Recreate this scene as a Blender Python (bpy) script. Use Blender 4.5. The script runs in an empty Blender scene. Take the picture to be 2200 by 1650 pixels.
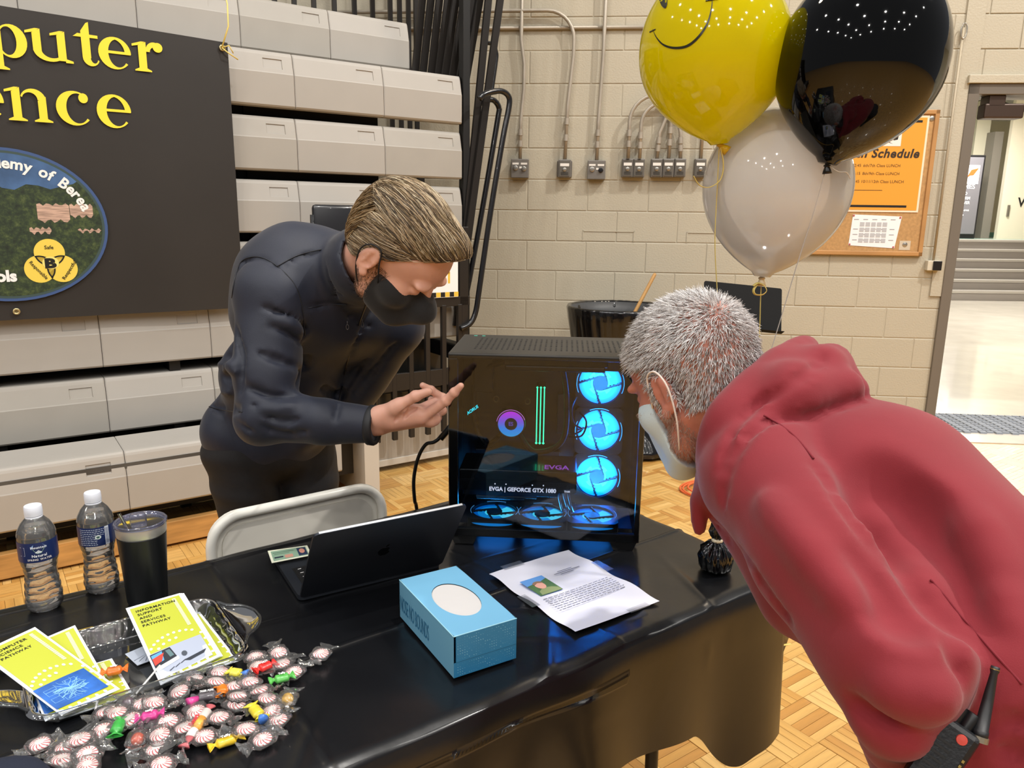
import bpy, bmesh, math, random
import numpy as np
from mathutils import Vector, Matrix, Quaternion
C = bpy.context.scene.collection
SC = bpy.context.scene
PI = math.pi
# ------------------------------------------------------------------ camera
F0 = 1631.19; PITCH = 0.2165; ROLL = 0.0136; CAMH = 1.4784
_cp, _sp, _cr, _sr = math.cos(PITCH), math.sin(PITCH), math.cos(ROLL), math.sin(ROLL)
FW = np.array([0, _cp, -_sp]); _U = np.array([0, _sp, _cp]); _R = np.array([1., 0, 0])
RT = _cr*_R + _sr*_U; UP = -_sr*_R + _cr*_U
cam_d = bpy.data.cameras.new('camera'); cam = bpy.data.objects.new('camera', cam_d); C.objects.link(cam)
cam_d.sensor_width = 36; cam_d.lens = F0/2200*36; cam_d.clip_start = 0.02; cam_d.clip_end = 80
cam.matrix_world = Matrix(((RT[0], UP[0], -FW[0], 0), (RT[1], UP[1], -FW[1], 0), (RT[2], UP[2], -FW[2], CAMH), (0, 0, 0, 1)))
SC.camera = cam
# ------------------------------------------------------------------ world, lights, exposure
SC.view_settings.view_transform = 'Standard'; SC.view_settings.look = 'None'
SC.view_settings.gamma = 1; SC.view_settings.use_curve_mapping = False
SC.view_settings.exposure = -0.55
w = bpy.data.worlds.new('world'); SC.world = w; w.use_nodes = True
w.node_tree.nodes['Background'].inputs[0].default_value = (0.93, 0.95, 1.0, 1)
w.node_tree.nodes['Background'].inputs[1].default_value = 0.27
try:
    SC.cycles.use_denoising = True; SC.cycles.max_bounces = 12; SC.cycles.transmission_bounces = 12; SC.cycles.transparent_max_bounces = 24
    SC.cycles.sample_clamp_indirect = 6; SC.cycles.caustics_reflective = False; SC.cycles.caustics_refractive = False
except Exception: pass
def lamp(x, y, z, power, size=0.5, col=(1, 0.96, 0.9)):
    d = bpy.data.lights.new('ceiling_lamp', 'AREA'); d.shape = 'DISK'; d.size = size; d.energy = power; d.color = col
    o = bpy.data.objects.new('ceiling_lamp', d); C.objects.link(o); o.location = (x, y, z); return o
rl = random.Random(2)
for gx in range(6):
    for gy in range(5):
        lx, ly = -8.6+gx*3.3+rl.uniform(-.2, .2), 1.5-gy*3.1+rl.uniform(-.2, .2); key = {(4, 0): 640, (5, 0): 170, (3, 0): 230, (2, 0): 130}.get((gx, gy), 72 if gy < 2 else 135)
        lamp(lx, ly, 7.6+.1*gy, key, 0.26)
lamp(2.2, 4.0, 6.4, 80, 0.5, (1, 0.84, 0.64)); lamp(-2.6, 4.0, 6.8, 45, 0.5, (1, 0.84, 0.64))  # two extra warm lamps, added to tint the upper back wall
for lx, ly in ((7.0, 7.6), (8.0, 11.5), (9.6, 16.0)):
    h_ = lamp(lx, ly, 3.3 if ly < 14 else 3.9, 330, 0.9, (1, 0.97, 0.92))

# ------------------------------------------------------------------ geometry helpers
def ray(x, y): return FW + RT*(x-1100)/F0 - UP*(y-825)/F0
CAM = np.array([0, 0, CAMH])
def at(x, y, Y): d = ray(x, y); return CAM + d*(Y/d[1])            # the point seen at (x, y) that is Y metres away
def atz(x, y, z): d = ray(x, y); return CAM + d*((z-CAMH)/d[2])      # the point seen at (x, y) that is z metres high
def V(*a): return np.array(a, float)
def nrm(v): v = np.asarray(v, float); return v/np.linalg.norm(v)

class Frame:
    def __init__(s, o, ang):
        s.o = V(*o); s.u = V(math.cos(ang), math.sin(ang), 0); s.v = V(-math.sin(ang), math.cos(ang), 0); s.ang = ang
    def P(s, u, v, z): return s.o + s.u*u + s.v*v + V(0, 0, z)
    def hit(s, x, y, v=0.0):
        d = ray(x, y); q = s.o + s.v*v; t = (s.v@(q-CAM))/(s.v@d); p = CAM + d*t - s.o; return p@s.u, p[2]
WALL = Frame((0, 5.325, 0), -0.0839)          # back wall: v = 0 is its face, v < 0 is in the room
BL = Frame((-0.922, 4.138, 0), math.radians(34.56))   # bleacher front: v < 0 towards the camera
TB = Frame((0, 0, 0), math.radians(36.5)); TZ = 0.74   # table: u 0..1.37, v 0.87..1.63

_mats = {}
def srgb(c):
    if isinstance(c, str): c = [int(c[i:i+2], 16)/255 for i in (0, 2, 4)]
    return tuple(((x/12.92) if x <= 0.04045 else ((x+0.055)/1.055)**2.4) for x in c)
def mat(name, col, rough=0.5, metal=0, var=0, vscale=8, bump=0, bscale=60, emit=0, ecol=None, trans=0, ior=1.5, alpha=1, coat=0, sheen=0, spec=0.5, stretch=(1, 1, 1), bdist=0.002, coords='Object', sss=0):
    if name in _mats: return _mats[name]
    m = bpy.data.materials.new(name); m.use_nodes = True; _mats[name] = m
    nt = m.node_tree; b = nt.nodes['Principled BSDF']; c = srgb(col)
    b.inputs['Base Color'].default_value = (*c, 1); b.inputs['Roughness'].default_value = rough
    b.inputs['Metallic'].default_value = metal; b.inputs['IOR'].default_value = ior
    b.inputs['Transmission Weight'].default_value = trans; b.inputs['Alpha'].default_value = alpha
    b.inputs['Coat Weight'].default_value = coat; b.inputs['Sheen Weight'].default_value = sheen
    b.inputs['Specular IOR Level'].default_value = spec
    if sss:
        b.inputs['Subsurface Weight'].default_value = sss; b.inputs['Subsurface Radius'].default_value = (0.012, 0.004, 0.002); b.inputs['Subsurface Scale'].default_value = 1
    if emit:
        b.inputs['Emission Color'].default_value = (*srgb(ecol or col), 1); b.inputs['Emission Strength'].default_value = emit
    if var or bump:
        tc = nt.nodes.new('ShaderNodeTexCoord'); mp = nt.nodes.new('ShaderNodeMapping'); mp.inputs['Scale'].default_value = stretch
        nt.links.new(tc.outputs[coords], mp.inputs['Vector'])
    if var:
        n = nt.nodes.new('ShaderNodeTexNoise'); n.inputs['Scale'].default_value = vscale; n.inputs['Detail'].default_value = 5
        nt.links.new(mp.outputs[0], n.inputs['Vector'])
        mx = nt.nodes.new('ShaderNodeMix'); mx.data_type = 'RGBA'
        mx.inputs[6].default_value = (*[x*(1-var) for x in c], 1); mx.inputs[7].default_value = (*[min(1, x*(1+var)) for x in c], 1)
        cr = nt.nodes.new('ShaderNodeMapRange'); cr.inputs[1].default_value = 0.3; cr.inputs[2].default_value = 0.7
        nt.links.new(n.outputs[0], cr.inputs[0]); nt.links.new(cr.outputs[0], mx.inputs[0]); nt.links.new(mx.outputs[2], b.inputs['Base Color'])
    if bump:
        n2 = nt.nodes.new('ShaderNodeTexNoise'); n2.inputs['Scale'].default_value = bscale; n2.inputs['Detail'].default_value = 4
        nt.links.new(mp.outputs[0], n2.inputs['Vector'])
        bp = nt.nodes.new('ShaderNodeBump'); bp.inputs['Strength'].default_value = bump; bp.inputs['Distance'].default_value = bdist
        nt.links.new(n2.outputs[0], bp.inputs['Height']); nt.links.new(bp.outputs[0], b.inputs['Normal'])
    return m
def thin_clear(name, tint='ffffff', gloss=0.06, rough=0.05, haze=0.0, hazecol='ffffff'):
    """thin clear sheet: lets light through, adds a clear-coat reflection; haze = milky share"""
    if name in _mats: return _mats[name]
    m = bpy.data.materials.new(name); m.use_nodes = True; _mats[name] = m; nt = m.node_tree; nt.nodes.clear()
    out = nt.nodes.new('ShaderNodeOutputMaterial'); tr = nt.nodes.new('ShaderNodeBsdfTransparent'); tr.inputs[0].default_value = (*srgb(tint), 1)
    gl = nt.nodes.new('ShaderNodeBsdfGlossy'); gl.inputs['Roughness'].default_value = rough
    fr = nt.nodes.new('ShaderNodeFresnel'); fr.inputs[0].default_value = 1.5
    ad = nt.nodes.new('ShaderNodeMath'); ad.operation = 'ADD'; ad.inputs[1].default_value = gloss; nt.links.new(fr.outputs[0], ad.inputs[0])
    mx = nt.nodes.new('ShaderNodeMixShader'); nt.links.new(ad.outputs[0], mx.inputs[0]); last = tr
    if haze:
        df = nt.nodes.new('ShaderNodeBsdfTranslucent'); d2 = nt.nodes.new('ShaderNodeBsdfDiffuse'); df.inputs[0].default_value = d2.inputs[0].default_value = (*srgb(hazecol), 1)
        m1 = nt.nodes.new('ShaderNodeMixShader'); m1.inputs[0].default_value = 0.5; nt.links.new(df.outputs[0], m1.inputs[1]); nt.links.new(d2.outputs[0], m1.inputs[2])
        m2 = nt.nodes.new('ShaderNodeMixShader'); m2.inputs[0].default_value = haze; nt.links.new(tr.outputs[0], m2.inputs[1]); nt.links.new(m1.outputs[0], m2.inputs[2]); last = m2
    nt.links.new(last.outputs[0], mx.inputs[1]); nt.links.new(gl.outputs[0], mx.inputs[2]); nt.links.new(mx.outputs[0], out.inputs[0])
    return m

class MB:
    """collects shapes and links them as one mesh object"""
    def __init__(s): s.v = []; s.f = []; s.m = []
    def add(s, vs, fs, mi=0):
        k = len(s.v); s.v += [tuple(map(float, p)) for p in vs]; s.f += [tuple(i+k for i in f) for f in fs]; s.m += [mi]*len(fs); return s
    def box(s, lo, hi, fr=None, mi=0, bev=0, c=None, ax=None):
        """axis box lo..hi, in frame fr (u, v, z) or with centre c and axes ax"""
        if bev:
            bm = bmesh.new(); bmesh.ops.create_cube(bm, size=1)
            for v in bm.verts: v.co = Vector([lo[i] + (v.co[i]+.5)*(hi[i]-lo[i]) for i in range(3)])
            bmesh.ops.bevel(bm, geom=bm.edges[:], offset=bev, segments=2, affect='EDGES', profile=0.5)
            bm.verts.index_update(); vs = [tuple(v.co) for v in bm.verts]; fs = [tuple(v.index for v in f.verts) for f in bm.faces]; bm.free()
        else:
            vs = [(x, y, z) for x in (lo[0], hi[0]) for y in (lo[1], hi[1]) for z in (lo[2], hi[2])]
            fs = [(0, 1, 3, 2), (4, 6, 7, 5), (0, 4, 5, 1), (2, 3, 7, 6), (0, 2, 6, 4), (1, 5, 7, 3)]
        if fr is not None: vs = [fr.P(*p) for p in vs]
        elif ax is not None: vs = [np.asarray(c) + ax[0]*p[0] + ax[1]*p[1] + ax[2]*p[2] for p in vs]
        return s.add(vs, fs, mi)
    def tube(s, pts, r, n=10, mi=0, cap=True, closed=False, flat=1.0, up=None):
        pts = [np.asarray(p, float) for p in pts]; m = len(pts)
        if m < 2: return s
        rr = r if hasattr(r, '__len__') else [r]*m
        T = []
        for i in range(m):
            a = pts[(i-1) % m] if (closed or i > 0) else pts[0]; b = pts[(i+1) % m] if (closed or i < m-1) else pts[-1]
            d = b-a; L = np.linalg.norm(d); T.append(d/L if L > 1e-9 else V(0, 0, 1))
        ref = np.asarray(up, float) if up is not None else (V(0, 0, 1) if abs(T[0][2]) < 0.9 else V(1, 0, 0))
        x = nrm(np.cross(ref, T[0])); vs = []
        for i in range(m):
            x = x - T[i]*(x@T[i]); x = nrm(x); y = np.cross(T[i], x)
            for k in range(n):
                a = 2*PI*k/n; vs.append(pts[i] + (x*math.cos(a) + y*math.sin(a)*flat)*rr[i])
        fs = []
        for i in range(m if closed else m-1):
            for k in range(n):
                j = (i+1) % m; fs.append((i*n+k, i*n+(k+1) % n, j*n+(k+1) % n, j*n+k))
        if cap and not closed: fs += [tuple(range(n))[::-1], tuple((m-1)*n+k for k in range(n))]
        return s.add(vs, fs, mi)
    def lathe(s, prof, c=(0, 0, 0), n=24, mi=0, axis=(0, 0, 1), wob=None):
        """prof: (radius, height) pairs"""
        az = nrm(axis); ax = nrm(np.cross(V(0, 1, 0) if abs(az[1]) < .9 else V(1, 0, 0), az)); ay = np.cross(az, ax); c = np.asarray(c, float); vs = []
        for i, (r, h) in enumerate(prof):
            for k in range(n):
                a = 2*PI*k/n; q = r*(wob(a, h) if wob else 1); vs.append(c + (ax*math.cos(a) + ay*math.sin(a))*q + az*h)
        fs = [(i*n+k, i*n+(k+1) % n, (i+1)*n+(k+1) % n, (i+1)*n+k) for i in range(len(prof)-1) for k in range(n)]
        if prof[0][0] > 1e-6: fs.append(tuple(range(n))[::-1])
        if prof[-1][0] > 1e-6: fs.append(tuple((len(prof)-1)*n+k for k in range(n)))
        return s.add(vs, fs, mi)
    def grid(s, P, mi=0):
        """P: (a, b, 3) array"""
        P = np.asarray(P); a, b = P.shape[:2]
        return s.add(P.reshape(-1, 3), [(i*b+j, i*b+j+1, (i+1)*b+j+1, (i+1)*b+j) for i in range(a-1) for j in range(b-1)], mi)
    def prism(s, poly, o, ex, ey, depth, mi=0):
        """extrudes a 2-D outline along ex x ey"""
        o = np.asarray(o, float); ex = np.asarray(ex, float); ey = np.asarray(ey, float); nn = nrm(np.cross(ex, ey)); n = len(poly)
        vs = [o + ex*x + ey*y for x, y in poly] + [o + ex*x + ey*y + nn*depth for x, y in poly]
        return s.add(vs, [tuple(range(n))[::-1], tuple(range(n, 2*n))] + [(i, (i+1) % n, n+(i+1) % n, n+i) for i in range(n)], mi)
    def poly(s, pts, mi=0): return s.add(pts, [tuple(range(len(pts)))], mi)

def root_mw(o):
    m = o.matrix_basis.copy()
    while o.parent: o = o.parent; m = o.matrix_basis @ m
    return m
def obj(name, mb, mats, parent=None, smooth=False, kind=None, label=None, local=False, auto=None):
    me = bpy.data.meshes.new(name)
    if isinstance(mb, MB): me.from_pydata(mb.v, [], mb.f); mi = mb.m
    else:
        vv, ff = mb[0], mb[1]; me.from_pydata(vv.tolist() if hasattr(vv, 'tolist') else vv, [], ff.tolist() if hasattr(ff, 'tolist') else ff); mi = mb[2] if len(mb) > 2 else None
    for m in (mats if isinstance(mats, (list, tuple)) else [mats]): me.materials.append(m)
    if mi is not None and any(mi): me.polygons.foreach_set('material_index', np.asarray(mi, dtype=np.int32))
    if parent is not None and not local: me.transform(root_mw(parent).inverted())
    if smooth:
        me.polygons.foreach_set('use_smooth', [True]*len(me.polygons))
    me.update()
    if auto: me.set_sharp_from_angle(angle=math.radians(auto))
    o = bpy.data.objects.new(name, me); C.objects.link(o)
    if parent is not None: o.parent = parent
    if kind: o['kind'] = kind
    if label: o['label'] = label
    return o
def soften(o, it=5, f=.5):
    m = o.modifiers.new('soften', 'SMOOTH'); m.iterations = it; m.factor = f; return o
def fixn(o):
    bm = bmesh.new(); bm.from_mesh(o.data); bmesh.ops.recalc_face_normals(bm, faces=bm.faces[:]); bm.to_mesh(o.data); bm.free(); return o
def thing(name, label, cat, loc=(0, 0, 0), rz=0, group=None):
    o = bpy.data.objects.new(name, None); C.objects.link(o); o.empty_display_size = 0.1
    o.location = loc; o.rotation_euler = (0, 0, rz); tag(o, label, cat, group); return o
def tag(o, label, cat, group=None):
    o['label'] = label; o['category'] = cat
    if group: o['group'] = group
    return o
def dup(root, loc, rz, label, rot=None):
    r = root.copy(); C.objects.link(r); r.location = loc; r.rotation_euler = rot if rot is not None else (0, 0, rz)
    if label: r['label'] = label
    for ch in list(root.children):
        c = ch.copy(); C.objects.link(c); c.parent = r
        for g in list(ch.children):
            d = g.copy(); C.objects.link(d); d.parent = c
    return r

_tcache = {}
def text2d(s, bold=0.0, shear=0.0, space=1.0):
    key = (s, bold, shear, space)
    if key not in _tcache:
        cu = bpy.data.curves.new('t', 'FONT'); cu.body = s; cu.size = 1; cu.offset = bold; cu.shear = shear; cu.space_character = space; cu.resolution_u = 3
        o = bpy.data.objects.new('t', cu); C.objects.link(o); me = o.to_mesh()
        _tcache[key] = (np.array([v.co[:] for v in me.vertices]), [tuple(p.vertices) for p in me.polygons])
        o.to_mesh_clear(); bpy.data.objects.remove(o); bpy.data.curves.remove(cu)
    return _tcache[key]
def put_text(mb, s, o, ex, ey, w=None, h=None, mi=0, lift=0.0004, align='l', **k):
    """flat lettering: o = baseline start, ex / ey = unit directions, w = total width and / or h = height of a capital"""
    v, f = text2d(s, **k); v = v.copy(); x0, x1 = v[:, 0].min(), v[:, 0].max(); W = x1-x0
    sx = w/W if w else h/0.7; sy = h/0.7 if h else sx
    off = {'l': 0, 'c': -0.5, 'r': -1}[align]*W
    ex = np.asarray(ex, float); ey = np.asarray(ey, float); nn = nrm(np.cross(ex, ey)); o = np.asarray(o, float)
    P = o + np.outer((v[:, 0]-x0+off)*sx, ex) + np.outer(v[:, 1]*sy, ey) + nn*lift
    mb.add(P, f, mi); return W*sx

# ------------------------------------------------------------------ implicit surfaces (bodies and clothes)
class SDF:
    def __init__(s, lo, hi, h):
        s.lo = V(*lo); s.h = h; s.n = np.ceil((V(*hi)-s.lo)/h).astype(int)+1; s.D = np.full(s.n, 0.25, np.float32)
    def _blk(s, lo, hi, m):
        a = np.clip(np.floor((lo-m-s.lo)/s.h).astype(int), 0, s.n-1); b = np.clip(np.ceil((hi+m-s.lo)/s.h).astype(int)+1, 1, s.n)
        if (b <= a).any(): return None
        g = [s.lo[i] + s.h*np.arange(a[i], b[i], dtype=np.float32) for i in range(3)]
        return tuple(slice(a[i], b[i]) for i in range(3)), np.meshgrid(*g, indexing='ij', sparse=True)
    def _mix(s, sl, d, k, op):
        A = s.D[sl]
        if op == 'u':
            h = np.clip(.5+.5*(A-d)/k, 0, 1); s.D[sl] = A + (d-A)*h - k*h*(1-h)
        elif op == 'c':
            h = np.clip(.5-.5*(A+d)/k, 0, 1); s.D[sl] = A + (-d-A)*h + k*h*(1-h)
    def cap(s, p0, p1, r0, r1=None, k=0.02, op='u', flat=None):
        """tapered capsule; flat = (direction, factor) squeezes it along a direction"""
        r1 = r0 if r1 is None else r1; p0 = np.asarray(p0, float); p1 = np.asarray(p1, float); R = max(r0, r1)*(max(1, flat[1]) if flat else 1)
        q = s._blk(np.minimum(p0, p1)-R, np.maximum(p0, p1)+R, k+3*s.h)
        if q is None: return s
        sl, (X, Y, Z) = q; d = p1-p0; L = d@d + 1e-12
        t = np.clip(((X-p0[0])*d[0] + (Y-p0[1])*d[1] + (Z-p0[2])*d[2])/L, 0, 1)
        wx, wy, wz = X-p0[0]-t*d[0], Y-p0[1]-t*d[1], Z-p0[2]-t*d[2]; q2 = wx*wx+wy*wy+wz*wz
        if flat: n = nrm(flat[0]); c = wx*n[0]+wy*n[1]+wz*n[2]; q2 = q2 + (1/flat[1]**2-1)*c*c
        s._mix(sl, (np.sqrt(q2) - (r0+(r1-r0)*t)).astype(np.float32), k, op); return s
    def ell(s, c, r, ax=None, k=0.02, op='u'):
        c = np.asarray(c, float); r = np.asarray(r, float); ax = np.eye(3) if ax is None else np.array([nrm(a) for a in ax]); R = r.max()
        q = s._blk(c-R, c+R, k+3*s.h)
        if q is None: return s
        sl, (X, Y, Z) = q; X, Y, Z = X-c[0], Y-c[1], Z-c[2]; a = 0; b = 0
        for i in range(3):
            w_ = X*ax[i][0]+Y*ax[i][1]+Z*ax[i][2]; a = a+(w_/r[i])**2; b = b+(w_/r[i]**2)**2
        a = np.sqrt(a); s._mix(sl, (a*(a-1)/np.maximum(np.sqrt(b), 1e-6)).astype(np.float32), k, op); return s
    def path(s, pts, r, k=0.01, op='u', flat=None):
        rr = r if hasattr(r, '__len__') else [r]*len(pts)
        for i in range(len(pts)-1): s.cap(pts[i], pts[i+1], rr[i], rr[i+1], k, op, flat)
        return s
    def half(s, p, n, k=0.004):
        """cuts away everything on the side n points to"""
        n = nrm(n); g = [s.lo[i] + s.h*np.arange(s.n[i], dtype=np.float32) for i in range(3)]; X, Y, Z = np.meshgrid(*g, indexing='ij', sparse=True)
        d = ((X-p[0])*n[0]+(Y-p[1])*n[1]+(Z-p[2])*n[2]).astype(np.float32); s.D = np.maximum(s.D, d+0*s.D); return s
    def wrinkle(s, amp, scale, seed=0, stretch=(1, 1, 1), n=14):
        rs = np.random.RandomState(seed); g = [s.lo[i] + s.h*np.arange(s.n[i], dtype=np.float32) for i in range(3)]; X, Y, Z = np.meshgrid(*g, indexing='ij', sparse=True); W = 0
        for i in range(n):
            k = rs.normal(size=3)/scale*np.array(stretch); W = W + np.sin(X*k[0]+Y*k[1]+Z*k[2]+rs.uniform(0, 6.28))
        s.D = s.D + (amp*W/math.sqrt(n)).astype(np.float32); return s
    def mesh(s):
        D = s.D; S = D < 0; c = S[:-1, :-1, :-1].astype(np.int8)
        cnt = sum(S[i:S.shape[0]-1+i, j:S.shape[1]-1+j, k:S.shape[2]-1+k].astype(np.int8) for i in (0, 1) for j in (0, 1) for k in (0, 1))
        act = (cnt > 0) & (cnt < 8); I = np.argwhere(act); N = len(I); idx = np.full(act.shape, -1, np.int32); idx[tuple(I.T)] = np.arange(N)
        cor = [(i, j, k) for i in (0, 1) for j in (0, 1) for k in (0, 1)]
        vals = {q: D[I[:, 0]+q[0], I[:, 1]+q[1], I[:, 2]+q[2]] for q in cor}; acc = np.zeros((N, 3)); num = np.zeros(N)
        for q in cor:
            for a in range(3):
                if q[a] == 0:
                    q2 = list(q); q2[a] = 1; q2 = tuple(q2); A, B = vals[q], vals[q2]; m = (A < 0) != (B < 0)
                    t = np.where(m, A/np.where(m, A-B, 1), 0); P = np.tile(np.array(q, float), (N, 1)); P[:, a] = t
                    acc += P*m[:, None]; num += m
        P = s.lo + (I + acc/num[:, None])*s.h; F = []
        for a in range(3):
            b, c_ = (a+1) % 3, (a+2) % 3; sl0 = [slice(None)]*3; sl1 = [slice(None)]*3; sl0[a] = slice(0, -1); sl1[a] = slice(1, None)
            A, B = S[tuple(sl0)], S[tuple(sl1)]; E = np.argwhere(A != B); E = E[(E[:, b] > 0) & (E[:, c_] > 0) & (E[:, b] < act.shape[b]) & (E[:, c_] < act.shape[c_])]
            def cell(db, dc): q = E.copy(); q[:, b] += db; q[:, c_] += dc; return idx[q[:, 0], q[:, 1], q[:, 2]]
            quad = np.stack([cell(-1, -1), cell(0, -1), cell(0, 0), cell(-1, 0)], 1); ins = A[tuple(E.T)]
            quad[~ins] = quad[~ins][:, ::-1]; F.append(quad)
        return P, np.concatenate(F)
# ================================================================== ROOM
rnd = random.Random(7)
PARQ_ANG = math.radians(35.6)
FL = Frame((0.938, 2.1457, 0), PARQ_ANG); PB = 0.152; NS = 5
tints = ['C79A55', 'D0A662', 'BE8E4A', 'CBA05C', 'D6AE6C', 'B88543']
wood = [[mat('parquet_%d_%d' % (i, k), t, 0.34, var=0.16, vscale=6, stretch=((1, 9, 1) if k == 0 else (9, 1, 1)), bump=0.12, bscale=20, coat=0.25) for k in (0, 1)] for i, t in enumerate(tints)]
fb = MB(); fb.box((-13, -16, -0.12), (11, 8, -0.006))
# gym floor slab; the hallway floor beyond the door is its own piece
m = MB(); 
m.add([(-12, -13, -0.006), (12, -13, -0.006), (12, 4.6, -0.006), (2.9, 5.08, -0.006), (-12, 6.35, -0.006), (-12, -13, -0.12), (12, -13, -0.12), (12, 4.6, -0.12), (2.9, 5.08, -0.12), (-12, 6.35, -0.12)],
      [(0, 1, 2, 3, 4), (9, 8, 7, 6, 5), (0, 5, 6, 1), (1, 6, 7, 2), (2, 7, 8, 3), (3, 8, 9, 4), (4, 9, 5, 0)])
floor = obj('floor', m, mat('floor_far', 'C0924E', 0.35, var=0.22, vscale=14, coat=0.25), kind='structure')
gap = PB/NS
stripmesh = {}
def strip_shape(tint, o):
    if (tint, o) not in stripmesh:
        mb = MB(); L, W, t, e = PB-0.0012, gap-0.0012, 0.006, 0.0008
        b = [(0, 0, -t), (L, 0, -t), (L, W, -t), (0, W, -t), (0, 0, -e), (L, 0, -e), (L, W, -e), (0, W, -e), (e, e, 0), (L-e, e, 0), (L-e, W-e, 0), (e, W-e, 0)]
        mb.add(b, [(0, 1, 5, 4), (1, 2, 6, 5), (2, 3, 7, 6), (3, 0, 4, 7), (4, 5, 9, 8), (5, 6, 10, 9), (6, 7, 11, 10), (7, 4, 8, 11), (8, 9, 10, 11)])
        me = bpy.data.meshes.new('parquet_strip'); me.from_pydata(mb.v, [], mb.f); me.materials.append(wood[tint][0]); stripmesh[(tint, o)] = me
    return stripmesh[(tint, o)]
blocks = []
for i in range(-26, 32):
    for j in range(-20, 30):
        c = FL.P((i+.5)*PB, (j+.5)*PB, 0)
        if not (1.45 < c[1] < 5.25-0.084*c[0]): continue
        d = c-CAM; z = d@FW; px, py = 1100+F0*(d@RT)/z, 825-F0*(d@UP)/z
        if not (-60 < px < 2260 and 500 < py < 1720): continue
        near = (1400 < px < 1960 and py > 1150) or (1380 < px < 1520 and py > 985) or (700 < px < 980 and py > 1000) or (380 < px < 440 and py > 1150)
        blocks.append((0 if near else 1, -py, i, j))
blocks.sort(); cnt = 0; st = MB()
for pr, _, i, j in blocks:
    ori = (i+j) % 2; base = rnd.randrange(6)
    for k in range(NS):
        t = base if rnd.random() < 0.45 else rnd.randrange(6)
        u0, v0 = i*PB, j*PB
        if pr == 0 and cnt < 300:
            o = bpy.data.objects.new('parquet_strip', stripmesh.get(t) or strip_shape(t, 0)); C.objects.link(o); o.parent = floor
            if ori == 0: p = FL.P(u0, v0+k*gap, 0); a = PARQ_ANG
            else: p = FL.P(u0+(k+1)*gap, v0, 0); a = PARQ_ANG+PI/2
            o.location = p; o.rotation_euler = (0, 0, a); cnt += 1
        else:
            e = 0.0007
            if ori == 0: q = (u0+e, v0+k*gap+e, u0+PB-e, v0+(k+1)*gap-e)
            else: q = (u0+k*gap+e, v0+e, u0+(k+1)*gap-e, v0+PB-e)
            st.add([(q[0], q[1], 0), (q[2], q[1], 0), (q[2], q[3], 0), (q[0], q[3], 0), (q[0], q[1], -.005), (q[2], q[1], -.005), (q[2], q[3], -.005), (q[0], q[3], -.005)],
                   [(0, 1, 2, 3), (0, 4, 5, 1), (1, 5, 6, 2), (2, 6, 7, 3), (3, 7, 4, 0)], t*2+ori)
o = obj('parquet', st, [wood[i][k] for i in range(6) for k in (0, 1)], parent=floor, kind='stuff', local=True)
o.matrix_basis = Matrix.Translation(Vector(FL.o)) @ Matrix.Rotation(PARQ_ANG, 4, 'Z')
# masonry wall
paint = mat('block_paint', 'B4AD9B', 0.55, var=0.03, vscale=1.2, bump=0.55, bscale=90, bdist=0.003)
paint2 = mat('block_paint_mortar', 'B4AD9B', 0.6, bump=0.3, bscale=120)
DW0, DW1, DZ = 2.905, 4.75, 2.31
m = MB(); m.box((-5.6, 0.0035, 0), (DW0, 0.2, 4.1), WALL); m.box((DW0, 0.006, DZ), (DW1, 0.2, 4.1), WALL); m.box((DW1, 0.006, 0), (7, 0.2, 4.1), WALL)
wall = obj('wall_back', m, paint2, kind='structure')
ZJ0 = 2.743; BH = 0.2032; BW = 0.4064; JW0 = 0.087
blk = {}
def block(w0, w1, z0, z1):
    key = (round(w1-w0, 3), round(z1-z0, 3))
    if key not in blk:
        mb = MB(); W, H = w1-w0, z1-z0; e = 0.003; j = 0.0035; rr = random.Random(int(W*1000))
        pr = [(j, .008), (j, e*0.6), (j+e, 0)]
        vs = []
        for q, d in pr: vs += [(q, d, q), (W-q, d, q), (W-q, d, H-q), (q, d, H-q)]
        fs = [(4*a+i, 4*a+(i+1) % 4, 4*a+4+(i+1) % 4, 4*a+4+i) for a in (0, 1) for i in range(4)] + [(8, 9, 10, 11)]
        mb.add(vs, fs); me = bpy.data.meshes.new('concrete_block'); me.from_pydata(mb.v, [], mb.f); me.materials.append(paint); blk[key] = me
    o = bpy.data.objects.new('concrete_block', blk[key]); C.objects.link(o); o.parent = wall
    o.location = WALL.P(w0, rnd.uniform(-0.0008, 0.0008), z0); o.rotation_euler = (rnd.uniform(-.002, .002), 0, WALL.ang+rnd.uniform(-.001, .001))
for k in range(-4, 13):
    z1 = ZJ0 - k*BH; z0 = z1-BH
    off = JW0 + (0 if k % 2 == 1 else BW/2)
    a = off - 11*BW
    while a < 5.0:
        b = a+BW; lo, hi = max(a, -2.9), min(b, 5.0)
        if z0 < DZ and hi > DW0 and lo < DW1: hi = min(hi, DW0)
        if hi-lo > 0.03 and lo < DW0+ (2.2 if z0 >= DZ-0.05 else 0) and (lo > -1.15 or z0 > 1.3) and not (z0 < DZ < z1 and lo > DW0): block(lo, hi, max(z0, 0.1), z1)
        a = b
# cut edges on the odd patched blocks
m = MB(); m.box((-5.6, -0.012, 0.0), (DW0, 0.0, 0.2), WALL); obj('baseboard_back', m, mat('cove_base', '1E1A1C', 0.5), kind='structure')
m = MB()
for w0, w1, z in ((0.47, 0.82, 1.395), (1.17, 1.42, 1.395)):
    m.box((w0, -0.004, z-0.006), (w1, 0.004, z), WALL); m.box((w0, -0.004, z-.07), (w0+.006, 0.004, z), WALL); m.box((w1-.006, -0.004, z-.07), (w1, 0.004, z), WALL)
obj('trim_1', m, paint, kind='structure')
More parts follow.
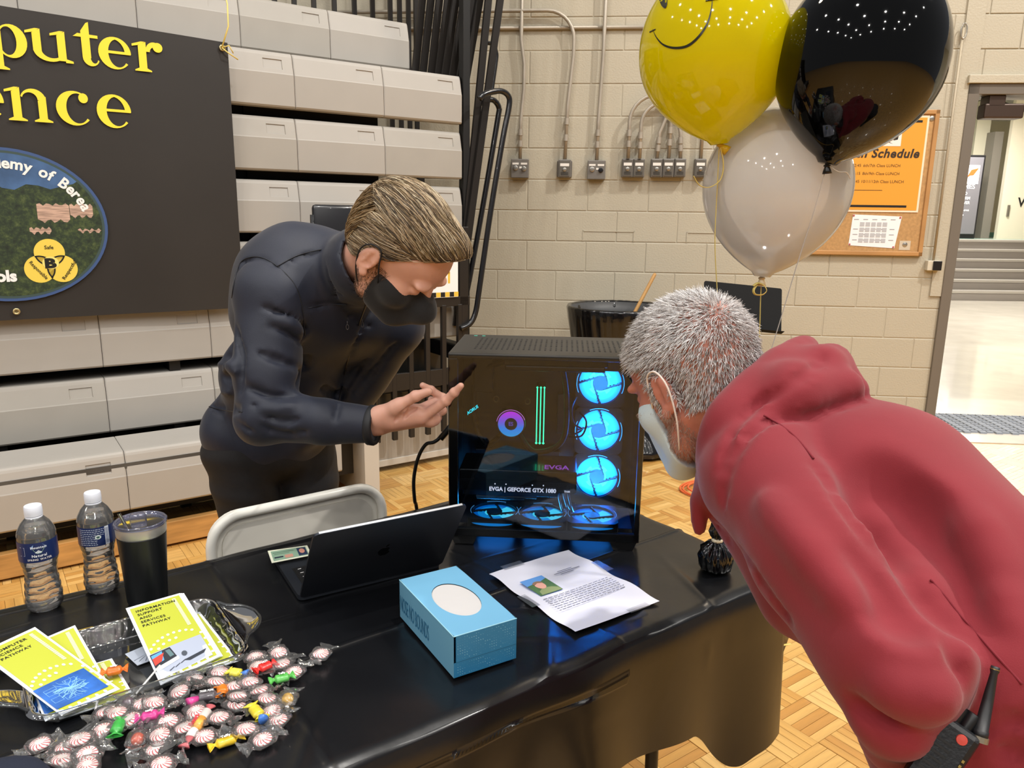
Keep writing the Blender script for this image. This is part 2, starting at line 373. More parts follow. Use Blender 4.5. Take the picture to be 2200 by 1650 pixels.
# door: lintel, frame, closer
m = MB(); m.box((DW0-0.06, -0.035, 2.335), (DW1+0.06, 0.01, 2.385), WALL, bev=0.004); obj('trim_2', m, paint, kind='structure')
fm = mat('door_frame_paint', '6E675E', 0.4)
m = MB(); m.box((DW0-0.045, -0.02, 0), (DW0+0.02, 0.22, 2.335), WALL, bev=0.004); m.box((DW1-0.02, -0.02, 0), (DW1+0.045, 0.22, 2.335), WALL, bev=0.004); m.box((DW0-0.045, -0.02, 2.27), (DW1+0.045, 0.22, 2.335), WALL, bev=0.004)
m.box((DW0+0.02, 0.1, 0), (DW0+0.035, 0.14, 2.27), WALL)
dr = obj('door_1', m, fm, kind='structure')
m = MB(); m.box((2.98, 0.0, 2.13), (3.22, 0.1, 2.22), WALL, bev=0.01); m.box((3.0, 0.0, 2.2), (3.10, 0.12, 2.27), WALL, bev=0.006); obj('door_closer', m, mat('closer_brown', '4A3C34', 0.4, metal=0.5), parent=dr)
m = MB(); m.tube([WALL.P(3.2, 0.06, 2.19), WALL.P(3.42, 0.3, 2.21), WALL.P(3.1, 0.1, 2.24)], 0.012); obj('closer_arm', m, mat('closer_arm', '3A3230', 0.4, metal=0.6), parent=dr)
m = MB(); m.box((DW1-0.075, 0.2, 0.01), (DW1-0.03, 1.1, 2.25), WALL, bev=0.004); obj('door_leaf', m, mat('leaf_grey', '7C776F', 0.4), parent=dr)
# hallway
hw = mat('hall_wall', 'E6DEC6', 0.6)
m = MB(); m.box((DW0-0.6, 0.0, -0.12), (14.6, 18, 0.0), WALL); fl2 = obj('floor_hall', m, mat('terrazzo', 'CFC8BB', 0.16, var=0.08, vscale=2.5, coat=0.2), kind='structure')
m = MB(); m.box((DW0-0.2, 0.22, 0), (DW0-0.05, 18, 4.19), WALL); obj('wall_left', m, hw, kind='structure')
m = MB(); m.box((14.6, 0.22, 0), (14.75, 18, 4.3), WALL); obj('wall_right', m, hw, kind='structure')
m = MB(); m.box((2.5, 17.5, 0), (20, 17.7, 4.6), WALL); obj('wall_far', m, hw, kind='structure')
m = MB(); m.box((DW0-0.6, 0.22, 4.2), (14.6, 18, 4.3), WALL); obj('ceiling', m, mat('hall_ceiling', 'F2F0EA', 0.8), kind='structure')
m = MB()
for a in range(34):
    for b in range(10):
        m.box((2.93+a*0.055, 0.23+b*0.055+(0.02 if a % 2 else 0), 0.0), (2.93+a*0.055+0.045, 0.23+b*0.055+0.045, 0.012), WALL)
tag(obj('entrance_mat', m, mat('mat_grey', '8C919B', 0.85)), 'ribbed blue-grey entrance mat on the floor inside the doorway', 'mat')
# steps at the far end of the hall
HS = Frame(atz(2040, 645, 0), 0.02)
sm = mat('step_face', '837C76', 0.5); sn = mat('step_nosing', 'A09A92', 0.35)
stp = thing('staircase', 'wide grey staircase of six steps at the far end of the hallway', 'stairs', tuple(HS.o), 0.0)
RISE = 0.19
for i in range(6):
    m = MB(); m.box((-3, 0.3*i, RISE*i+0.0005), (4.4, 0.3*i+(0.3 if i < 5 else 3.2), RISE*(i+1)-0.02), HS); s_ = obj('step', m, sm, parent=stp)
    m = MB(); m.box((-3, 0.3*i-0.02, RISE*(i+1)-0.05), (4.4, 0.3*i+0.3, RISE*(i+1)), HS, bev=0.008); obj('nosing', m, sn, parent=s_)
LZ = RISE*6
m = MB(); m.box((-3, 1.8, LZ-0.02), (4.4, 4.8, LZ), HS); obj('landing', m, mat('landing_green', '9DB3A6', 0.3), parent=stp)
m = MB(); m.box((-3, 4.78, LZ), (4.4, 4.8, LZ+0.12), HS); obj('cove', m, mat('cove_green', '6E9A8B', 0.5), parent=stp)
# drinks cooler on the landing
HS2 = Frame(HS.P(1.50, 0, 0), 0.02)
ck = thing('drinks_cooler', 'tall grey drinks cooler with white lettering on the landing above the hallway steps', 'cooler', tuple(HS2.P(0, 2.7, LZ)))
zc = 1.80
m = MB(); m.box((-0.36, 2.4, LZ+0.0), (0.32, 3.1, LZ+zc), HS2, bev=0.02); obj('cabinet', m, mat('cooler_black', '1B1B1E', 0.4), parent=ck)
m = MB(); m.box((-0.33, 2.36, LZ+0.10), (0.26, 2.4, LZ+zc-0.05), HS2, bev=0.01); obj('door', m, mat('cooler_grey', '77757A', 0.3), parent=ck)
m = MB(); ex, ey = HS.u, V(0, 0, 1)
m.box((-0.17, 2.352, LZ+1.18), (0.19, 2.358, LZ+1.58), HS2)
obj('logo_panel', m, mat('logo_white', 'EDEBE8', 0.5), parent=ck)
m = MB(); P0 = HS2.P(-.12, 2.345, LZ+1.24)
m.poly([P0+ex*a+ey*b for a, b in ((0.02, 0.05), (0.12, 0.24), (0.28, 0.28), (0.18, 0.13), (0.1, 0.12))]); obj('logo_bolt', m, mat('bolt_orange', 'D8662C', 0.5), parent=ck)
m = MB()
for z, s, h_ in ((1.08, 'PRIMES', .1), (0.95, 'PRIMED', .06), (0.85, 'PERFORM', .06), (0.75, 'RECOVER', .06), (0.6, 'the sports drink', .04), (0.5, 'for athletes', .04)):
    put_text(m, s, HS2.P(-0.3, 2.355, LZ+z), ex, ey, h=h_, bold=0.02)
obj('lettering', m, mat('letter_white', 'F0F0F0', 0.5), parent=ck)
# column and door beyond the cooler
m = MB(); m.box((0.50, 3.2, LZ), (0.82, 3.6, 4.18), HS2); obj('trim_3', m, mat('hall_column', 'CFC9B2', 0.6), kind='structure')
m = MB(); m.box((0.76, 2.9, LZ), (0.96, 3.2, LZ+2.35), HS2); obj('trim_4', m, mat('hall_post', '7C766C', 0.5), kind='structure')
m = MB(); m.box((1.0, 2.7, LZ), (2.4, 2.8, 4.18), HS2); d2 = obj('door_2', m, mat('hall_door', 'E2DAC4', 0.5), kind='structure')
m = MB(); 
put_text(m, 'Wel', HS2.P(1.36, 2.69, LZ+0.72), ex, ey, h=0.20, bold=0.02); obj('lettering', m, mat('ink_black', '141414', 0.5), parent=d2)
m = MB(); m.box((1.15, 2.66, LZ+0.5), (1.19, 2.7, LZ+0.75), HS2); obj('handle', m, mat('steel_dull', '8A8780', 0.35, metal=0.8), parent=d2)
m = MB(); m.box((2.2, 1.2, LZ+2.1), (2.3, 1.5, LZ+2.45), HS, bev=0.01); m.box((2.24, 1.34, LZ+2.45), (2.26, 1.36, 4.2), HS); tag(obj('exit_sign', m, mat('exit_red', 'B9685F', 0.5)), 'small dark red hanging sign at the end of the hallway ceiling', 'sign')
# ------------------------------------------------------------------ conduits and switch boxes
emt = mat('conduit_steel', 'A9A194', 0.45, metal=0.35, var=0.1, vscale=6)
def arc(c, r, a0, a1, n=7): return [(c[0]+r*math.cos(a0+(a1-a0)*i/n), c[1]+r*math.sin(a0+(a1-a0)*i/n)) for i in range(n+1)]
def conduit(pts, label, r=0.0125, depth=0.040):
    t = thing('conduit', label, 'pipe', tuple(WALL.P(pts[0][0], -depth, pts[0][1])), group=None)
    m = MB(); m.tube([WALL.P(a, -depth, b) for a, b in pts], r, 10); obj('pipe', m, emt, parent=t, smooth=True)
    L = [V(*p) for p in pts]
    for q in (1, 2):
        i = len(L)-1-q if len(L) > 4 else 0; a, b = L[max(0, len(L)-2)], L[-1]; c = a+(b-a)*(0.3*q)
        m = MB(); dd = nrm(b-a); m.tube([WALL.P(*(lambda e: (e[0], -depth, e[1]))(c-dd*0.02)), WALL.P(*(lambda e: (e[0], -depth, e[1]))(c+dd*0.02))], r*1.35, 10); m.box((c[0]-.012, -depth-.004, c[1]-.012), (c[0]+.012, -0.001, c[1]+.012), WALL); obj('coupling', m, emt, parent=t, auto=40)
    return t
bt = mat('box_steel', '75716C', 0.45, metal=0.3); lbw = mat('label_white', 'E4E0DA', 0.6); scr = mat('screw_steel', 'B8B4AC', 0.3, metal=0.9)
def sw_box(w_, z, W, H, label, kind, depth=0.06):
    t = thing('switch_box', label, 'switch box', tuple(WALL.P(w_, -depth/2, z)), WALL.ang, 'grey metal switch boxes on the block wall')
    m = MB(); m.box((w_-W/2, -depth, z-H/2), (w_+W/2, 0, z+H/2), WALL, bev=0.004); obj('box', m, bt, parent=t)
    ys = -depth-0.0005
    def lab(x0, x1, z0, z1): m = MB(); m.box((x0, ys-0.001, z0), (x1, ys+0.001, z1), WALL); obj('label_plate', m, lbw, parent=t)
    def key(x, zz, r, c): m = MB(); m.lathe([(r*1.25, 0), (r*1.25, .004), (r, .005), (r, 0.012), (r*.3, .013), (0.0001, .013)], WALL.P(x, ys, zz), 14, axis=-WALL.v); obj('key_switch', m, c, parent=t, auto=35)
    if kind == 2:
        lab(w_-W*.42, w_-W*.06, z+H*.2, z+H*.3); lab(w_+W*.06, w_+W*.42, z+H*.2, z+H*.3); key(w_-W*.24, z+H*.02, .013, scr); key(w_+W*.24, z-H*.02, .013, mat('knob_black', '15151A', .3) if 'third' in label else scr); lab(w_-W*.02, w_+W*.12, z+.0, z+H*.1)
    else:
        m = MB(); m.box((w_-W*.42, -depth-.004, z-H*.44), (w_+W*.42, -depth, z+H*.44), WALL, bev=.002); obj('cover', m, mat('cover_steel', '6A665F', .4, metal=.4), parent=t); ys -= .004
        lab(w_-W*.36, w_+W*.36, z+H*.12, z+H*.28); key(w_, z-H*.06, .010, scr)
        m = MB()
        for zz in (-.24, -.3, -.36): m.box((w_-W*.3, ys-.001, z+H*zz), (w_+W*.3, ys, z+H*(zz+.025)), WALL)
        obj('print', m, mat('print_dark', '2A2826', .5), parent=t)
    return t
bx = [(0.037, 1.796, .117, .122, 'square grey switch box with two key switches, nearest to the bleacher rails', 2), (0.336, 1.798, .083, .116, 'grey switch box with one key on a wider back box, second from the bleacher rails', 1), (0.547, 1.791, .118, .122, 'square grey switch box with a black knob, third from the bleacher rails', 2),
      (0.751, 1.805, .073, .118, 'narrow grey switch box, left one of the close pair under bent conduits', 1), (0.826, 1.805, .073, .118, 'narrow grey switch box, right one of the close pair under bent conduits', 1), (0.941, 1.806, .073, .118, 'narrow grey switch box, left one of the close trio below the yellow balloon', 1),
      (1.017, 1.807, .073, .118, 'narrow grey switch box, middle one of the close trio below the yellow balloon', 1), (1.093, 1.808, .073, .118, 'narrow grey switch box, right one of the close trio below the yellow balloon', 1), (1.224, 1.808, .073, .118, 'lone narrow grey switch box at the left rim of the white balloon', 1)]
for b in bx: sw_box(*b)
m = MB(); m.box((0.285, -0.025, 1.745), (0.385, -0.0, 1.85), WALL, bev=.004); tag(obj('back_box', m, bt), 'wider flat box behind the second switch box from the bleacher rails', 'electrical box')
conduit([(0.037, 3.6), (0.033, 2.6), (0.055, 2.45), (0.055, 2.3), (0.037, 2.1), (0.037, 1.858)], 'grey conduit dropping to the square box nearest to the bleacher rails')
conduit([(-1.9, 2.774), (0.20, 2.774)] + arc((0.20, 2.60), 0.174, PI/2, 0)[1:] + [(0.374, 2.5), (0.345, 2.2), (0.336, 1.857)], 'grey conduit that bends down from the upper run to the second switch box')
conduit([(0.575, 3.6), (0.565, 2.5), (0.549, 2.1), (0.547, 1.853)], 'grey conduit dropping to the square box with a black knob')
conduit([(-2.6, 2.677), (1.3, 2.677)], 'long level grey conduit crossing behind the drops', r=0.012, depth=0.0128)
conduit([(1.15, 2.26), (0.92, 2.26)] + arc((0.92, 2.09), 0.17, PI/2, PI)[1:] + [(0.751, 1.865)], 'bent grey conduit over the left box of the close pair', depth=.068)
conduit([(1.15, 2.215), (0.97, 2.215)] + arc((0.97, 2.07), 0.145, PI/2, PI)[1:] + [(0.826, 1.865)], 'bent grey conduit over the right box of the close pair', depth=.068)
conduit([(0.985, 2.3), (0.985, 2.12), (0.95, 2.03), (0.941, 1.866)], 'jogged grey conduit over the left box of the close trio')
conduit([(1.02, 2.3), (1.02, 2.12), (1.017, 1.867)], 'straight grey conduit over the middle box of the close trio')
conduit([(1.055, 2.3), (1.06, 2.12), (1.085, 2.03), (1.093, 1.868)], 'jogged grey conduit over the right box of the close trio')
conduit([(1.224, 2.4), (1.224, 1.868)], 'straight grey conduit over the lone narrow box')
# raceway with pull box beside the door
t = thing('cord_raceway', 'thin upright cord channel with a small black box at its foot beside the doorway', 'cable', tuple(WALL.P(2.78, -.02, 1.2)))
m = MB(); m.tube([WALL.P(2.777, -.022, 2.66), WALL.P(2.777, -.022, 1.23)], 0.0075, 8); obj('pipe', m, mat('cord_tan', 'A89C86', .5), parent=t, smooth=True)
m = MB(); m.box((2.79, -.012, 1.0), (2.90, -.0, 4.0), WALL); obj('channel', m, paint, parent=t)
m = MB(); m.box((2.735, -.045, 1.17), (2.82, 0, 1.235), WALL, bev=.004); bxx = obj('pull_box', m, mat('ivory', 'C9C2B0', .4), parent=t)
m = MB(); m.box((2.768, -.055, 1.172), (2.822, -.044, 1.233), WALL, bev=.003); obj('cover', m, mat('box_black', '17171A', .3), parent=bxx)
m = MB(); m.tube([WALL.P(2.777+.018*math.sin(a), -.03, 2.64+.045*math.cos(a)) for a in np.linspace(0, 6.28, 15)], .004, 6); obj('hook', m, scr, parent=t, smooth=True)
# ------------------------------------------------------------------ bulletin board
bb = thing('bulletin_board', 'cork bulletin board in a thin wooden frame on the block wall by the doorway', 'board', tuple(WALL.P(2.16, -.02, 1.72)))
B0, B1, BZ0, BZ1 = 1.62, 2.70, 1.262, 2.178
m = MB(); m.box((B0, -.02, BZ0), (B1, 0, BZ1), WALL); obj('cork', m, mat('cork', 'B28B5B', .85, var=.14, vscale=60, bump=.3, bscale=300), parent=bb)
fw = mat('board_frame', 'B08350', .5, var=.15, vscale=4)
for q in (((B0-.0, -.03, BZ0), (B1, -.0, BZ0+.028)), ((B0, -.03, BZ1-.028), (B1, 0, BZ1)), ((B0, -.03, BZ0), (B0+.028, 0, BZ1)), ((B1-.028, -.03, BZ0), (B1, 0, BZ1))):
    m = MB(); m.box(*q, WALL, bev=.004); obj('frame_bar', m, fw, parent=bb)
for (a, z) in ((2.655, 2.125), (2.585, 1.335)):
    m = MB(); m.lathe([(.016, 0), (.016, .002), (.006, .004), (.0001, .004)], WALL.P(a, -.0205, z), 14, axis=-WALL.v); obj('washer', m, scr, parent=bb)
m = MB(); m.box((2.55, -.0215, 1.30), (2.62, -.0203, 1.36), WALL); obj('tape_residue', m, mat('residue', 'C4B8A4', .7), parent=bb)
PE = WALL.u; PU = V(0, 0, 1)
ps = thing('poster', 'orange lunch schedule poster with black bars pinned to the bulletin board', 'poster', tuple(WALL.P(2.35, -.022, 1.85)))
m = MB(); m.box((1.93, -.024, 1.542), (2.641, -.021, 2.142), WALL); obj('sheet_border', m, mat('poster_pale', 'F3D9C0', .6), parent=ps)
m = MB(); m.box((1.945, -.0255, 1.555), (2.628, -.0235, 2.130), WALL); obj('sheet', m, mat('poster_orange', 'E0992F', .6), parent=ps)
m = MB(); inkb = mat('ink_black', '141414', .5)
for q in (((1.98, -.0265, 2.10), (2.60, -.0253, 2.114)), ((2.09, -.0265, 1.572), (2.563, -.0253, 1.586)), ((2.20, -.0262, 1.678), (2.40, -.0253, 1.681))): m = MB(); m.box(*q, WALL); obj('bar', m, inkb, parent=ps)
m = MB(); m.box((2.27, -.0265, 1.955), (2.482, -.0253, 2.093), WALL); obj('picture_square', m, lbw, parent=ps)
m = MB(); hatc = WALL.P(2.385, -.0268, 2.03)
m.poly([hatc+PE*a+PU*b for a, b in ((-.075, -.045), (-.07, -.01), (-.045, .01), (-.02, .05), (.005, .056), (.03, .03), (.055, .02), (.08, -.005), (.075, -.035), (.05, -.04), (.04, .0), (0, .018), (-.04, -.002), (-.045, -.04))])
m.poly([hatc+PE*a+PU*b for a, b in ((-.05, -.062), (-.02, -.048), (.0, -.042), (.02, -.048), (.05, -.062), (.02, -.053), (0, -.05), (-.02, -.053))])
obj('picture', m, mat('ink_black', '141414', .5), parent=ps)
m = MB(); put_text(m, 'Lunch Schedule', WALL.P(2.605, -.0262, 1.885), PE, PU, w=.52, align='r', bold=.03, shear=.2, space=1.08); obj('lettering', m, mat('ink_brown', '33261A', .5), parent=ps)
m = MB()
for z, a, b in ((1.826, '12:20 - 12:45', '6th/7th Class LUNCH'), (1.776, '12:50 - 1:15', '8th/9th Class LUNCH'), (1.726, '1:20 - 1:45', '10/11/12th Class LUNCH')):
    put_text(m, a, WALL.P(2.25, -.0262, z), PE, PU, h=.018, align='r'); put_text(m, b, WALL.P(2.265, -.0262, z), PE, PU, h=.018)
obj('lettering', m, mat('ink_brown2', '6A4A1E', .5), parent=ps)
sh = thing('notice_sheet', 'white printed timetable sheet pinned below the orange poster', 'paper', tuple(WALL.P(2.37, -.022, 1.42)))
m = MB(); m.add([WALL.P(2.225, -.022, 1.325), WALL.P(2.52, -.022, 1.31), WALL.P(2.545, -.022, 1.515), WALL.P(2.235, -.022, 1.525)] + [WALL.P(2.225, -.0205, 1.325), WALL.P(2.52, -.0205, 1.31), WALL.P(2.545, -.0205, 1.515), WALL.P(2.235, -.0205, 1.525)], [(0, 1, 2, 3), (7, 6, 5, 4), (0, 4, 5, 1), (1, 5, 6, 2), (2, 6, 7, 3), (3, 7, 4, 0)]); obj('sheet', m, mat('paper_white', 'E9EAEE', .6), parent=sh)
m = MB()
for i in range(5):
    for j in range(4): m.box((2.285+i*.036, -.0232, 1.345+j*.035), (2.313+i*.036, -.0221, 1.371+j*.035), WALL)
obj('print', m, mat('print_grey', 'B5B7BC', .6), parent=sh)
m = MB()
for i in range(5):
    for z in (1.492, 1.36, 1.395, 1.43): m.box((2.245+i*.058, -.0231, z), (2.245+i*.058+.03, -.0221, z+.003), WALL)
obj('print_lines', m, mat('print_mid', '7C7F86', .6), parent=sh)
m = MB()
for a, z in ((2.24, 1.518), (2.535, 1.508), (2.512, 1.318), (2.232, 1.332)): m.lathe([(.006, 0), (.006, .002), (.0001, .004)], WALL.P(a, -.023, z), 8, axis=-WALL.v)
obj('pin', m, mat('pin_red', 'B4575A', .4), parent=sh)
# ------------------------------------------------------------------ bin with black liner, stick, cord, music stand
bp = WALL.P(0.71, -0.45, 0); BR = 0.30
tb = thing('trash_can', 'round dark grey trash can with a black plastic liner by the block wall', 'trash can', tuple(bp))
m = MB(); m.lathe([(.22, 0), (.235, .02), (.30, .87), (.312, .89), (.312, .93), (.30, .93), (.28, .87), (.21, .03), (.0001, .03)], bp, 32); fixn(obj('can', m, mat('can_grey', '3F4042', .5), parent=tb, smooth=True))
rs = np.random.RandomState(3); wv = [(rs.randint(5, 40), rs.uniform(0, 6.28), rs.uniform(.2, 1)) for _ in range(14)]
def fold(a, h=0): return sum(c*math.sin(n*a+p+h*7*(i % 3)) for i, (n, p, c) in enumerate(wv))/3.5
m = MB(); N = 120; prof = [(.225, .06, .010), (.245, .25, .012), (.27, .50, .012), (.30, .76, .008), (.318, .86, .006), (.328, .925, .004), (.322, .94, .002), (.306, .936, .003), (.295, .90, .008), (.27, .6, .012), (.22, .3, .02), (.05, .25, .03)]
P = np.array([[bp + V(.16*max(0, math.cos(a+.5))**2*(1 if h < .15 else .4), 0, 0) + V(math.cos(a)*(r+am*fold(a, h)), math.sin(a)*(r+am*fold(a, h)), h+am*.6*fold(a*1.3, h)) for a in np.linspace(0, 2*PI, N)] for r, h, am in prof])
m.grid(P); lin = mat('bag_black', '0B0B0D', .18, bump=.4, bscale=14, bdist=.006, coat=.4); fixn(obj('liner', m, lin, parent=tb, smooth=True))
m = MB(); P = np.array([[bp + V(.16*max(0, math.cos(a+.5))**2*(1 if h < .15 else .4), 0, 0) + V(math.cos(a)*(r+am*fold(a, h)), math.sin(a)*(r+am*fold(a, h)), h) for a in np.linspace(0, 2*PI, N)] for r, h, am in ((.2, .012, .004), (.27, .014, .012), (.33, .02, .02), (.31, .06, .03), (.26, .11, .02), (.24, .2, .012))])
m.grid(P); fixn(obj('liner_foot', m, lin, parent=tb, smooth=True))
t0_, t1_ = bp+V(-.16, .08, .3), at(1408, 587, 4.95)
m = MB(); m.tube([t0_, t0_+(t1_-t0_)*.5, t1_-(t1_-t0_)*.01, t1_], [.014, .0125, .0115, .006], 12); tag(obj('broom_handle', m, mat('handle_wood', 'B98C52', .45, var=.15, vscale=8), smooth=True), 'plain wooden stick leaning in the black-lined trash can', 'stick')
# orange cord on the floor
pts = []
for i in range(90):
    a = i/89*2*PI*2.6; r = .17+.02*math.sin(a*.7); pts.append(V(1.16+r*1.15*math.cos(a), 4.0+r*math.sin(a)*1.0+.015*math.sin(2*a), .006+.009*i/60))
for q in ((1.25, 3.7), (1.2, 3.45), (1.05, 3.3), (.95, 3.18)): pts.append(V(q[0], q[1], .007))
m = MB(); m.tube(pts, .0055, 8); tag(obj('extension_cord', m, mat('cord_orange', 'D9683A', .45), smooth=True), 'coiled orange extension cord lying on the parquet near the trash can', 'cord')
# music stand
msd = thing('music_stand', 'black music stand with a flat desk in front of the block wall', 'music stand', tuple(at(1596, 665, 4.7)*V(1, 1, 0)))
c0 = at(1513, 603, 4.62); c1 = at(1680, 620, 4.62); c2 = at(1678, 722, 4.5); c3 = at(1513, 700, 4.5)
ex = nrm(c1-c0); ey = nrm((c0-c3) - ex*((c0-c3)@ex)); W_, H_ = np.linalg.norm(c1-c0), np.linalg.norm(c0-c3)
pl = []
for cx, cy, a0 in ((.012, .012, PI), (W_-.012, .012, 1.5*PI), (W_-.012, H_-.012, 0), (.012, H_-.012, PI/2)):
    for i in range(5): pl.append((cx+.012*math.cos(a0+i*PI/8), cy+.012*math.sin(a0+i*PI/8)))
blk_m = mat('stand_black', '0C0C0D', .7, spec=.2)
o_ = c0-ey*H_
m = MB(); m.prism(pl, o_, ex, ey, -.003); m.prism([(0, -.0), (W_, 0), (W_, .05), (0, .05)], o_-.0*ey, ex, nrm(np.cross(ex, ey)), .003); fixn(obj('desk', m, blk_m, parent=msd))
cc = o_+ex*W_/2+ey*H_*.45; q_ = V(cc[0]+.02, cc[1]+.05, 0)
m = MB(); m.tube([q_+V(0, 0, .08), q_+V(0, 0, cc[2]-.06), cc+V(0, .01, 0)], .011, 10); obj('pole', m, blk_m, parent=msd, smooth=True)
for k in range(3):
    a = k*2*PI/3+.4; m = MB(); m.tube([q_+V(0, 0, .22), q_+V(.12*math.cos(a), .12*math.sin(a), .12), q_+V(.27*math.cos(a), .27*math.sin(a), .008)], .007, 8); obj('leg', m, blk_m, parent=msd, smooth=True)
m = MB(); kp = at(1597, 688, 4.50); m.lathe([(.009, 0), (.009, .006), (.004, .008), (.0001, .008)], kp, 10, axis=V(0, -1, 0)); obj('clip', m, scr, parent=msd)
# ================================================================== BLEACHERS
bl = thing('bleachers', 'folded grey plastic bleachers along the side of the gym', 'bleachers', tuple(BL.P(0, 0, 0)), BL.ang)
seat_m = mat('seat_grey', 'A7A39D', .5, var=.04, vscale=3, bump=.12, bscale=500, bdist=.0005)
seat_m2 = mat('seat_grey_worn', 'A29E97', .5, var=.06, vscale=3, bump=.12, bscale=500, bdist=.0005)
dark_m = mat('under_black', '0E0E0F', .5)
MW = 0.485
def seat_shape():
    """one seat module, local: x 0..MW, y<0 towards the room, z 0 = top"""
    g = .0012; prof = [(.28, -.03), (.28, -.004), (.02, 0), (.006, -.002), (-.0, -.010), (-.004, -.02), (-.022, -.10), (-.024, -.105), (-.024, -.252), (-.018, -.26), (.03, -.262), (.03, -.22)]
    nx0, nx1 = .335, .43; i0, i1 = 5, 6; a0, a1 = .2, .78
    xs = [g, .006, nx0, nx1, MW-.006, MW-g]; vs = []; fs = []
    def pt(i, x): y, z = prof[i]; e = (x <= g+1e-6 or x >= MW-g-1e-6); return (x, y+(.003 if e else 0), z-(.0015 if e and i < 7 else 0))
    mb = MB(); P = np.array([[pt(i, x) for x in xs] for i in range(len(prof))]); k = len(mb.v)
    vs = P.reshape(-1, 3).tolist(); nxs = len(xs)
    for i in range(len(prof)-1):
        for j in range(nxs-1):
            if i == i0 and j == 2: continue
            fs.append((i*nxs+j, (i+1)*nxs+j, (i+1)*nxs+j+1, i*nxs+j+1))
    A, B, D, E_ = [np.array(P[i0, 2]), np.array(P[i0, 3]), np.array(P[i1, 3]), np.array(P[i1, 2])]
    n_ = nrm(V(0, .08, .018)); n_ = V(0, 1, -.22)/1.02
    q = [A+(E_-A)*a0, B+(D-B)*a0, B+(D-B)*a1, A+(E_-A)*a1]; q2 = [p+V(.002*(1 if i in (0, 3) else -1), .0045, .001*(-1 if i < 2 else 1)) for i, p in enumerate(q)]
    b = len(vs); vs += [tuple(p) for p in q+q2]
    ia, ib, idd, ie = i0*nxs+2, i0*nxs+3, i1*nxs+3, i1*nxs+2
    fs += [(ia, b, b+1, ib), (ib, b+1, b+2, idd), (idd, b+2, b+3, ie), (ie, b+3, b, ia)]
    fs += [(b+i, b+4+i, b+4+(i+1) % 4, b+(i+1) % 4) for i in range(4)] + [(b+4, b+7, b+6, b+5)]
    # ends
    n = len(prof); fs.append(tuple(i*nxs for i in range(n))); fs.append(tuple(i*nxs+nxs-1 for i in range(n))[::-1])
    mb.add(vs, fs); return mb
sp = obj('seat_panel', seat_shape(), seat_m, parent=bl, local=True, auto=30); fixn(sp); sp.data.set_sharp_from_angle(angle=.13)
sp2d = sp.data.copy(); sp2d.materials.clear(); sp2d.materials.append(seat_m2)
rows = [(2.255, 0.0), (1.95, 0.0), (1.645, 0.0), (1.34, 0.0), (1.03, 0.0), (0.715, 0.0), (0.475, -0.45)]
first = True
def put_seat(s0, v, z):
    global first
    o = sp if first else bpy.data.objects.new('seat_panel', sp.data if rnd.random() < .6 else sp2d)
    if not first: C.objects.link(o); o.parent = bl
    first = False; o.location = (s0, v+.024, z); o.rotation_euler = (rnd.uniform(-.003, .003), 0, 0)
for r, (z, v) in enumerate(rows):
    for k in range(8):
        s1 = .75-k*MW; s0 = s1-MW
        if r >= 5 and s1 > 0.05: continue
        if s1 < -2.9: continue
        put_seat(s0, v, z)
for k in range(8): put_seat(.575+.02-(k+1)*MW, .34, 2.575)
# deck in front of the second row, understructure, skid beam
m = MB(); m.box((-4.0, -.44, .40), (-.0, -.02, .425), BL); obj('deck', m, mat('deck_rubber', '4C4A47', .6, var=.2, vscale=4, bump=.3, bscale=60), parent=bl)
m = MB(); m.box((-4.0, .30, .05), (-.3, .36, 2.2), BL); m.box((-4.0, .06, .1), (-.02, .3, .12), BL)  # tall dark sheet stands in for the shade inside the bleachers
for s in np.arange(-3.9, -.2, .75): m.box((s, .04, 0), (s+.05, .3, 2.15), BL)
obj('understructure_shade', m, dark_m, parent=bl)
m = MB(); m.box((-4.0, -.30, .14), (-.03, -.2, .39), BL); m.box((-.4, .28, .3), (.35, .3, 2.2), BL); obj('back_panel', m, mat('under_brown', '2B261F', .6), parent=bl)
m = MB(); m.box((-4.0, -.43, .012), (-.28, -.39, .118), BL, bev=.003); sk = obj('skid_beam', m, mat('beam_pine', 'B8894E', .5, var=.25, vscale=5, stretch=(1, 6, 8)), parent=bl)
for s in (-.62, -2.1):
    for z in (.085, .045): 
        m = MB(); m.lathe([(.013, 0), (.012, .005), (.006, .006), (.0001, .006)], BL.P(s, -.43, z), 12, axis=-BL.v); obj('bolt', m, scr, parent=sk)
# end bay: lower panel with pale edging, dark shelf, railing
m = MB(); m.box((.012, .0, .055), (.735, .012, .36), BL); obj('end_panel', m, mat('panel_worn', '9C958B', .6, var=.1, vscale=5, stretch=(9, 9, 1)), parent=bl)
m = MB(); m.box((-.0, -.006, .035), (.75, .012, .075), BL, bev=.003); m.box((-.012, -.006, .035), (.014, .3, .40), BL, bev=.003); m.box((-.1, -.45, .03), (-.02, .0, .4), BL)
obj('panel_edging', m, mat('edging_pale', 'C0BAB0', .5), parent=bl)
m = MB(); m.box((.0, .01, .47), (.78, .34, .50), BL); m.box((0, .33, .5), (.78, .36, .8), BL); m.box((.0, -.0, .36), (.78, .02, .47), BL); obj('shelf', m, mat('shelf_dark', '33322F', .25), parent=bl)
for i in range(6):
    m = MB(); m.box((.02+i*.12, .03, .502), (.10+i*.12, .30, .504), BL); obj('shelf_tread', m, mat('tread_pale', '8E958F', .2), parent=bl)
rail_m = mat('rail_dark', '2C2927', .35, metal=.3)
VR = -.075
m = MB(); 
for s0, s1, z0, z1 in ((.0, .75, .965, 1.02), (.0, .72, .50, .60), (.68, .74, .21, 1.42)): m.box((s0, VR-.012, z0), (s1, VR+.012, z1), BL, bev=.003)
obj('rail_frame', m, rail_m, parent=bl)
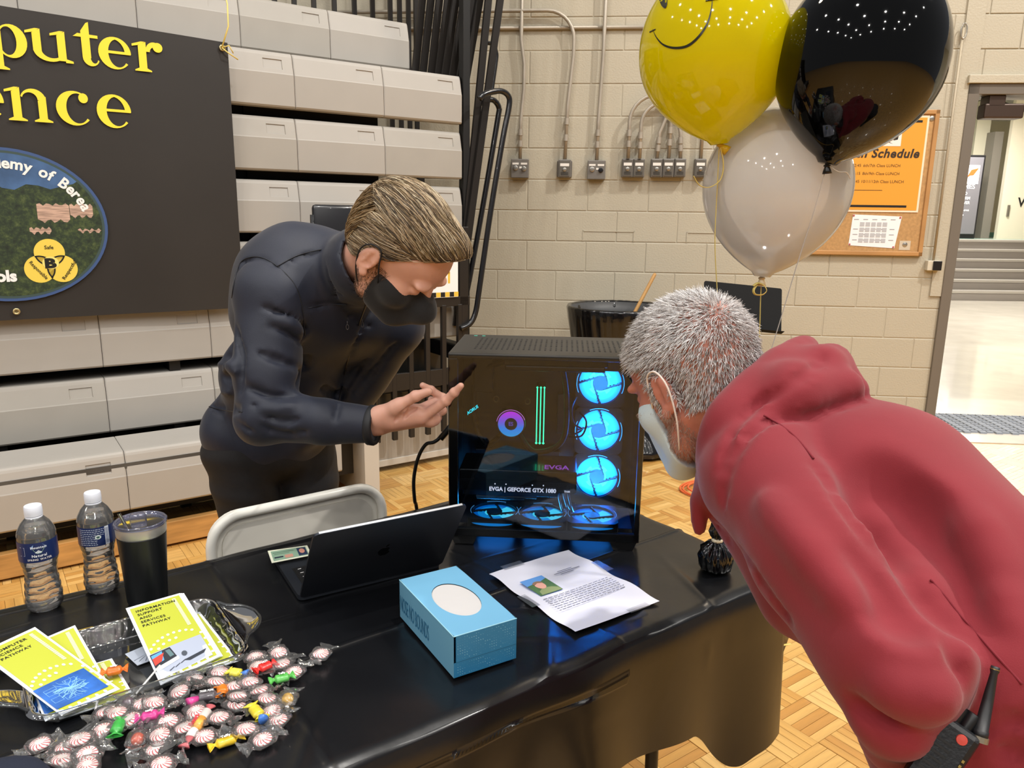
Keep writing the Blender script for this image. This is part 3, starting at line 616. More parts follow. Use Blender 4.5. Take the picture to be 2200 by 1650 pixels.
for i in range(7):
    s = .02+i*.108; m = MB(); m.box((s, VR-.014, .21), (s+.03, VR+.014, .975), BL, bev=.004); obj('baluster', m, rail_m, parent=bl)
m = MB(); m.box((.757, .0, .0), (.80, .05, 3.4), BL); m.box((.70, -.01, .62), (.78, .4, .72), BL, bev=.01); obj('end_post', m, dark_m, parent=bl)
# warning sheet tied to the railing
sg = thing('warning_sheet', 'white sheet with a yellow and black striped lower edge hung on the bleacher railing', 'sign', tuple(BL.P(.6, VR-.02, 1.1)))
m = MB(); m.box((.40, VR-.022, 1.02), (.662, VR-.019, 1.36), BL); obj('sheet', m, mat('sheet_white', 'F0F0F2', .5), parent=sg)
m = MB(); mb2 = MB()
for i in range(9): (m if i % 2 == 0 else mb2).box((.40+i*.0295, VR-.0225, 1.022), (.40+(i+1)*.0295-.001, VR-.0215, 1.05), BL)
for a in (.565, .595): m.box((a, VR-.0225, 1.10), (a+.014, VR-.0215, 1.165), BL)
m.box((.565, VR-.0225, 1.155), (.609, VR-.0215, 1.168), BL)
obj('yellow_print', m, mat('sign_yellow', 'E3BE45', .5), parent=sg)
mb2.box((.566, VR-.0225, 1.17), (.608, VR-.0215, 1.20), BL); obj('black_print', mb2, mat('ink_black', '141414', .5), parent=sg)
# folded stair rails at the end: a fan of flat bars and bent tubes
rails = [((1077, -20), (1008, 460), -.02), ((1051, -20), (990, 440), .0), ((1034, -20), (996, 200), .06), ((1018, -20), (983, 200), .08), ((1000, -20), (968, 190), .12), ((982, -20), (952, 190), .16), ((965, -20), (938, 190), .2), ((946, -20), (924, 180), .24), ((928, -20), (906, 180), .28), ((909, -20), (890, 175), .32)]
rt = thing('stair_rail', 'fan of dark flat bars of the folded stair rails at the end of the bleachers', 'railing', tuple(BL.P(.78, .1, 0)))
for a, b, v in rails:
    (s0, z0), (s1, z1) = BL.hit(*a, v), BL.hit(*b, v); 
    if v < .05: s2, z2 = BL.hit(980, 700, v); s1, z1 = s2, z2
    A, B = BL.P(s0, v, z0), BL.P(s1, v, z1); d = nrm(A-B); x = nrm(np.cross(d, BL.v)); m = MB(); L = np.linalg.norm(A-B)
    m.box((-.021, -.008, 0), (.021, .008, L+.8), c=B, ax=(x, BL.v, d)); obj('flat_bar', m, rail_m, parent=rt)
tube_m = mat('tube_black', '17171A', .22, coat=.3)
def rail_tube(pix, v, label, r=.016, to_floor=False):
    P = []
    for x, y in pix: s, z = BL.hit(x, y, v); P.append(BL.P(s, v, z))
    Q = []
    for i in range(len(P)-1):
        p0 = P[max(0, i-1)]; p1 = P[i]; p2 = P[i+1]; p3 = P[min(len(P)-1, i+2)]
        for t in np.linspace(0, 1, 7)[:-1]: Q.append(.5*((2*p1)+(-p0+p2)*t+(2*p0-5*p1+4*p2-p3)*t*t+(-p0+3*p1-3*p2+p3)*t**3))
    Q.append(P[-1]); m = MB(); m.tube(Q, r, 12); tag(obj('rail_tube', m, tube_m, smooth=True), label, 'railing')
rail_tube([(1030, 212), (1040, 203), (1060, 197), (1078, 196), (1092, 206), (1094, 228), (1080, 300), (1055, 450), (1030, 620), (1022, 670), (1010, 695), (990, 706)], -.10, 'outermost black bent handrail tube at the end of the bleachers', .0165)
rail_tube([(1035, 222), (1052, 214), (1064, 218), (1072, 232), (1070, 252), (1045, 400), (1020, 540), (1000, 640), (985, 680)], .02, 'inner black bent handrail tube, second in from the end of the bleachers', .0165)
rail_tube([(1046, 92), (1060, 96), (1066, 112), (1066, 130), (1056, 200)], .06, 'short black rail loop above the bent handrail tubes', .012)
# upright guard rails behind the top row
gr = thing('guard_rail', 'row of thin black upright bars behind the top row of the bleachers', 'railing', tuple(BL.P(-.5, .75, 2.3)))
for x in (505, 548, 590, 632, 674, 718, 761, 800, 838, 858, 877, 893):
    s, z = BL.hit(x, 10, .75); m = MB(); m.box((s-.013, .74, 2.0), (s+.013, .76, 3.4), BL); obj('bar', m, rail_m, parent=gr)
m = MB(); s0, _ = BL.hit(480, 10, .75); s1, _ = BL.hit(905, 10, .75); m.box((s0, .735, 3.38), (s1, .765, 3.42), BL); m.box((s0, .735, 1.98), (s1, .765, 2.02), BL); obj('rail_frame', m, rail_m, parent=gr)
for s in (s0+.02, s1-.02):
    m = MB(); m.box((s-.02, .73, 0), (s+.02, .77, 2.0), BL); obj('post', m, rail_m, parent=gr)
# black chair back seen behind the leaning man's shoulder
ch = thing('folded_chair', 'black padded chair back peeking out behind the leaning man at the bleachers', 'chair', tuple(BL.P(0.02, -.2, 0)), BL.ang)
s, z = BL.hit(722, 440, -.2)
m = MB(); m.box((s-.13, -.23, z-.42), (s+.22, -.19, z), BL, bev=.018); fixn(obj('backrest', m, mat('chair_vinyl', '1C1D22', .28, coat=.3), parent=ch, smooth=True))
m = MB(); m.box((s-.13, -.24, z-.9), (s+.22, -.18, z-.84), BL, bev=.018); obj('seat', m, mat('chair_vinyl', '1C1D22', .28), parent=ch)
for ds in (-.13, .2):
    m = MB(); m.tube([BL.P(s+ds, -.21, z-.05), BL.P(s+ds, -.19, z-.9), BL.P(s+ds, -.14, .01)], .011, 8); obj('leg', m, tube_m, parent=ch, smooth=True)
# ------------------------------------------------------------------ banner
BV = -.05
bn = thing('banner', 'large black vinyl banner with yellow serif lettering and a round photo, hung on the bleachers', 'banner', tuple(BL.P(-1.4, BV, 1.6)), BL.ang)
def bwave(s, z): return .004*math.sin(s*5+z*1.5)+.002*math.sin(s*13+z*3)
ss = np.linspace(-2.9, -.548, 60); zz = np.linspace(1.02, 2.27, 26)
def btop(s): return 2.252+(-.548-s)*.03
P = np.array([[BL.P(s+(.0), BV+bwave(s, 1.02+(btop(s)-1.02)*k/25)*min(1, (-.548-s)*8+.2), 1.018+(btop(s)-1.018)*k/25) for s in ss] for k in range(26)])
m = MB(); m.grid(P); P2 = P + BL.v*.002; m.grid(P2[:, ::-1]); obj('cloth', m, mat('vinyl_black', '2F2C2A', .42, var=.06, vscale=3, bump=.05, bscale=5, bdist=.01), parent=bn, smooth=True)
bu, bz = BL.u, V(0, 0, 1)
def BP(s, z, lift=.009): return BL.P(s, BV-lift-.0012, z)
ylw = mat('banner_yellow', 'FBE23C', .5)
# serif letters: thick-and-thin crescents and stems with bracketed serifs
_lz = [0]
def LZ_(): _lz[0] += 1; return .0085+.00002*_lz[0]
def ringpoly(mb, cx, cz, ro, rzo, dx, wi, hi, a0=0, a1=2*PI, n=28):
    """bowl: outer ellipse, inner ellipse narrower sideways"""
    o = []; i_ = []
    for k in range(n+1):
        a = a0+(a1-a0)*k/n; o.append((cx+ro*math.cos(a), cz+rzo*math.sin(a))); i_.append((cx+dx+wi*math.cos(a), cz+hi*math.sin(a)))
    lz = LZ_()
    for k in range(n): mb.poly([BP(*o[k], lz), BP(*o[k+1], lz), BP(*i_[k+1], lz), BP(*i_[k], lz)])
def pol(mb, pts): lz = LZ_(); mb.poly([BP(*p, lz) for p in pts])
def stem(mb, x, w, z0, z1, sl=True, sr=True, top='flag', xh=.12):
    pol(mb, [(x, z0+.006), (x+w, z0+.006), (x+w, z1-.0), (x, z1-.018)])
    if sl or sr: pol(mb, [(x-(.018 if sl else 0), z0), (x+w+(.018 if sr else 0), z0), (x+w+(.018 if sr else 0), z0+.005), (x+w, z0+.014), (x, z0+.014), (x-(.018 if sl else 0), z0+.005)])
    if top == 'flag': pol(mb, [(x-.024, z1-.022), (x+w*.3, z1-.014), (x+w*.9, z1), (x+w*.4, z1+.0), (x-.024, z1-.013)])
def let_e(mb, x0, x1, z0, z1):
    cx, cz, rx, rz = (x0+x1)/2, (z0+z1)/2, (x1-x0)/2, (z1-z0)/2
    ringpoly(mb, cx, cz, rx, rz, .012, rx-.026, rz-.009, .28*PI*0+.0, 1.78*PI)
    pol(mb, [(x0+.03, cz-.002), (x1-.002, cz-.002), (x1-.002, cz+.009), (x0+.03, cz+.009)])
    ringpoly(mb, cx, cz, rx, rz, -.004, rx-.02, rz-.009, 0, .5*PI, 10)
def let_c(mb, x0, x1, z0, z1):
    cx, cz, rx, rz = (x0+x1)/2, (z0+z1)/2, (x1-x0)/2, (z1-z0)/2
    ringpoly(mb, cx, cz, rx, rz, .012, rx-.026, rz-.009, .22*PI, 1.78*PI)
    ringpoly(mb, cx+rx*.52, cz+rz*.62, .018, .020, 0, .0001, .0001)
def let_n(mb, x0, x1, z0, z1):
    stem(mb, x0+.018, .03, z0, z1); w = .03; xr = x1-.018-w
    stem(mb, xr, w, z0, z1-.03, top='')
    cx = (x0+.048+xr+w)/2; rx = (xr+w-x0-.048)/2; ringpoly(mb, cx, z1-.045, rx, .043, -.012, rx-.018, .028, 0, PI*.92, 14)
letters = MB()
ZA, ZB = 2.085, 2.208
# p  (only its bowl shows)
stem(letters, -1.47, .032, ZA-.05, ZB); ringpoly(letters, -1.405, (ZA+ZB)/2, .055, .064, -.012, .03, .054)
# u
x0 = -1.335; stem(letters, x0+.004, .03, ZA+.03, ZB, False, False); stem(letters, x0+.092, .03, ZA, ZB, False, False); cx = x0+.063; ringpoly(letters, cx, ZA+.043, .059, .044, .008, .038, .03, PI, 2*PI*.98, 14)
pol(letters, [(x0+.118, ZA), (x0+.146, ZA), (x0+.146, ZA+.008), (x0+.118, ZA+.016)])
# t
x0 = -1.165; pol(letters, [(x0+.012, ZA+.03), (x0+.044, ZA+.03), (x0+.044, ZB+.05), (x0+.034, ZB+.045), (x0+.012, ZB+.012)]); pol(letters, [(x0-.018, ZB-.012), (x0+.075, ZB-.012), (x0+.075, ZB), (x0+.0, ZB+.002)])
ringpoly(letters, x0+.044, ZA+.032, .032, .034, .012, .014, .022, PI, 1.9*PI, 10)
let_e(letters, -1.092, -.965, ZA-.004, ZB+.004)
# r
x0 = -.953; stem(letters, x0+.018, .032, ZA, ZB); ringpoly(letters, x0+.083, ZB-.04, .036, .042, .004, .022, .022, .35*PI, PI, 10); ringpoly(letters, x0+.098, ZB-.018, .02, .02, 0, .0001, .0001)
ZA, ZB = 1.840, 1.972
let_e(letters, -1.575, -1.455, ZA-.004, ZB+.004); let_n(letters, -1.445, -1.288, ZA, ZB); let_c(letters, -1.272, -1.135, ZA-.004, ZB+.004); let_e(letters, -1.12, -.985, ZA-.004, ZB+.004)
let_c(letters, -1.735, -1.615, ZA-.004, ZB+.004) ; stem(letters, -1.80+.2, .03, ZA, ZB)
pol(letters, [(-1.60, ZB+.02), (-1.57, ZB+.02), (-1.57, ZB+.045), (-1.60, ZB+.045)]); ringpoly(letters, -1.80, ZB-.0, .045, .038, .0, .022, .026, .1*PI, 1.5*PI, 14); ringpoly(letters, -1.80, ZA+.038, .048, .04, .0, .024, .028, -.5*PI, .5*PI+.6, 14); ringpoly(letters, -1.80, ZA+.038, .048, .04, .0, .026, .03, PI, 1.5*PI, 8)
ZA, ZB = 2.085, 2.208
let_n(letters, -1.66, -1.56, ZA, ZB); let_n(letters, -1.585, -1.485, ZA, ZB); ringpoly(letters, -1.735, (ZA+ZB)/2, .062, .066, 0, .034, .056); let_c(letters, -1.98, -1.82, ZA-.004, ZB+.05)
obj('lettering', letters, ylw, parent=bn)
# round photograph: rim, sky, woods, cliffs, words, badge
CX, CZ, RX, RZ = -1.50, 1.415, .378, .316
def disc(rx, rz, lift, n=64, clip=None, cx=CX, cz=CZ):
    return [BP(cx+rx*math.cos(2*PI*k/n), cz+rz*math.sin(2*PI*k/n), lift) for k in range(n)]
m = MB(); m.poly(disc(RX, RZ, .0095)); obj('photo_rim', m, mat('rim_blue', '3C5688', .5), parent=bn)
m = MB(); m.poly(disc(RX-.012, RZ-.012, .0100)); obj('photo_rim', m, mat('rim_green', '3B4F4E', .5), parent=bn)
def forest_mat():
    m = bpy.data.materials.new('photo_woods'); m.use_nodes = True; nt = m.node_tree; b = nt.nodes['Principled BSDF']; b.inputs['Roughness'].default_value = .5
    tc = nt.nodes.new('ShaderNodeTexCoord'); n = nt.nodes.new('ShaderNodeTexNoise'); n.inputs['Scale'].default_value = 45; n.inputs['Detail'].default_value = 8; n.inputs['Roughness'].default_value = .7
    r = nt.nodes.new('ShaderNodeValToRGB'); nt.links.new(tc.outputs['Object'], n.inputs[0]); nt.links.new(n.outputs[0], r.inputs[0]); nt.links.new(r.outputs[0], b.inputs['Base Color'])
    cs = [(.30, '1A231C'), (.48, '2B3A28'), (.60, '44532F'), (.75, '5F6B4A')]
    while len(r.color_ramp.elements) < 4: r.color_ramp.elements.new(.5)
    for e, (p, c) in zip(r.color_ramp.elements, cs): e.position = p; e.color = (*srgb(c), 1)
    return m
m = MB(); m.poly(disc(RX-.022, RZ-.022, .0105)); obj('photo', m, forest_mat(), parent=bn)
m = MB(); sky = []
for k in range(25): a = .22*PI+(.78-.22)*PI*k/24; sky.append(BP(CX+(RX-.022)*math.cos(a), CZ+(RZ-.022)*math.sin(a), .0108))
for k in range(13): s = CX-.26+.52*k/12; sky.append(BP(s, CZ+.175+.018*math.sin(k*1.7)-.02*abs(math.sin(k*.6)), .0108))
m.poly(sky); obj('photo_sky', m, mat('photo_sky', '41628F', .5, var=.4, vscale=9), parent=bn)
for (a0, a1, z0, z1) in ((-1.385, -1.265, 1.435, 1.505), (-1.263, -1.175, 1.455, 1.505), (-1.62, -1.54, 1.46, 1.50), (-1.42, -1.34, 1.385, 1.405), (-1.24, -1.15, 1.39, 1.40)):
    top = [BP(a0+(a1-a0)*k/10, z1+.006*math.sin(k*2.3), .0112) for k in range(11)]; bot = [BP(a0+(a1-a0)*k/10, z0+.008*math.sin(k*1.9+1), .0112) for k in range(11)][::-1]; m = MB(); m.poly(top+bot); obj('photo_cliff', m, mat('photo_cliff', 'B79A8A', .5, var=.45, vscale=60, stretch=(.3, .3, 3)), parent=bn)
m = MB(); word = 'Academy of Berea'; N = len(word); tot = [text2d(c)[0][:, 0].max()-text2d(c)[0][:, 0].min() if c != ' ' else .3 for c in word]
ang = 1.99; sc_ = .060
for c, w_ in zip(word, tot):
    step = (w_+.085)*sc_/math.hypot((RX-.082)*math.sin(ang), (RZ-.082)*math.cos(ang))
    a = ang-step/2; px_, pz_ = CX+(RX-.082)*math.cos(a), CZ+(RZ-.082)*math.sin(a)
    tx = nrm(V((RX-.082)*math.sin(a), -(RZ-.082)*math.cos(a), 0)); e1 = bu*tx[0]+bz*tx[1]; e2 = -bu*tx[1]+bz*tx[0]
    if c != ' ': put_text(m, c, BP(px_, pz_, .012), e1, e2, h=.043, align='c', bold=.03)
    ang -= step
put_text(m, 'ols', BP(-1.486, 1.185, .012), bu, bz, h=.045, align='r', bold=.045)
obj('lettering', m, mat('letter_white2', 'F2F2F2', .5), parent=bn)
# badge of three circles
bx_, bz_, R3 = -1.357, 1.262, .058
ct = [(bx_, bz_+.040), (bx_-.042, bz_-.030), (bx_+.042, bz_-.030)]
m = MB()
for x, z in ct: m.poly([BP(x+R3*math.cos(k*2*PI/36), z+R3*math.sin(k*2*PI/36), .0120) for k in range(36)])
obj('badge', m, mat('badge_yellow', 'EBD157', .5), parent=bn)
m = MB()
for i, (x, z) in enumerate(ct):
    # arcs of each circle lying inside the others
    for k in range(72):
        a, b = 2*PI*k/72, 2*PI*(k+1)/72; mx_, mz_ = x+R3*math.cos((a+b)/2), z+R3*math.sin((a+b)/2)
        if any(j != i and math.hypot(mx_-ct[j][0], mz_-ct[j][1]) < R3 for j in range(3)):
            m.poly([BP(x+(R3-.006*t)*math.cos(q), z+(R3-.006*t)*math.sin(q), .0124) for q, t in ((a, 0), (b, 0), (b, 1), (a, 1))])
obj('badge_lines', m, mat('ink_black', '141414', .5), parent=bn)
m = MB(); m.poly([BP(bx_+.031*math.cos(k*2*PI/30), bz_+.027*math.sin(k*2*PI/30)-.004, .0127) for k in range(30)]); obj('badge', m, mat('badge_yellow2', 'F3E384', .5), parent=bn)
m = MB(); put_text(m, 'B', BP(bx_, bz_-.024, .013), bu, bz, h=.038, w=.044, align='c', bold=.06)
put_text(m, 'Safe', BP(bx_, bz_+.055, .013), bu, bz, h=.015, align='c', bold=.01)
for s_, o_, an in (('Responsible', (bx_-.080, bz_-.002), -.92), ('Respectful', (bx_+.047, bz_-.078), .98)):
    e1 = bu*math.cos(an)+bz*math.sin(an); e2 = -bu*math.sin(an)+bz*math.cos(an); put_text(m, s_, BP(*o_, .013), e1, e2, w=.092, h=.014, bold=.01)
obj('badge_lettering', m, mat('ink_black', '141414', .5), parent=bn)
for s, z in ((-1.503, 1.055), (-.575, 2.225)):
    m = MB(); m.lathe([(.007, 0), (.014, 0), (.014, .003), (.007, .003), (.007, 0)], BL.P(s, BV-.009, z), 18, axis=-BL.v); obj('grommet', m, mat('brass', 'C9B98A', .3, metal=.8), parent=bn, smooth=True)
m = MB(); m.tube([BP(-.578, 2.225, .012), BP(-.545, 2.32, .02), BP(-.538, 2.42, -.0), BP(-.53, 2.55, -.1)], .0035, 6); m.tube([BP(-.578, 2.225, .012), BP(-.55, 2.235, .03), BP(-.53, 2.205, .02)], .003, 6); m.tube([BP(-.578, 2.225, .012), BP(-.56, 2.205, .03), BP(-.51, 2.18, .02)], .003, 6); tag(obj('ribbon', m, mat('ribbon_yellow', 'E6CE72', .4), smooth=True), 'thin yellow ribbon tying the top corner of the black banner to the bleachers', 'ribbon')
# ================================================================== TABLE AND CLOTH
def bez(ps, n=8):
    """smooth curve through points"""
    P = [np.asarray(p, float) for p in ps]; Q = []
    for i in range(len(P)-1):
        p0, p1, p2, p3 = P[max(0, i-1)], P[i], P[i+1], P[min(len(P)-1, i+2)]
        for t in np.linspace(0, 1, n+1)[:-1]: Q.append(.5*((2*p1)+(-p0+p2)*t+(2*p0-5*p1+4*p2-p3)*t*t+(-p0+3*p1-3*p2+p3)*t**3))
    return Q+[P[-1]]
U0, U1, V0, V1 = -.45, 1.365, .862, 1.635
tbl = thing('folding_table', 'long folding table hidden under the black plastic cloth', 'table', tuple(TB.P(.45, 1.25, 0)), TB.ang)
tw = mat('table_top_pale', 'BDB8AE', .5)
m = MB(); m.box((U0+.02, V0+.02, TZ-.05), (U1-.02, V1-.02, TZ-.008), TB, bev=.006); obj('tabletop', m, tw, parent=tbl)
lg = mat('leg_dark', '2A2A2C', .4, metal=.5)
for u_, v_ in ((U0+.3, V0+.08), (U0+.3, V1-.08), (U1-.275, V0+.10), (U1-.30, V1-.08)):
    m = MB(); m.tube([TB.P(u_, v_, TZ-.05), TB.P(u_+(.02 if u_ > .5 else -.06), v_, .012)], .014, 10); m.tube([TB.P(u_+(.02 if u_ > .5 else -.06), v_, .012), TB.P(u_+(.02 if u_ > .5 else -.06), v_, .0)], .019, 10); obj('leg', m, lg, parent=tbl, smooth=True)
cloth_m = mat('black_plastic', '0F1013', .27, bump=.22, bscale=9, bdist=.006, spec=.6)
def topz(u, v):
    z = .0012*math.sin(u*11+v*5)+.0008*math.sin(v*23-u*4)+.0006*math.sin(u*37+v*29)
    for (a, b, c, h) in ((0, 1, 1.60, .0040), (0, 1, 1.142, .0055), (.02, 1, 1.30, .0015), (1, .1, .98, .0022), (1, -.05, .30, .0015)):   # fold creases
        d = abs(a*u+b*v-c)/math.hypot(a, b); z += h*math.exp(-(d/.0035)**2)
    rr = [(.75, .90, .9, .0045, .012), (1.15, .905, 1.2, .0035, .01), (.3, .885, .95, .0035, .012), (1.2, 1.35, .5, .003, .01), (1.28, 1.5, .45, .003, .01), (1.05, .97, .8, .003, .012), (.72, 1.0, -.6, .002, .01), (.85, 1.02, -.75, .0025, .01), (.0, 1.52, .1, .003, .009)]
    for (a, b, an, h, w_) in rr:   # soft wrinkles
        du, dv = u-a, v-b; al = du*math.cos(an)+dv*math.sin(an); pe = -du*math.sin(an)+dv*math.cos(an); z += h*math.exp(-(al/.13)**2-(pe/w_)**2)
    ed = min(v-V0, V1-v, U1-u, .1); z -= .006*max(0, 1-ed/.02)**2
    return TZ+z
NU, NV = 300, 140
P = np.array([[TB.P(U0+(U1-U0)*i/NU, V0+(V1-V0)*j/NV, topz(U0+(U1-U0)*i/NU, V0+(V1-V0)*j/NV)) for j in range(NV+1)] for i in range(NU+1)])
cl = MB(); cl.grid(P.transpose(1, 0, 2))
# skirt: follows the edge, falls in folds, dips at the corners
per = []
def seg(a, b, n, nx): 
    for i in range(n): t = i/n; per.append((a[0]+(b[0]-a[0])*t, a[1]+(b[1]-a[1])*t, nx[0], nx[1]))
seg((U0, V0), (U1, V0), 240, (0, -1))
for k in range(16): a = -PI/2+k/16*PI/2; per.append((U1, V0, math.cos(a), math.sin(a)))
seg((U1, V0), (U1, V1), 110, (1, 0))
for k in range(16): a = k/16*PI/2; per.append((U1, V1, math.cos(a), math.sin(a)))
seg((U1, V1), (U0, V1), 240, (0, 1))
for k in range(16): a = PI/2+k/16*PI/2; per.append((U0, V1, math.cos(a), math.sin(a)))
seg((U0, V1), (U0, V0), 110, (-1, 0))
rs = np.random.RandomState(11); fl = [(rs.uniform(8, 30), rs.uniform(0, 6.28), rs.uniform(.3, 1)) for _ in range(8)]
rows_ = []; L = 0; prev = per[0]; arc_ = []
for p in per: L += math.hypot(p[0]-prev[0], p[1]-prev[1])+(.012 if (p[0], p[1]) == (prev[0], prev[1]) and p is not per[0] else 0); arc_.append(L); prev = p
def hem(u, v):
    c = min(math.hypot(u-U1, v-V0), math.hypot(u-U1, v-V1)); d = .275
    if v < V0+.01:
        t = max(0, min(1, (u-1.07)/.13)); d = .19+.06*max(0, min(1, (u-.7)/.37))+.115*t*t*(3-2*t)+.014*math.exp(-((u-1.22)/.03)**2)
    elif u > U1-.01: d = .365-.03*math.sin((v-V0)*6)
    return d
dep = [0, .006, .016, .03, .05, .08, .12, .17, .23, .3, .4, .5, .6, .7, .8, .9, 1.0]
for q, t in enumerate(dep):
    row = []
    for (u, v, nx, ny), s in zip(per, arc_):
        H = hem(u, v)*1.0; d = t*H if t > .2 else t*.3
        f = sum(c*math.sin(k*s+ph) for k, ph, c in fl)/3; amp = .004+.030*(d/.3)**1.3
        out = .004 + .010*min(1, d/.03) + (.055*d + amp*f)*(.35 if (abs(nx) > .02 and abs(ny) > .02) else 1)
        if u > U1-.01 and v > V0+.1: out += .16*d*min(1, (v-V0-.1)*3)
        crease = .0025*math.exp(-((d-.085)/.004)**2)
        z = TZ-.007-d+(.004*f if t > .9 else 0)
        if q == 0: out, z = 0, topz(u, v)
        row.append(TB.P(u+nx*(out+crease), v+ny*(out+crease), z))
    row.append(row[0]); rows_.append(row)
cl.grid(np.array(rows_)[::-1])
clo = obj('tablecloth', cl, cloth_m, smooth=True); tag(clo, 'wrinkled black plastic cloth draped over the long table', 'tablecloth')
fp = [at(1648, 1300, 1.50), at(1692, 1318, 1.62), at(1700, 1348, 1.64), at(1694, 1372, 1.64), at(1672, 1430, 1.62), at(1650, 1485, 1.56)]
m = MB(); rt_ = [V(*p)+V(-.09, -.05, .0) for p in fp]; mid = [V(*p)+V(-.045, -.03+.012*math.sin(i*2), 0) for i, p in enumerate(fp)]
m.grid(np.array([bez(fp, 5), bez(mid, 5), bez(rt_, 5)])); obj('loose_flap', m, mat('bag_black', '0B0B0D', .18), parent=clo, smooth=True)
m = MB(); m.tube(bez([at(1648, 1383, 1.46), at(1672, 1387, 1.57), at(1698, 1383, 1.62)]), .0045, 6, flat=.25); m.tube(bez([at(1667, 1312, 1.52), at(1658, 1340, 1.5), at(1649, 1368, 1.46)]), .004, 6, flat=.3)
tag(obj('ribbon', m, mat('ribbon_yellow', 'E6CE72', .4), smooth=True), 'yellow ribbon looped round the hanging end of the black cloth', 'ribbon')

# ------------------------------------------------------------------ a flat sheet given by four corners (tl, tr, br, bl)
class Quad:
    def __init__(s, tl, tr, br, bl_, bend=0.0):
        s.c = [np.asarray(p, float) for p in (tl, tr, br, bl_)]; s.n = nrm(np.cross(s.c[1]-s.c[0], s.c[0]-s.c[3])); s.bend = bend
    def p(s, x, y, lift=0.0):
        a = s.c[0]*(1-x)+s.c[1]*x; b = s.c[3]*(1-x)+s.c[2]*x; return a*(1-y)+b*y + s.n*(lift+s.bend*math.sin(PI*x)*math.sin(PI*y))
    def sheet(s, mb, x0=0, y0=0, x1=1, y1=1, lift=0, th=0, n=8):
        g = lambda l: np.array([[s.p(x0+(x1-x0)*i/n, y0+(y1-y0)*j/n, l) for i in range(n+1)] for j in range(n+1)])
        A = g(lift); mb.grid(A[::-1])
        if th:
            B = g(lift-th); mb.grid(B)
            for a, b in ((A[0], B[0]), (B[-1], A[-1]), (B[:, 0], A[:, 0]), (A[:, -1], B[:, -1])): mb.grid(np.array([b, a]))
    def poly(s, mb, pts, lift): mb.poly([s.p(x, y, lift) for x, y in pts][::-1] if False else [s.p(x, y, lift) for x, y in pts])
    def text(s, mb, t, x, y, w=None, h=None, lift=.0006, ang=0, **k):
        W = np.linalg.norm(s.c[1]-s.c[0]); H = np.linalg.norm(s.c[3]-s.c[0]); ex = nrm(s.c[1]-s.c[0]); ey = nrm(s.c[0]-s.c[3])
        e1 = ex*math.cos(ang)+ey*math.sin(ang); e2 = -ex*math.sin(ang)+ey*math.cos(ang); put_text(mb, t, s.p(x, y, lift), e1, e2, w=w, h=h, lift=0, **k)
# ------------------------------------------------------------------ letter sheet taped to the cloth
pc_ = math.cos(.6218); ps_ = math.sin(.6218); pa = V(pc_, ps_, 0); pb = V(-ps_, pc_, 0); pcn = V(.1266, 1.4171, TZ+.0075)
q = Quad(pcn-pa*.108+pb*.1397, pcn+pa*.108+pb*.1397, pcn+pa*.108-pb*.1397, pcn-pa*.108-pb*.1397, bend=-.0015)
pap = thing('letter_sheet', 'white printed page with a small portrait photo taped to the black cloth', 'paper', tuple(pcn))
m = MB()
N_ = 24; A = np.array([[q.p(i/N_, j/N_, .0022*math.sin(j*.6+i*.15)*(.3+abs(i/N_-.5)*2)) for i in range(N_+1)] for j in range(N_+1)]); m.grid(A[::-1]); obj('page', m, mat('page_white', 'D9DBEA', .55), parent=pap, smooth=True)
def rise(m_, d=.0034): return d
for (x0, y0, x1, y1) in ((.16, -.035, .40, .03), (.97, .30, 1.06, .48), (-.06, .42, .03, .60), (.60, .98, .84, 1.035)):
    m = MB(); q.sheet(m, x0, y0, x1, y1, .0035, n=2); obj('tape', m, thin_clear('tape_clear', 'ffffff', .05, .15, .25, 'AEB4C0'), parent=pap)
def P_(x0, y0, x1, y1, c, nm, l=.0036, mats_={}):
    m = MB(); q.sheet(m, x0, y0, x1, y1, l, n=2); return obj(nm, m, mat('ph_'+c, c, .5), parent=pap)
P_(.13, .25, .39, .505, '5F96D8', 'photo', .0036)
m = MB(); q.poly(m, [(.13, .345), (.2, .335), (.3, .325), (.39, .30), (.39, .505), (.13, .505)], .0039); obj('photo_hill', m, mat('ph_hill', '4E7045', .5, var=.2, vscale=90), parent=pap)
m = MB(); q.poly(m, [(.255, .50), (.155, .50), (.17, .45), (.22, .425), (.28, .42), (.33, .43), (.38, .46), (.385, .50)], .0042); obj('photo_shirt', m, mat('ph_shirt', '8C9A6A', .5), parent=pap)
m = MB(); q.poly(m, [(.25+.052*math.cos(a), .375+.055*math.sin(a)) for a in np.linspace(0, 6.28, 20)[:-1]], .0045); obj('photo_face', m, mat('ph_face', 'DDA596', .5), parent=pap)
m = MB(); q.poly(m, [(.25+.058*math.cos(a), .352+.038*math.sin(a)) for a in np.linspace(PI, 2*PI, 12)]+[(.295, .352), (.25, .338), (.205, .358)], .0048); obj('photo_hair', m, mat('ph_hair', '8A6F56', .5), parent=pap)
m = MB(); rr_ = random.Random(5)
for k, (x, w_) in enumerate(((.56, .18), (.50, .32), (.56, .16))): q.sheet(m, x, .27+k*.022, x+w_, .277+k*.022, .0038, n=1)
for k in range(8):
    x = .11
    while x < (.90 if k < 7 else .86):
        w_ = rr_.uniform(.02, .06); q.sheet(m, x, .55+k*.026, min(.91, x+w_), .557+k*.026, .0038, n=1); x += w_+.012
obj('print_lines', m, mat('print_ink', '5C5D6E', .6), parent=pap)
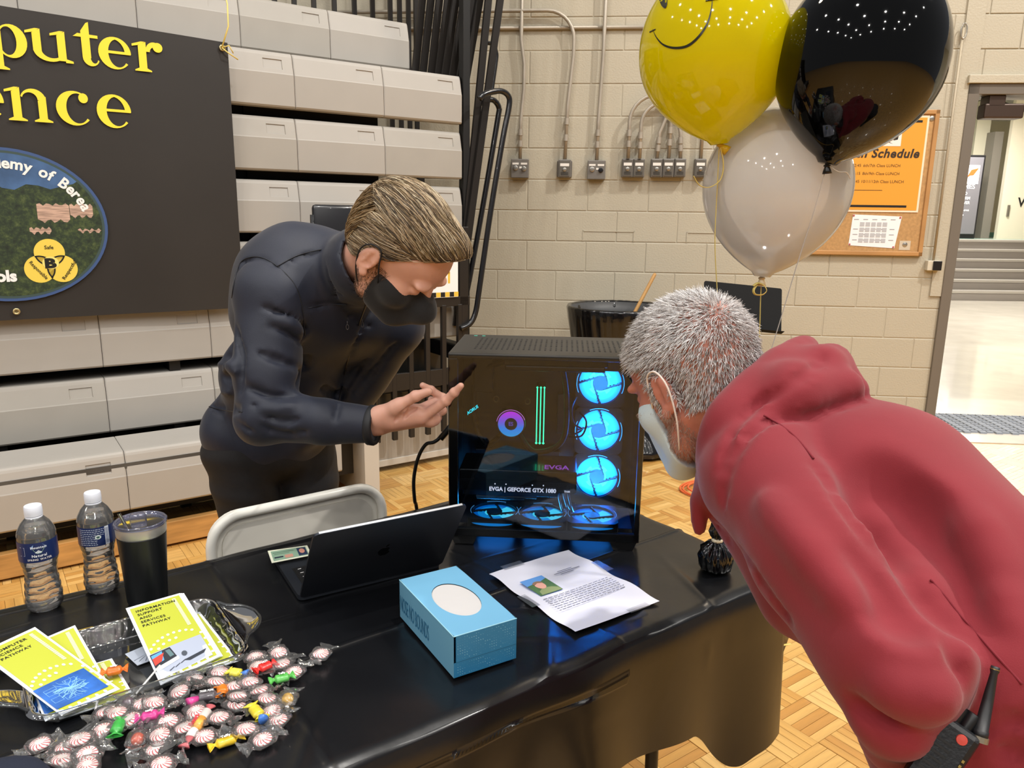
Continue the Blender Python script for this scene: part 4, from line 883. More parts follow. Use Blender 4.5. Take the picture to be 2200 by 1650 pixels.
# ------------------------------------------------------------------ tissue box
tc_, ts_ = math.cos(.5395), math.sin(.5395); ta, tb_ = V(tc_, ts_, 0), V(-ts_, tc_, 0); tcn = V(-.0951, 1.2279, TZ+.0055); TW, TL_, TH = .1179, .2249, .0746
tis = thing('tissue_box', 'light blue cardboard tissue box with an oval film window and dotted ends', 'tissue box', tuple(tcn))
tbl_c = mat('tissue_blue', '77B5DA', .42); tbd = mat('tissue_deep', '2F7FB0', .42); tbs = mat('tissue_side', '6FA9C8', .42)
def TP(x, y, z): return tcn+ta*x+tb_*y+V(0, 0, z)
OV = 40; ov = [(.038*math.cos(a), .062*math.sin(a)-.004) for a in np.linspace(0, 2*PI, OV+1)[:-1]]
bd = []
for a in np.linspace(0, 2*PI, OV+1)[:-1]:
    c, s = math.cos(a), math.sin(a); k = min((TW/2)/max(abs(c), 1e-6), (TL_/2)/max(abs(s), 1e-6)); bd.append((c*k, s*k))
m = MB()
for i in range(OV):
    j = (i+1) % OV; m.poly([TP(*bd[i], TH), TP(*bd[j], TH), TP(*ov[j], TH), TP(*ov[i], TH)])
for cx, cy in ((1, 1), (-1, 1), (-1, -1), (1, -1)):
    near_ = sorted(range(OV), key=lambda i: math.hypot(bd[i][0]-cx*TW/2, bd[i][1]-cy*TL_/2))[:2]; m.poly([TP(*bd[near_[0]], TH), TP(*bd[near_[1]], TH), TP(cx*TW/2, cy*TL_/2, TH)])
m.poly([TP(-TW/2, -TL_/2, 0), TP(-TW/2, TL_/2, 0), TP(TW/2, TL_/2, 0), TP(TW/2, -TL_/2, 0)])
fixn(obj('top_panel', m, tbl_c, parent=tis))
m = MB(); m.poly([TP(-TW/2, TL_/2, 0), TP(-TW/2, -TL_/2, 0), TP(-TW/2, -TL_/2, TH), TP(-TW/2, TL_/2, TH)]); m.poly([TP(TW/2, -TL_/2, 0), TP(TW/2, TL_/2, 0), TP(TW/2, TL_/2, TH), TP(TW/2, -TL_/2, TH)]); obj('side_panel', m, tbs, parent=tis)
m = MB(); m.poly([TP(-TW/2, -TL_/2, 0), TP(TW/2, -TL_/2, 0), TP(TW/2, -TL_/2, TH*.36), TP(-TW/2, -TL_/2, TH*.36)]); m.box((-TW/2+.004, -TL_/2-.0008, TH*.37), (TW/2-.0005, -TL_/2+.001, TH-.0005), c=tcn, ax=(ta, tb_, V(0, 0, 1))); obj('end_panel', m, tbd, parent=tis)
m = MB(); m.poly([TP(TW/2, TL_/2, 0), TP(-TW/2, TL_/2, 0), TP(-TW/2, TL_/2, TH), TP(TW/2, TL_/2, TH)]); obj('end_panel', m, tbd, parent=tis)
m = MB(); 
for a, b in (((-TW/2, -TL_/2), (TW/2, -TL_/2)), ((-TW/2, -TL_/2), (-TW/2, TL_/2))): m.tube([TP(*a, TH-.0003), TP(*b, TH-.0003)], .0008, 6)
obj('edge', m, mat('tissue_edge', 'A5DBEE', .4), parent=tis)
m = MB()
for i in range(26):
    for j in range(15):
        x = -TW/2+.007+i*.0042; z = .004+j*.0047
        if x > TW/2-.004 or (i*7+j*13+(i*j) % 5) % 9 < 3-2*math.sin(i*.9) or abs(z-TH*.365) < .002: continue
        r = .0006*(1+.5*math.sin(i*.5+j*.8)); y = -TL_/2-.0011; m.poly([TP(x-r, y, z), TP(x, y, z-r), TP(x+r, y, z), TP(x, y, z+r)])
obj('dots', m, mat('tissue_dot', '8CC6DC', .5), parent=tis, kind='stuff')
m = MB(); m.poly([TP(x, y, TH-.0016) for x, y in ov]); obj('film', m, mat('film_white', 'DAD9DA', .25, bump=.2, bscale=40, bdist=.002, coat=.4), parent=tis)
m = MB(); put_text(m, 'NOSE NO BOUNDS', TP(-TW/2-.0006, TL_/2-.004, TH*.22), -tb_, V(0, 0, 1), w=.125, h=.030, lift=0, space=.95); obj('lettering', m, mat('tissue_ink', '2F6F96', .5), parent=tis)
# ------------------------------------------------------------------ laptop
la = .5404; LX, LN = V(math.cos(la), math.sin(la), 0), V(math.sin(la), -math.cos(la), 0); LH = V(-.408, 1.350, TZ+.012)
lap = thing('laptop', 'dark grey laptop half open with its lid towards the viewer', 'laptop', tuple(LH-V(0, 0, .01)))
def rrect(x0, y0, x1, y1, r, n=6):
    o = []
    for cx, cy, a in ((x0+r, y0+r, PI), (x1-r, y0+r, 1.5*PI), (x1-r, y1-r, 0), (x0+r, y1-r, .5*PI)):
        o += [(cx+r*math.cos(a+k*PI/2/n), cy+r*math.sin(a+k*PI/2/n)) for k in range(n+1)]
    return o
sg_ = mat('aluminium_dark', '30343C', .42, metal=.6)
m = MB(); m.prism(rrect(0, 0, .304, .212, .012), LH-V(0, 0, .009), LX, -LN, .010); fixn(obj('base', m, sg_, parent=lap))
m = MB(); m.box((.02, .025, .0), (.284, .125, .0006), c=LH+V(0, 0, .0012), ax=(LX, -LN, V(0, 0, 1))); obj('keyboard_well', m, mat('key_black', '0C0C0E', .5), parent=lap)
km = mat('key_cap', '121214', .45); prn = mat('key_print', 'D8D8D8', .5)
kmesh = None
for r in range(5):
    for c in range(14):
        x = .024+c*.0187; y = .031+r*.0188
        if r == 4 and 4 <= c <= 8: continue
        if kmesh is None:
            mb = MB(); mb.box((0, 0, 0), (.0165, .0165, .0014), c=V(0, 0, 0), ax=(V(1, 0, 0), V(0, 1, 0), V(0, 0, 1)), bev=.0006); ko = obj('key', mb, km, parent=lap, local=True); kmesh = ko.data
        else: ko = bpy.data.objects.new('key', kmesh); C.objects.link(ko); ko.parent = lap
        mm = Matrix(((LX[0], -LN[0], 0), (LX[1], -LN[1], 0), (0, 0, 1))).to_4x4(); mm.translation = Vector((LX*x-LN*y)+V(0, 0, .010+.0016)); ko.matrix_basis = mm
m = MB()
for r in range(5):
    for c in range(14): x = .024+c*.0187+.005; y = .031+r*.0188+.006; m.box((x, y, 0), (x+.007, y+.002, .0002), c=LH+V(0, 0, .0032), ax=(LX, -LN, V(0, 0, 1)))
obj('key_print', m, prn, parent=lap, kind='stuff')
m = MB(); m.box((.11, .138, 0), (.205, .2, .0004), c=LH+V(0, 0, .0012), ax=(LX, -LN, V(0, 0, 1))); obj('trackpad', m, mat('trackpad', '2B2E35', .3, metal=.4), parent=lap)
th_ = .98; LL = LN*math.cos(th_)+V(0, 0, 1)*math.sin(th_); LB = nrm(np.cross(LX, LL))
m = MB(); m.prism(rrect(0, 0, .304, .212, .011), LH+LL*.002, LX, LL, .0045); fixn(obj('lid', m, sg_, parent=lap, auto=30))
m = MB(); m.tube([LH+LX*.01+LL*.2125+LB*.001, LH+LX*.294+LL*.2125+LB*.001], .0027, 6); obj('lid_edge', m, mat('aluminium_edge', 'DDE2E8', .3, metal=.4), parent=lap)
side = 1 if (LB@LN) > 0 else -1
o_ = LH+LL*.002+(LB*.0045 if side > 0 else 0*LB)
m = MB(); m.prism(rrect(.008, .008, .296, .204, .006), LH+LL*.002+(-LB*.0003 if side > 0 else LB*.0048), LX, LL, .0003); fixn(obj('screen', m, mat('screen_black', '050506', .1), parent=lap))
# fruit mark on the lid
cx, cy = .152, .106; am = MB(); fr_ = []
for a in np.linspace(0, 2*PI, 41)[:-1]:
    r = .0125*(1+.10*math.cos(2*a)*0); x = r*1.0*math.cos(a)*(1-.10*math.sin(a)*-1*.5); y = r*1.08*math.sin(a)
    if math.sin(a) > .8: y -= .0022*(math.sin(a)-.8)/.2*max(0, 1-abs(math.cos(a))/.45)
    if math.sin(a) < -.85: y += .0012*max(0, 1-abs(math.cos(a))/.3)
    if math.cos(a) > .8 and abs(math.sin(a)-.15) < .5: x -= .0042*max(0, 1-((math.sin(a)-.15)/.42)**2)
    fr_.append((cx+x, cy+y))
off_ = LB*.0004*side
am.prism(fr_, o_+off_*0, LX, LL, .0004*side); leaf = [(cx+.001, cy+.0150), (cx+.0015, cy+.0185), (cx+.0045, cy+.0215), (cx+.0075, cy+.0222), (cx+.0068, cy+.0185), (cx+.004, cy+.0158)]
am.prism(leaf, o_, LX, LL, .0004*side); fixn(obj('emblem', am, mat('emblem_dark', '07080A', .12), parent=lap))
# ID card lying on the corner of the keyboard
c4 = [atz(575, 1184, .7635), atz(660, 1172, .7635), atz(670, 1193, .7535+.008), atz(584, 1210, .7535+.008)]
idc = thing('id_card', 'small pale green identity card lying on the laptop keyboard corner', 'card', tuple(c4[3]))
q2 = Quad(*c4); m = MB(); q2.sheet(m, 0, 0, 1, 1, .0006, .0008, 4); fixn(obj('card', m, mat('card_cream', 'D9DCC8', .35), parent=idc))
def cardp(x0, y0, x1, y1, c, nm): m = MB(); q2.sheet(m, x0, y0, x1, y1, .0010 if c != '7F9C88' else .0008, n=1); obj(nm, m, mat('cd_'+c, c, .4), parent=idc)
cardp(.06, .10, .94, .90, '7F9C88', 'card_field'); cardp(.70, .15, .92, .85, '2A3550', 'card_photo'); cardp(.10, .62, .32, .72, '22263A', 'card_print'); cardp(.36, .56, .56, .82, 'B8897A', 'card_print'); cardp(.1, .25, .62, .30, '55705F', 'card_print'); cardp(.12, .38, .5, .42, '55705F', 'card_print')
m = MB(); q2.poly(m, [(.81+.07*math.cos(a), .45+.22*math.sin(a)) for a in np.linspace(0, 6.28, 14)[:-1]], .0012); obj('card_face', m, mat('cd_face', 'C08878', .4), parent=idc)
# ------------------------------------------------------------------ bottles
pet = thin_clear('pet_plastic', 'FFFFFF', .06, .03, .15, 'FFFFFF'); capm = mat('cap_white', 'DDE2EE', .35, sss=0)  # white haze in the bottle plastic stands in for bright refracted light
water = mat('water', 'FFFFFF', .0, trans=1, ior=1.33)
def bottle(px, py, label, front, rz_=0):
    b = atz(px, py, TZ+.003); t = thing('water_bottle', label, 'bottle', tuple(b), 0, None)
    H = .203; prof = [(.0001, .004), (.018, .004), (.026, .001), (.030, .008), (.0315, .02), (.0295, .045), (.0265, .072), (.0285, .088), (.0318, .100), (.0322, .105), (.0322, .150), (.0305, .158), (.024, .171), (.0155, .181), (.0125, .184), (.0125, .190)]
    def wob(a, h): return 1+.012*math.sin(5*a)*(1 if h < .03 else 0)+(.022*math.sin(h*430+1.4*math.sin(3*a)+.8*math.sin(5*a)) if .012 < h < .096 else 0)
    pr = []
    for i in range(len(prof)-1):
        (r0, h0), (r1, h1) = prof[i], prof[i+1]; n = max(1, int(abs(h1-h0)/.0018)); pr += [(r0+(r1-r0)*k/n, h0+(h1-h0)*k/n) for k in range(n)]
    pr.append(prof[-1])
    m = MB(); m.lathe(pr, b, 48, wob=wob); obj('shell', m, pet, parent=t, smooth=True)
    m = MB(); wp = [(max(.0001, r-.0008), h) for r, h in pr if .003 < h < .163]; wp = [(.0001, wp[0][1])]+wp[1:]+[(.0001, wp[-1][1])]; m.lathe(wp, b, 48, wob=wob); obj('water', m, water, parent=t, smooth=True)
    m = MB(); m.lathe([(.0118, .186), (.0148, .186), (.015, .192), (.0148, .203), (.0138, .2045), (.0001, .2045)], b, 40, wob=lambda a, h: 1+.012*math.cos(40*a/2*2)*(h < .2)); obj('cap', m, capm, parent=t, auto=50)
    m = MB(); m.lathe([(.0142, .181), (.0145, .181), (.0145, .185), (.0142, .185)], b, 30); obj('cap_ring', m, capm, parent=t, smooth=True)
    navy = mat('label_navy', '1B2B5A', .35); m = MB(); m.lathe([(.0326, .104), (.0327, .105), (.0327, .141), (.0326, .142)], b, 48); m.f = [f for f in m.f if len(f) == 4]; m.m = [0]*len(m.f); lb = obj('label_band', m, navy, parent=t, smooth=True)
    tow = nrm(CAM-b)*V(1, 1, 0); a0 = math.atan2(tow[1], tow[0])
    def lp(x, z, r=.03295): a = a0+x/.0327; return b+V(r*math.cos(a), r*math.sin(a), z)   # x grows to the right as seen
    def patch(pts, c, nm, r=.03295): m = MB(); m.poly([lp(x, z, r) for x, z in pts]); obj(nm, m, mat('lb_'+c, c, .4), parent=lb)
    def arctext(s, xc, z, h, c, bold=.02, r=.0333):
        m = MB(); tot = sum((text2d(ch, bold)[0][:, 0].max()-text2d(ch, bold)[0][:, 0].min() if ch != ' ' else .35)+.08 for ch in s)*h/.7; x = xc-tot/2
        for ch in s:
            w_ = (text2d(ch, bold)[0][:, 0].max()-text2d(ch, bold)[0][:, 0].min() if ch != ' ' else .35)*h/.7
            if ch != ' ':
                p = lp(x+w_/2, z, r); a = a0+(x+w_/2)/.0327; ex = V(-math.sin(a), math.cos(a), 0); put_text(m, ch, p, ex, V(0, 0, 1), h=h, align='c', bold=bold)
            x += w_+.08*h/.7
        obj('lettering', m, mat('lb_'+c, c, .4), parent=lb)
    if front:
        patch([(-.012, .134), (-.008, .1385), (.008, .1385), (.013, .134), (.011, .130), (-.011, .130)], '8FB4E6', 'label_print'); patch([(-.009, .130), (.010, .130), (.004, .1215), (-.003, .1215)], '7FA08C', 'label_print'); patch([(-.006, .1235), (0, .128), (.006, .1235), (0, .1225)], 'E8EFF4', 'label_print', .0331)
        arctext('Mountain', .001, .1315, .0045, 'E9F0FA'); arctext('Natural', .001, .1152, .005, 'F4F6FA'); arctext('SPRING WATER', .001, .1085, .0036, 'E9E4E0')
        patch([(-.033, .134), (-.023, .134), (-.023, .1335), (-.033, .1335)], 'C8D0E0', 'label_print'); patch([(-.033, .118), (-.023, .118), (-.023, .1175), (-.033, .1175)], 'C8D0E0', 'label_print'); patch([(-.0235, .134), (-.023, .134), (-.023, .1175), (-.0235, .1175)], 'C8D0E0', 'label_print')
    else:
        m = MB(); rr2 = random.Random(3)
        for k in range(9):
            z = .1375-k*.0038
            x = -.032
            while x < (.012 if k < 4 else .0): w_ = rr2.uniform(.002, .005); m.poly([lp(x, z), lp(min(x+w_, .013), z), lp(min(x+w_, .013), z+.0011), lp(x, z+.0011)]); x += w_+.0012
        obj('label_print', m, mat('lb_C8D0E0', 'C8D0E0', .4), parent=lb, kind='stuff')
        patch([(.0015+.0055*math.cos(a), .1225+.0042*math.sin(a)) for a in np.linspace(0, 6.28, 18)[:-1]], 'DDEBE6', 'label_print'); patch([(.0015+.003*math.cos(a), .1222+.002*math.sin(a)) for a in np.linspace(0, 6.28, 12)[:-1]], '3A5D58', 'label_print', .0331)
        patch([(.014, .1045), (.022, .1045), (.022, .1415), (.014, .1415)], 'D5DCE8', 'label_print')
        m = MB()
        for k in range(13): m.poly([lp(.015, .108+k*.0024, .0331), lp(.021, .108+k*.0024, .0331), lp(.021, .109+k*.0024, .0331), lp(.015, .109+k*.0024, .0331)])
        obj('barcode', m, mat('lb_5A6488', '5A6488', .4), parent=lb, kind='stuff')
    return t
bottle(98, 1303, 'clear water bottle with a navy front label, left of the other bottle', True)
bottle(221, 1265, 'clear water bottle with a barcode side of its navy label, beside the black tumbler', False)
# ------------------------------------------------------------------ tumbler with straw
b = atz(318, 1287, TZ+.003); tum = thing('tumbler', 'black steel tumbler with a silver rim and a clear lid', 'tumbler', tuple(b))
m = MB(); m.lathe([(.0001, .0), (.033, .0), (.036, .003), (.0365, .006), (.039, .06), (.0435, .136), (.0438, .139)], b, 56); obj('body', m, mat('tumbler_black', '101214', .36), parent=tum, smooth=True)
m = MB(); m.lathe([(.0438, .139), (.0442, .140), (.0448, .157), (.0442, .1585), (.041, .158), (.040, .11), (.036, .02), (.0001, .018)], b, 56); obj('steel_rim', m, mat('steel_brushed', 'D6D4CF', .42, metal=.85), parent=tum, smooth=True)
m = MB(); m.lathe([(.0445, .1582), (.0465, .1585), (.047, .163), (.0455, .165), (.041, .1635), (.0395, .156), (.0001, .155)], b, 56); obj('lid', m, thin_clear('lid_clear', 'D9DCF2', .14, .06, .25, 'B9BCE0'), parent=tum, smooth=True)
m = MB(); dd = LX; m.box((-.014, .012, .156), (.014, .032, .170), c=b, ax=(TB.u, TB.v, V(0, 0, 1)), bev=.003); fixn(obj('lid_slider', m, thin_clear('lid_clear2', 'E8E8F4', .14, .06, .2, 'D0D0E8'), parent=tum, smooth=True))
s1_ = at(255, 1102, 1.30); s0_ = b+V(-.004, -.004, .10); d = s1_-s0_
m = MB(); m.tube([s0_, s0_+d], .0032, 12, cap=False); m.tube([s0_+d*.2, s0_+d], .0026, 12, cap=False); tag(obj('drinking_straw', m, mat('steel_bright', 'C9C7C2', .22, metal=1), smooth=True), 'short metal drinking straw sticking out of the black tumbler', 'straw')
# ------------------------------------------------------------------ cream folding chair behind the table
ch = thing('folding_chair', 'cream plastic folding chair pushed in behind the black table', 'chair', tuple(TB.P(.63, 1.95, 0)), TB.ang)
cm = mat('chair_cream', 'EEEBE2', .38, var=.04, vscale=6); CU0, CU1, CV = .415, .862, 1.735
pl_ = rrect(CU0, .50, CU1, .787, .075, 8)
m = MB(); m.prism([(u_, z_) for u_, z_ in pl_], TB.P(0, CV+.012, 0), TB.u, V(0, 0, 1), -.016); fixn(obj('backrest', m, cm, parent=ch))
m = MB(); m.prism(rrect(CU0+.03, .53, CU1-.03, .755, .05, 6), TB.P(0, CV+.0115, 0), TB.u, V(0, 0, 1), .005); fixn(obj('back_panel', m, mat('chair_cream2', 'E0DCD2', .4), parent=ch))
m = MB(); loop = [TB.P(u_, CV, z_) for u_, z_ in rrect(CU0+.003, .5, CU1-.003, .785, .075, 8)]
top = [p for p in loop if p[2] > .55]; m.tube(loop, .0125, 10, closed=True); obj('back_tube', m, mat('tube_cream', 'F2F0E8', .25), parent=ch, smooth=True)
m = MB(); m.box((CU0+.03, CV-.44, .43), (CU1-.03, CV-.05, .46), TB, bev=.012); fixn(obj('seat', m, cm, parent=ch, smooth=True))
for u_ in (CU0+.01, CU1-.01):
    m = MB(); m.tube([TB.P(u_, CV, .52), TB.P(u_, CV-.05, .40), TB.P(u_, CV-.38, .012)], .0115, 8); obj('leg', m, mat('tube_cream', 'F2F0E8', .25), parent=ch, smooth=True)
    m = MB(); m.tube([TB.P(u_, CV-.38, .44), TB.P(u_, CV-.12, .20), TB.P(u_, CV-.02, .012)], .0115, 8); obj('leg', m, mat('tube_cream', 'F2F0E8', .25), parent=ch, smooth=True)
# ------------------------------------------------------------------ balloon weight on the table corner
wb = atz(1536, 1222, TZ+.002); wt = thing('balloon_weight', 'small glossy black foil-wrapped balloon weight on the table corner', 'weight', tuple(wb))
rs = np.random.RandomState(5); fm_ = [(rs.randint(3, 18), rs.uniform(0, 6.28), rs.uniform(.3, 1)) for _ in range(12)]
def ff(a, s=1.): return sum(c*math.sin(n*a+p*s) for n, p, c in fm_)/3.2
m = MB(); pr = [(.0001, 0, 0), (.028, 0, .001), (.034, .006, .002), (.0365, .02, .003), (.036, .035, .004), (.031, .048, .006), (.020, .058, .006), (.010, .064, .003), (.0075, .068, .002), (.012, .078, .004), (.015, .09, .006), (.010, .104, .006), (.003, .112, .002)]
P = np.array([[wb+V(math.cos(a)*(r+am*ff(a, 1+h*30)), math.sin(a)*(r+am*ff(a, 1+h*30)), h+am*.8*ff(a*2, 2)) for a in np.linspace(0, 2*PI, 90)] for r, h, am in pr]); m.grid(P)
fixn(obj('foil_wrap', m, mat('foil_black', '08080A', .1, bump=.35, bscale=60, bdist=.003, coat=.6), parent=wt, smooth=True))
m = MB(); m.lathe([(.009, .062), (.012, .064), (.012, .069), (.009, .071)], wb, 20); obj('tie', m, mat('ribbon_cream', 'E6DCC0', .4), parent=wt, smooth=True)
# ------------------------------------------------------------------ clear tray with handles, brochures
TU0, TU1, TV0, TV1, TRZ = .025, .325, 1.165, 1.39, .031
tray_m = thin_clear('tray_clear', 'F2F4F6', .13, .05, .06, 'E0E4E8')
tr = thing('serving_tray', 'clear ribbed plastic tray with curved handles holding the brochures', 'tray', tuple(TB.P((TU0+TU1)/2, (TV0+TV1)/2, TZ+.004)), TB.ang)
def ringp(off, z, r=.03, rib=0):
    pts = rrect(TU0-off, TV0-off, TU1+off, TV1+off, max(.008, r+off), 8); o = []
    for i in range(len(pts)):
        a, b_ = np.array(pts[i]), np.array(pts[(i+1) % len(pts)]); n = max(1, int(np.linalg.norm(b_-a)/.004))
        for k in range(n):
            p = a+(b_-a)*k/n; s = p[0]+p[1]; c = np.array([(TU0+TU1)/2, (TV0+TV1)/2]); dr_ = p-c; dr_ /= np.linalg.norm(dr_)+1e-9; p = p+dr_*rib*math.sin(2*PI*(p[0]-p[1]+2*s)/.018*.5)
            o.append(TB.P(p[0], p[1], z))
    return o
rings = [ringp(-.022, TZ+.005, .03), ringp(-.014, TZ+.006, .03, .0006), ringp(-.009, TZ+.016, .03, .0016), ringp(-.004, TZ+.026, .03, .0016), ringp(0, TZ+TRZ, .03), ringp(.006, TZ+TRZ+.001, .03), ringp(.010, TZ+TRZ-.004, .03)]
n_ = min(len(r) for r in rings); 
def resamp(r, n=420):
    r = np.array(r+[r[0]]); d = np.r_[0, np.cumsum(np.linalg.norm(np.diff(r, axis=0), axis=1))]; t = np.linspace(0, d[-1], n+1); return np.stack([np.interp(t, d, r[:, k]) for k in range(3)], 1)
m = MB(); m.grid(np.array([resamp(r) for r in rings])); m.poly(resamp(rings[0])[:-1]); obj('pan', m, tray_m, parent=tr, smooth=True)
for sgn, ue in ((-1, TU0), (1, TU1)):
    m = MB(); vc = (TV0+TV1)/2; outl = [(0, -.085), (.008, -.07), (.014, -.062), (.034, -.045), (.046, -.02), (.048, 0), (.046, .02), (.034, .045), (.014, .062), (.008, .07), (0, .085)]
    out3 = bez([TB.P(ue+sgn*(.006+a), vc+b_, TZ+TRZ) for a, b_ in outl], 5); inn3 = bez([TB.P(ue+sgn*.004, vc+b_, TZ+TRZ-.001) for a, b_ in outl], 5)
    m.grid(np.array([inn3, [(a*.3+b_*.7)-V(0, 0, .006) for a, b_ in zip(inn3, out3)], out3])); m.tube(out3, .0028, 8); fixn(obj('handle', m, tray_m, parent=tr, smooth=True))
yel = mat('brochure_yellow', 'B8BF40', .35); pw = mat('brochure_white', 'E6ECF4', .35); dotm = mat('brochure_dot', 'F3F6E4', .4); inkm = mat('ink_black', '141414', .5)
def brochure(c, label, kind, title, stackn=1, group='brochures on the clear tray'):
    t = thing('brochure', label, 'brochure', tuple(c[3]), 0, group); Q = Quad(*c, bend=.0015)
    m = MB(); Q.sheet(m, 0, 0, 1, 1, 0, .0007); fixn(obj('sheet', m, pw, parent=t))
    m = MB(); Q.sheet(m, .055, .03, .955, .97, .0005); obj('print_field', m, yel, parent=t)
    m = MB(); 
    for i, (x, y) in enumerate([(.09, .60), (.16, .565), (.24, .54), (.33, .522), (.43, .513), (.53, .513), (.63, .52), (.73, .535), (.82, .56), (.2, .63), (.3, .60), (.41, .585), (.52, .585), (.07, .965), (.93, .63), (.94, .72), (.945, .82), (.93, .91), (.2, .968), (.35, .965), (.5, .962), (.65, .965), (.8, .962)]):
        Q.poly(m, [(x+.027*math.cos(a), y+.015*math.sin(a)) for a in np.linspace(0, -6.28, 12)[:-1]], .0010)
    obj('dots', m, dotm, parent=t, kind='stuff')
    m = MB()
    for i in range(22): Q.sheet(m, .80, .06+i*.0195, .865, .075+i*.0195, .0010, n=1)
    obj('pale_print', m, mat('brochure_pale', 'E9ECC0', .4), parent=t, kind='stuff')
    m = MB()
    for i, s in enumerate(title): Q.text(m, s, .13, .105+i*.052, h=.0062, lift=.0013, bold=.015, space=1.12)
    if title: obj('lettering', m, inkm, parent=t)
    if kind == 'brain':
        m = MB(); Q.sheet(m, .03, .655, .90, .935, .0013); obj('picture', m, mat('brochure_blue', '2C63B4', .35, var=.55, vscale=22), parent=t)
        m = MB(); r_ = random.Random(9)
        for k in range(34):
            a = r_.uniform(0, 6.28); x, y = .47, .79
            for st_ in range(4):
                nx = x+.055*math.cos(a)*1.3; ny = y+.026*math.sin(a)*1.2; d = np.array([-(ny-y), nx-x]); d = d/np.linalg.norm(d)*.0028
                if abs(nx-.47) < .29 and abs(ny-.79) < .115: Q.poly(m, [(x-d[0], y-d[1]), (x+d[0], y+d[1]), (nx+d[0]*.6, ny+d[1]*.6), (nx-d[0]*.6, ny-d[1]*.6)], .0016+.00001*k)
                x, y = nx, ny; a += r_.uniform(-.9, .9)
        for k in range(10):
            x0, y0, w_, h_ = r_.uniform(.08, .6), r_.uniform(.68, .86), r_.uniform(.1, .25), r_.uniform(.02, .06)
            for (a, b_, c_, d_) in ((x0, y0, x0+w_, y0+.002), (x0, y0+h_, x0+w_, y0+h_+.002), (x0, y0, x0+.005, y0+h_), (x0+w_, y0, x0+w_+.005, y0+h_)): Q.sheet(m, a, b_, min(c_, .89), min(d_, .93), .0015, n=1)
        obj('picture_lines', m, mat('brochure_cyan', '8CC4F0', .4), parent=t, kind='stuff')
    elif kind == 'desk':
        m = MB(); Q.sheet(m, .03, .655, .90, .955, .0013); obj('picture', m, mat('brochure_grey', 'A9B2C6', .35), parent=t)
        def pp(pts, c, l=.0017): m = MB(); Q.poly(m, pts[::-1] if False else pts, l); obj('picture_shape', m, mat('br_'+c, c, .4), parent=t)
        pp([(.03, .80), (.90, .80), (.90, .955), (.03, .955)], 'C3CAD8', .0015); pp([(.03, .665), (.36, .665), (.40, .80), (.03, .83)], '2B303A'); pp([(.04, .68), (.22, .675), (.2, .78), (.04, .79)], '5AA0DC', .002); pp([(.04, .72), (.24, .70), (.16, .78), (.04, .80)], 'D8453A', .0023)
        pp([(.27, .685), (.34, .685), (.37, .77), (.30, .775)], '5E7A80', .002); pp([(.03, .825), (.42, .795), (.42, .835), (.03, .87)], 'D8DEE8', .0019)
        pp([(.46, .87), (.86, .85), (.8, .885), (.55, .90)], '343944', .0021); pp([(.52+.045*math.cos(a), .80+.03*math.sin(a)) for a in np.linspace(0, 6.28, 14)[:-1]], '4B525E', .0021)
        for k, (x, y) in enumerate(((.2, .91), (.3, .90), (.4, .885))): pp([(x, y), (x+.09, y-.02), (x+.095, y-.014), (x+.01, y+.006)], '3A3F4C', .0021)
    return t
brochure([TB.P(.045, 1.31, TZ+.009), TB.P(.145, 1.31, TZ+.009), TB.P(.155, 1.18, TZ+.0085), TB.P(.055, 1.18, TZ+.0085)], 'yellow brochure lying flat on the tray bottom under the computer science ones', 'plain', [])
brochure([TB.P(.205, 1.385, TZ+.009), TB.P(.305, 1.385, TZ+.009), TB.P(.315, 1.182, TZ+.0085), TB.P(.215, 1.182, TZ+.0085)], 'yellow brochure lying flat on the tray bottom under the information support ones', 'plain', [])
for i in range(3):
    dx = (8-4*i, -1*i); z = .0022*i
    brochure([atz(272+dx[0]-i, 1307, TZ+.050+z), atz(387+dx[0], 1274, TZ+.050+z), atz(474+dx[0]*.6, 1409, TZ+.012+z), atz(345+dx[0]*.6, 1472, TZ+.012+z)], ('top brochure of the right pile, titled information support and services' if i == 2 else 'brochure showing only its white edge, second from the top of the right pile' if i == 1 else 'brochure showing only its white edge, lowest of the leaning right pile'), 'desk' if i == 2 else 'plain', ['INFORMATION', 'SUPPORT', 'AND', 'SERVICES', 'PATHWAY'] if i == 2 else [])
brochure([atz(30, 1398, TZ+.040), atz(161, 1343, TZ+.044), atz(243, 1486, TZ+.012), atz(97, 1550, TZ+.012)], 'tilted yellow brochure behind the front computer science one on the left', 'brain', [])
brochure([atz(-46, 1403, TZ+.052), atz(75, 1347, TZ+.056), atz(258, 1480, TZ+.020), atz(131, 1537, TZ+.020)], 'front left brochure with a blue brain picture, titled computer science pathway', 'brain', ['COMPUTER', 'SCIENCE', 'PATHWAY'])
# small patterned card in the tray
c4 = [TB.P(.165, 1.31, TZ+.0095), TB.P(.22, 1.325, TZ+.0095), TB.P(.235, 1.27, TZ+.0095), TB.P(.175, 1.262, TZ+.0095)]
q3 = Quad(*c4); pk = thing('patterned_card', 'small pale card with a fine line pattern lying in the clear tray', 'card', tuple(c4[3]))
m = MB(); q3.sheet(m, 0, 0, 1, 1, .0004, .0008, 2); fixn(obj('card', m, mat('card_pale', 'B9C2D2', .3), parent=pk))
m = MB()
for k in range(9): a = k*.35; q3.poly(m, [(.5, .5), (.5+.5*math.cos(a), .5+.5*math.sin(a)), (.5+.49*math.cos(a+.04), .5+.49*math.sin(a+.04))], .0008)
obj('pattern', m, mat('card_lines', '5A6072', .4), parent=pk, kind='stuff')
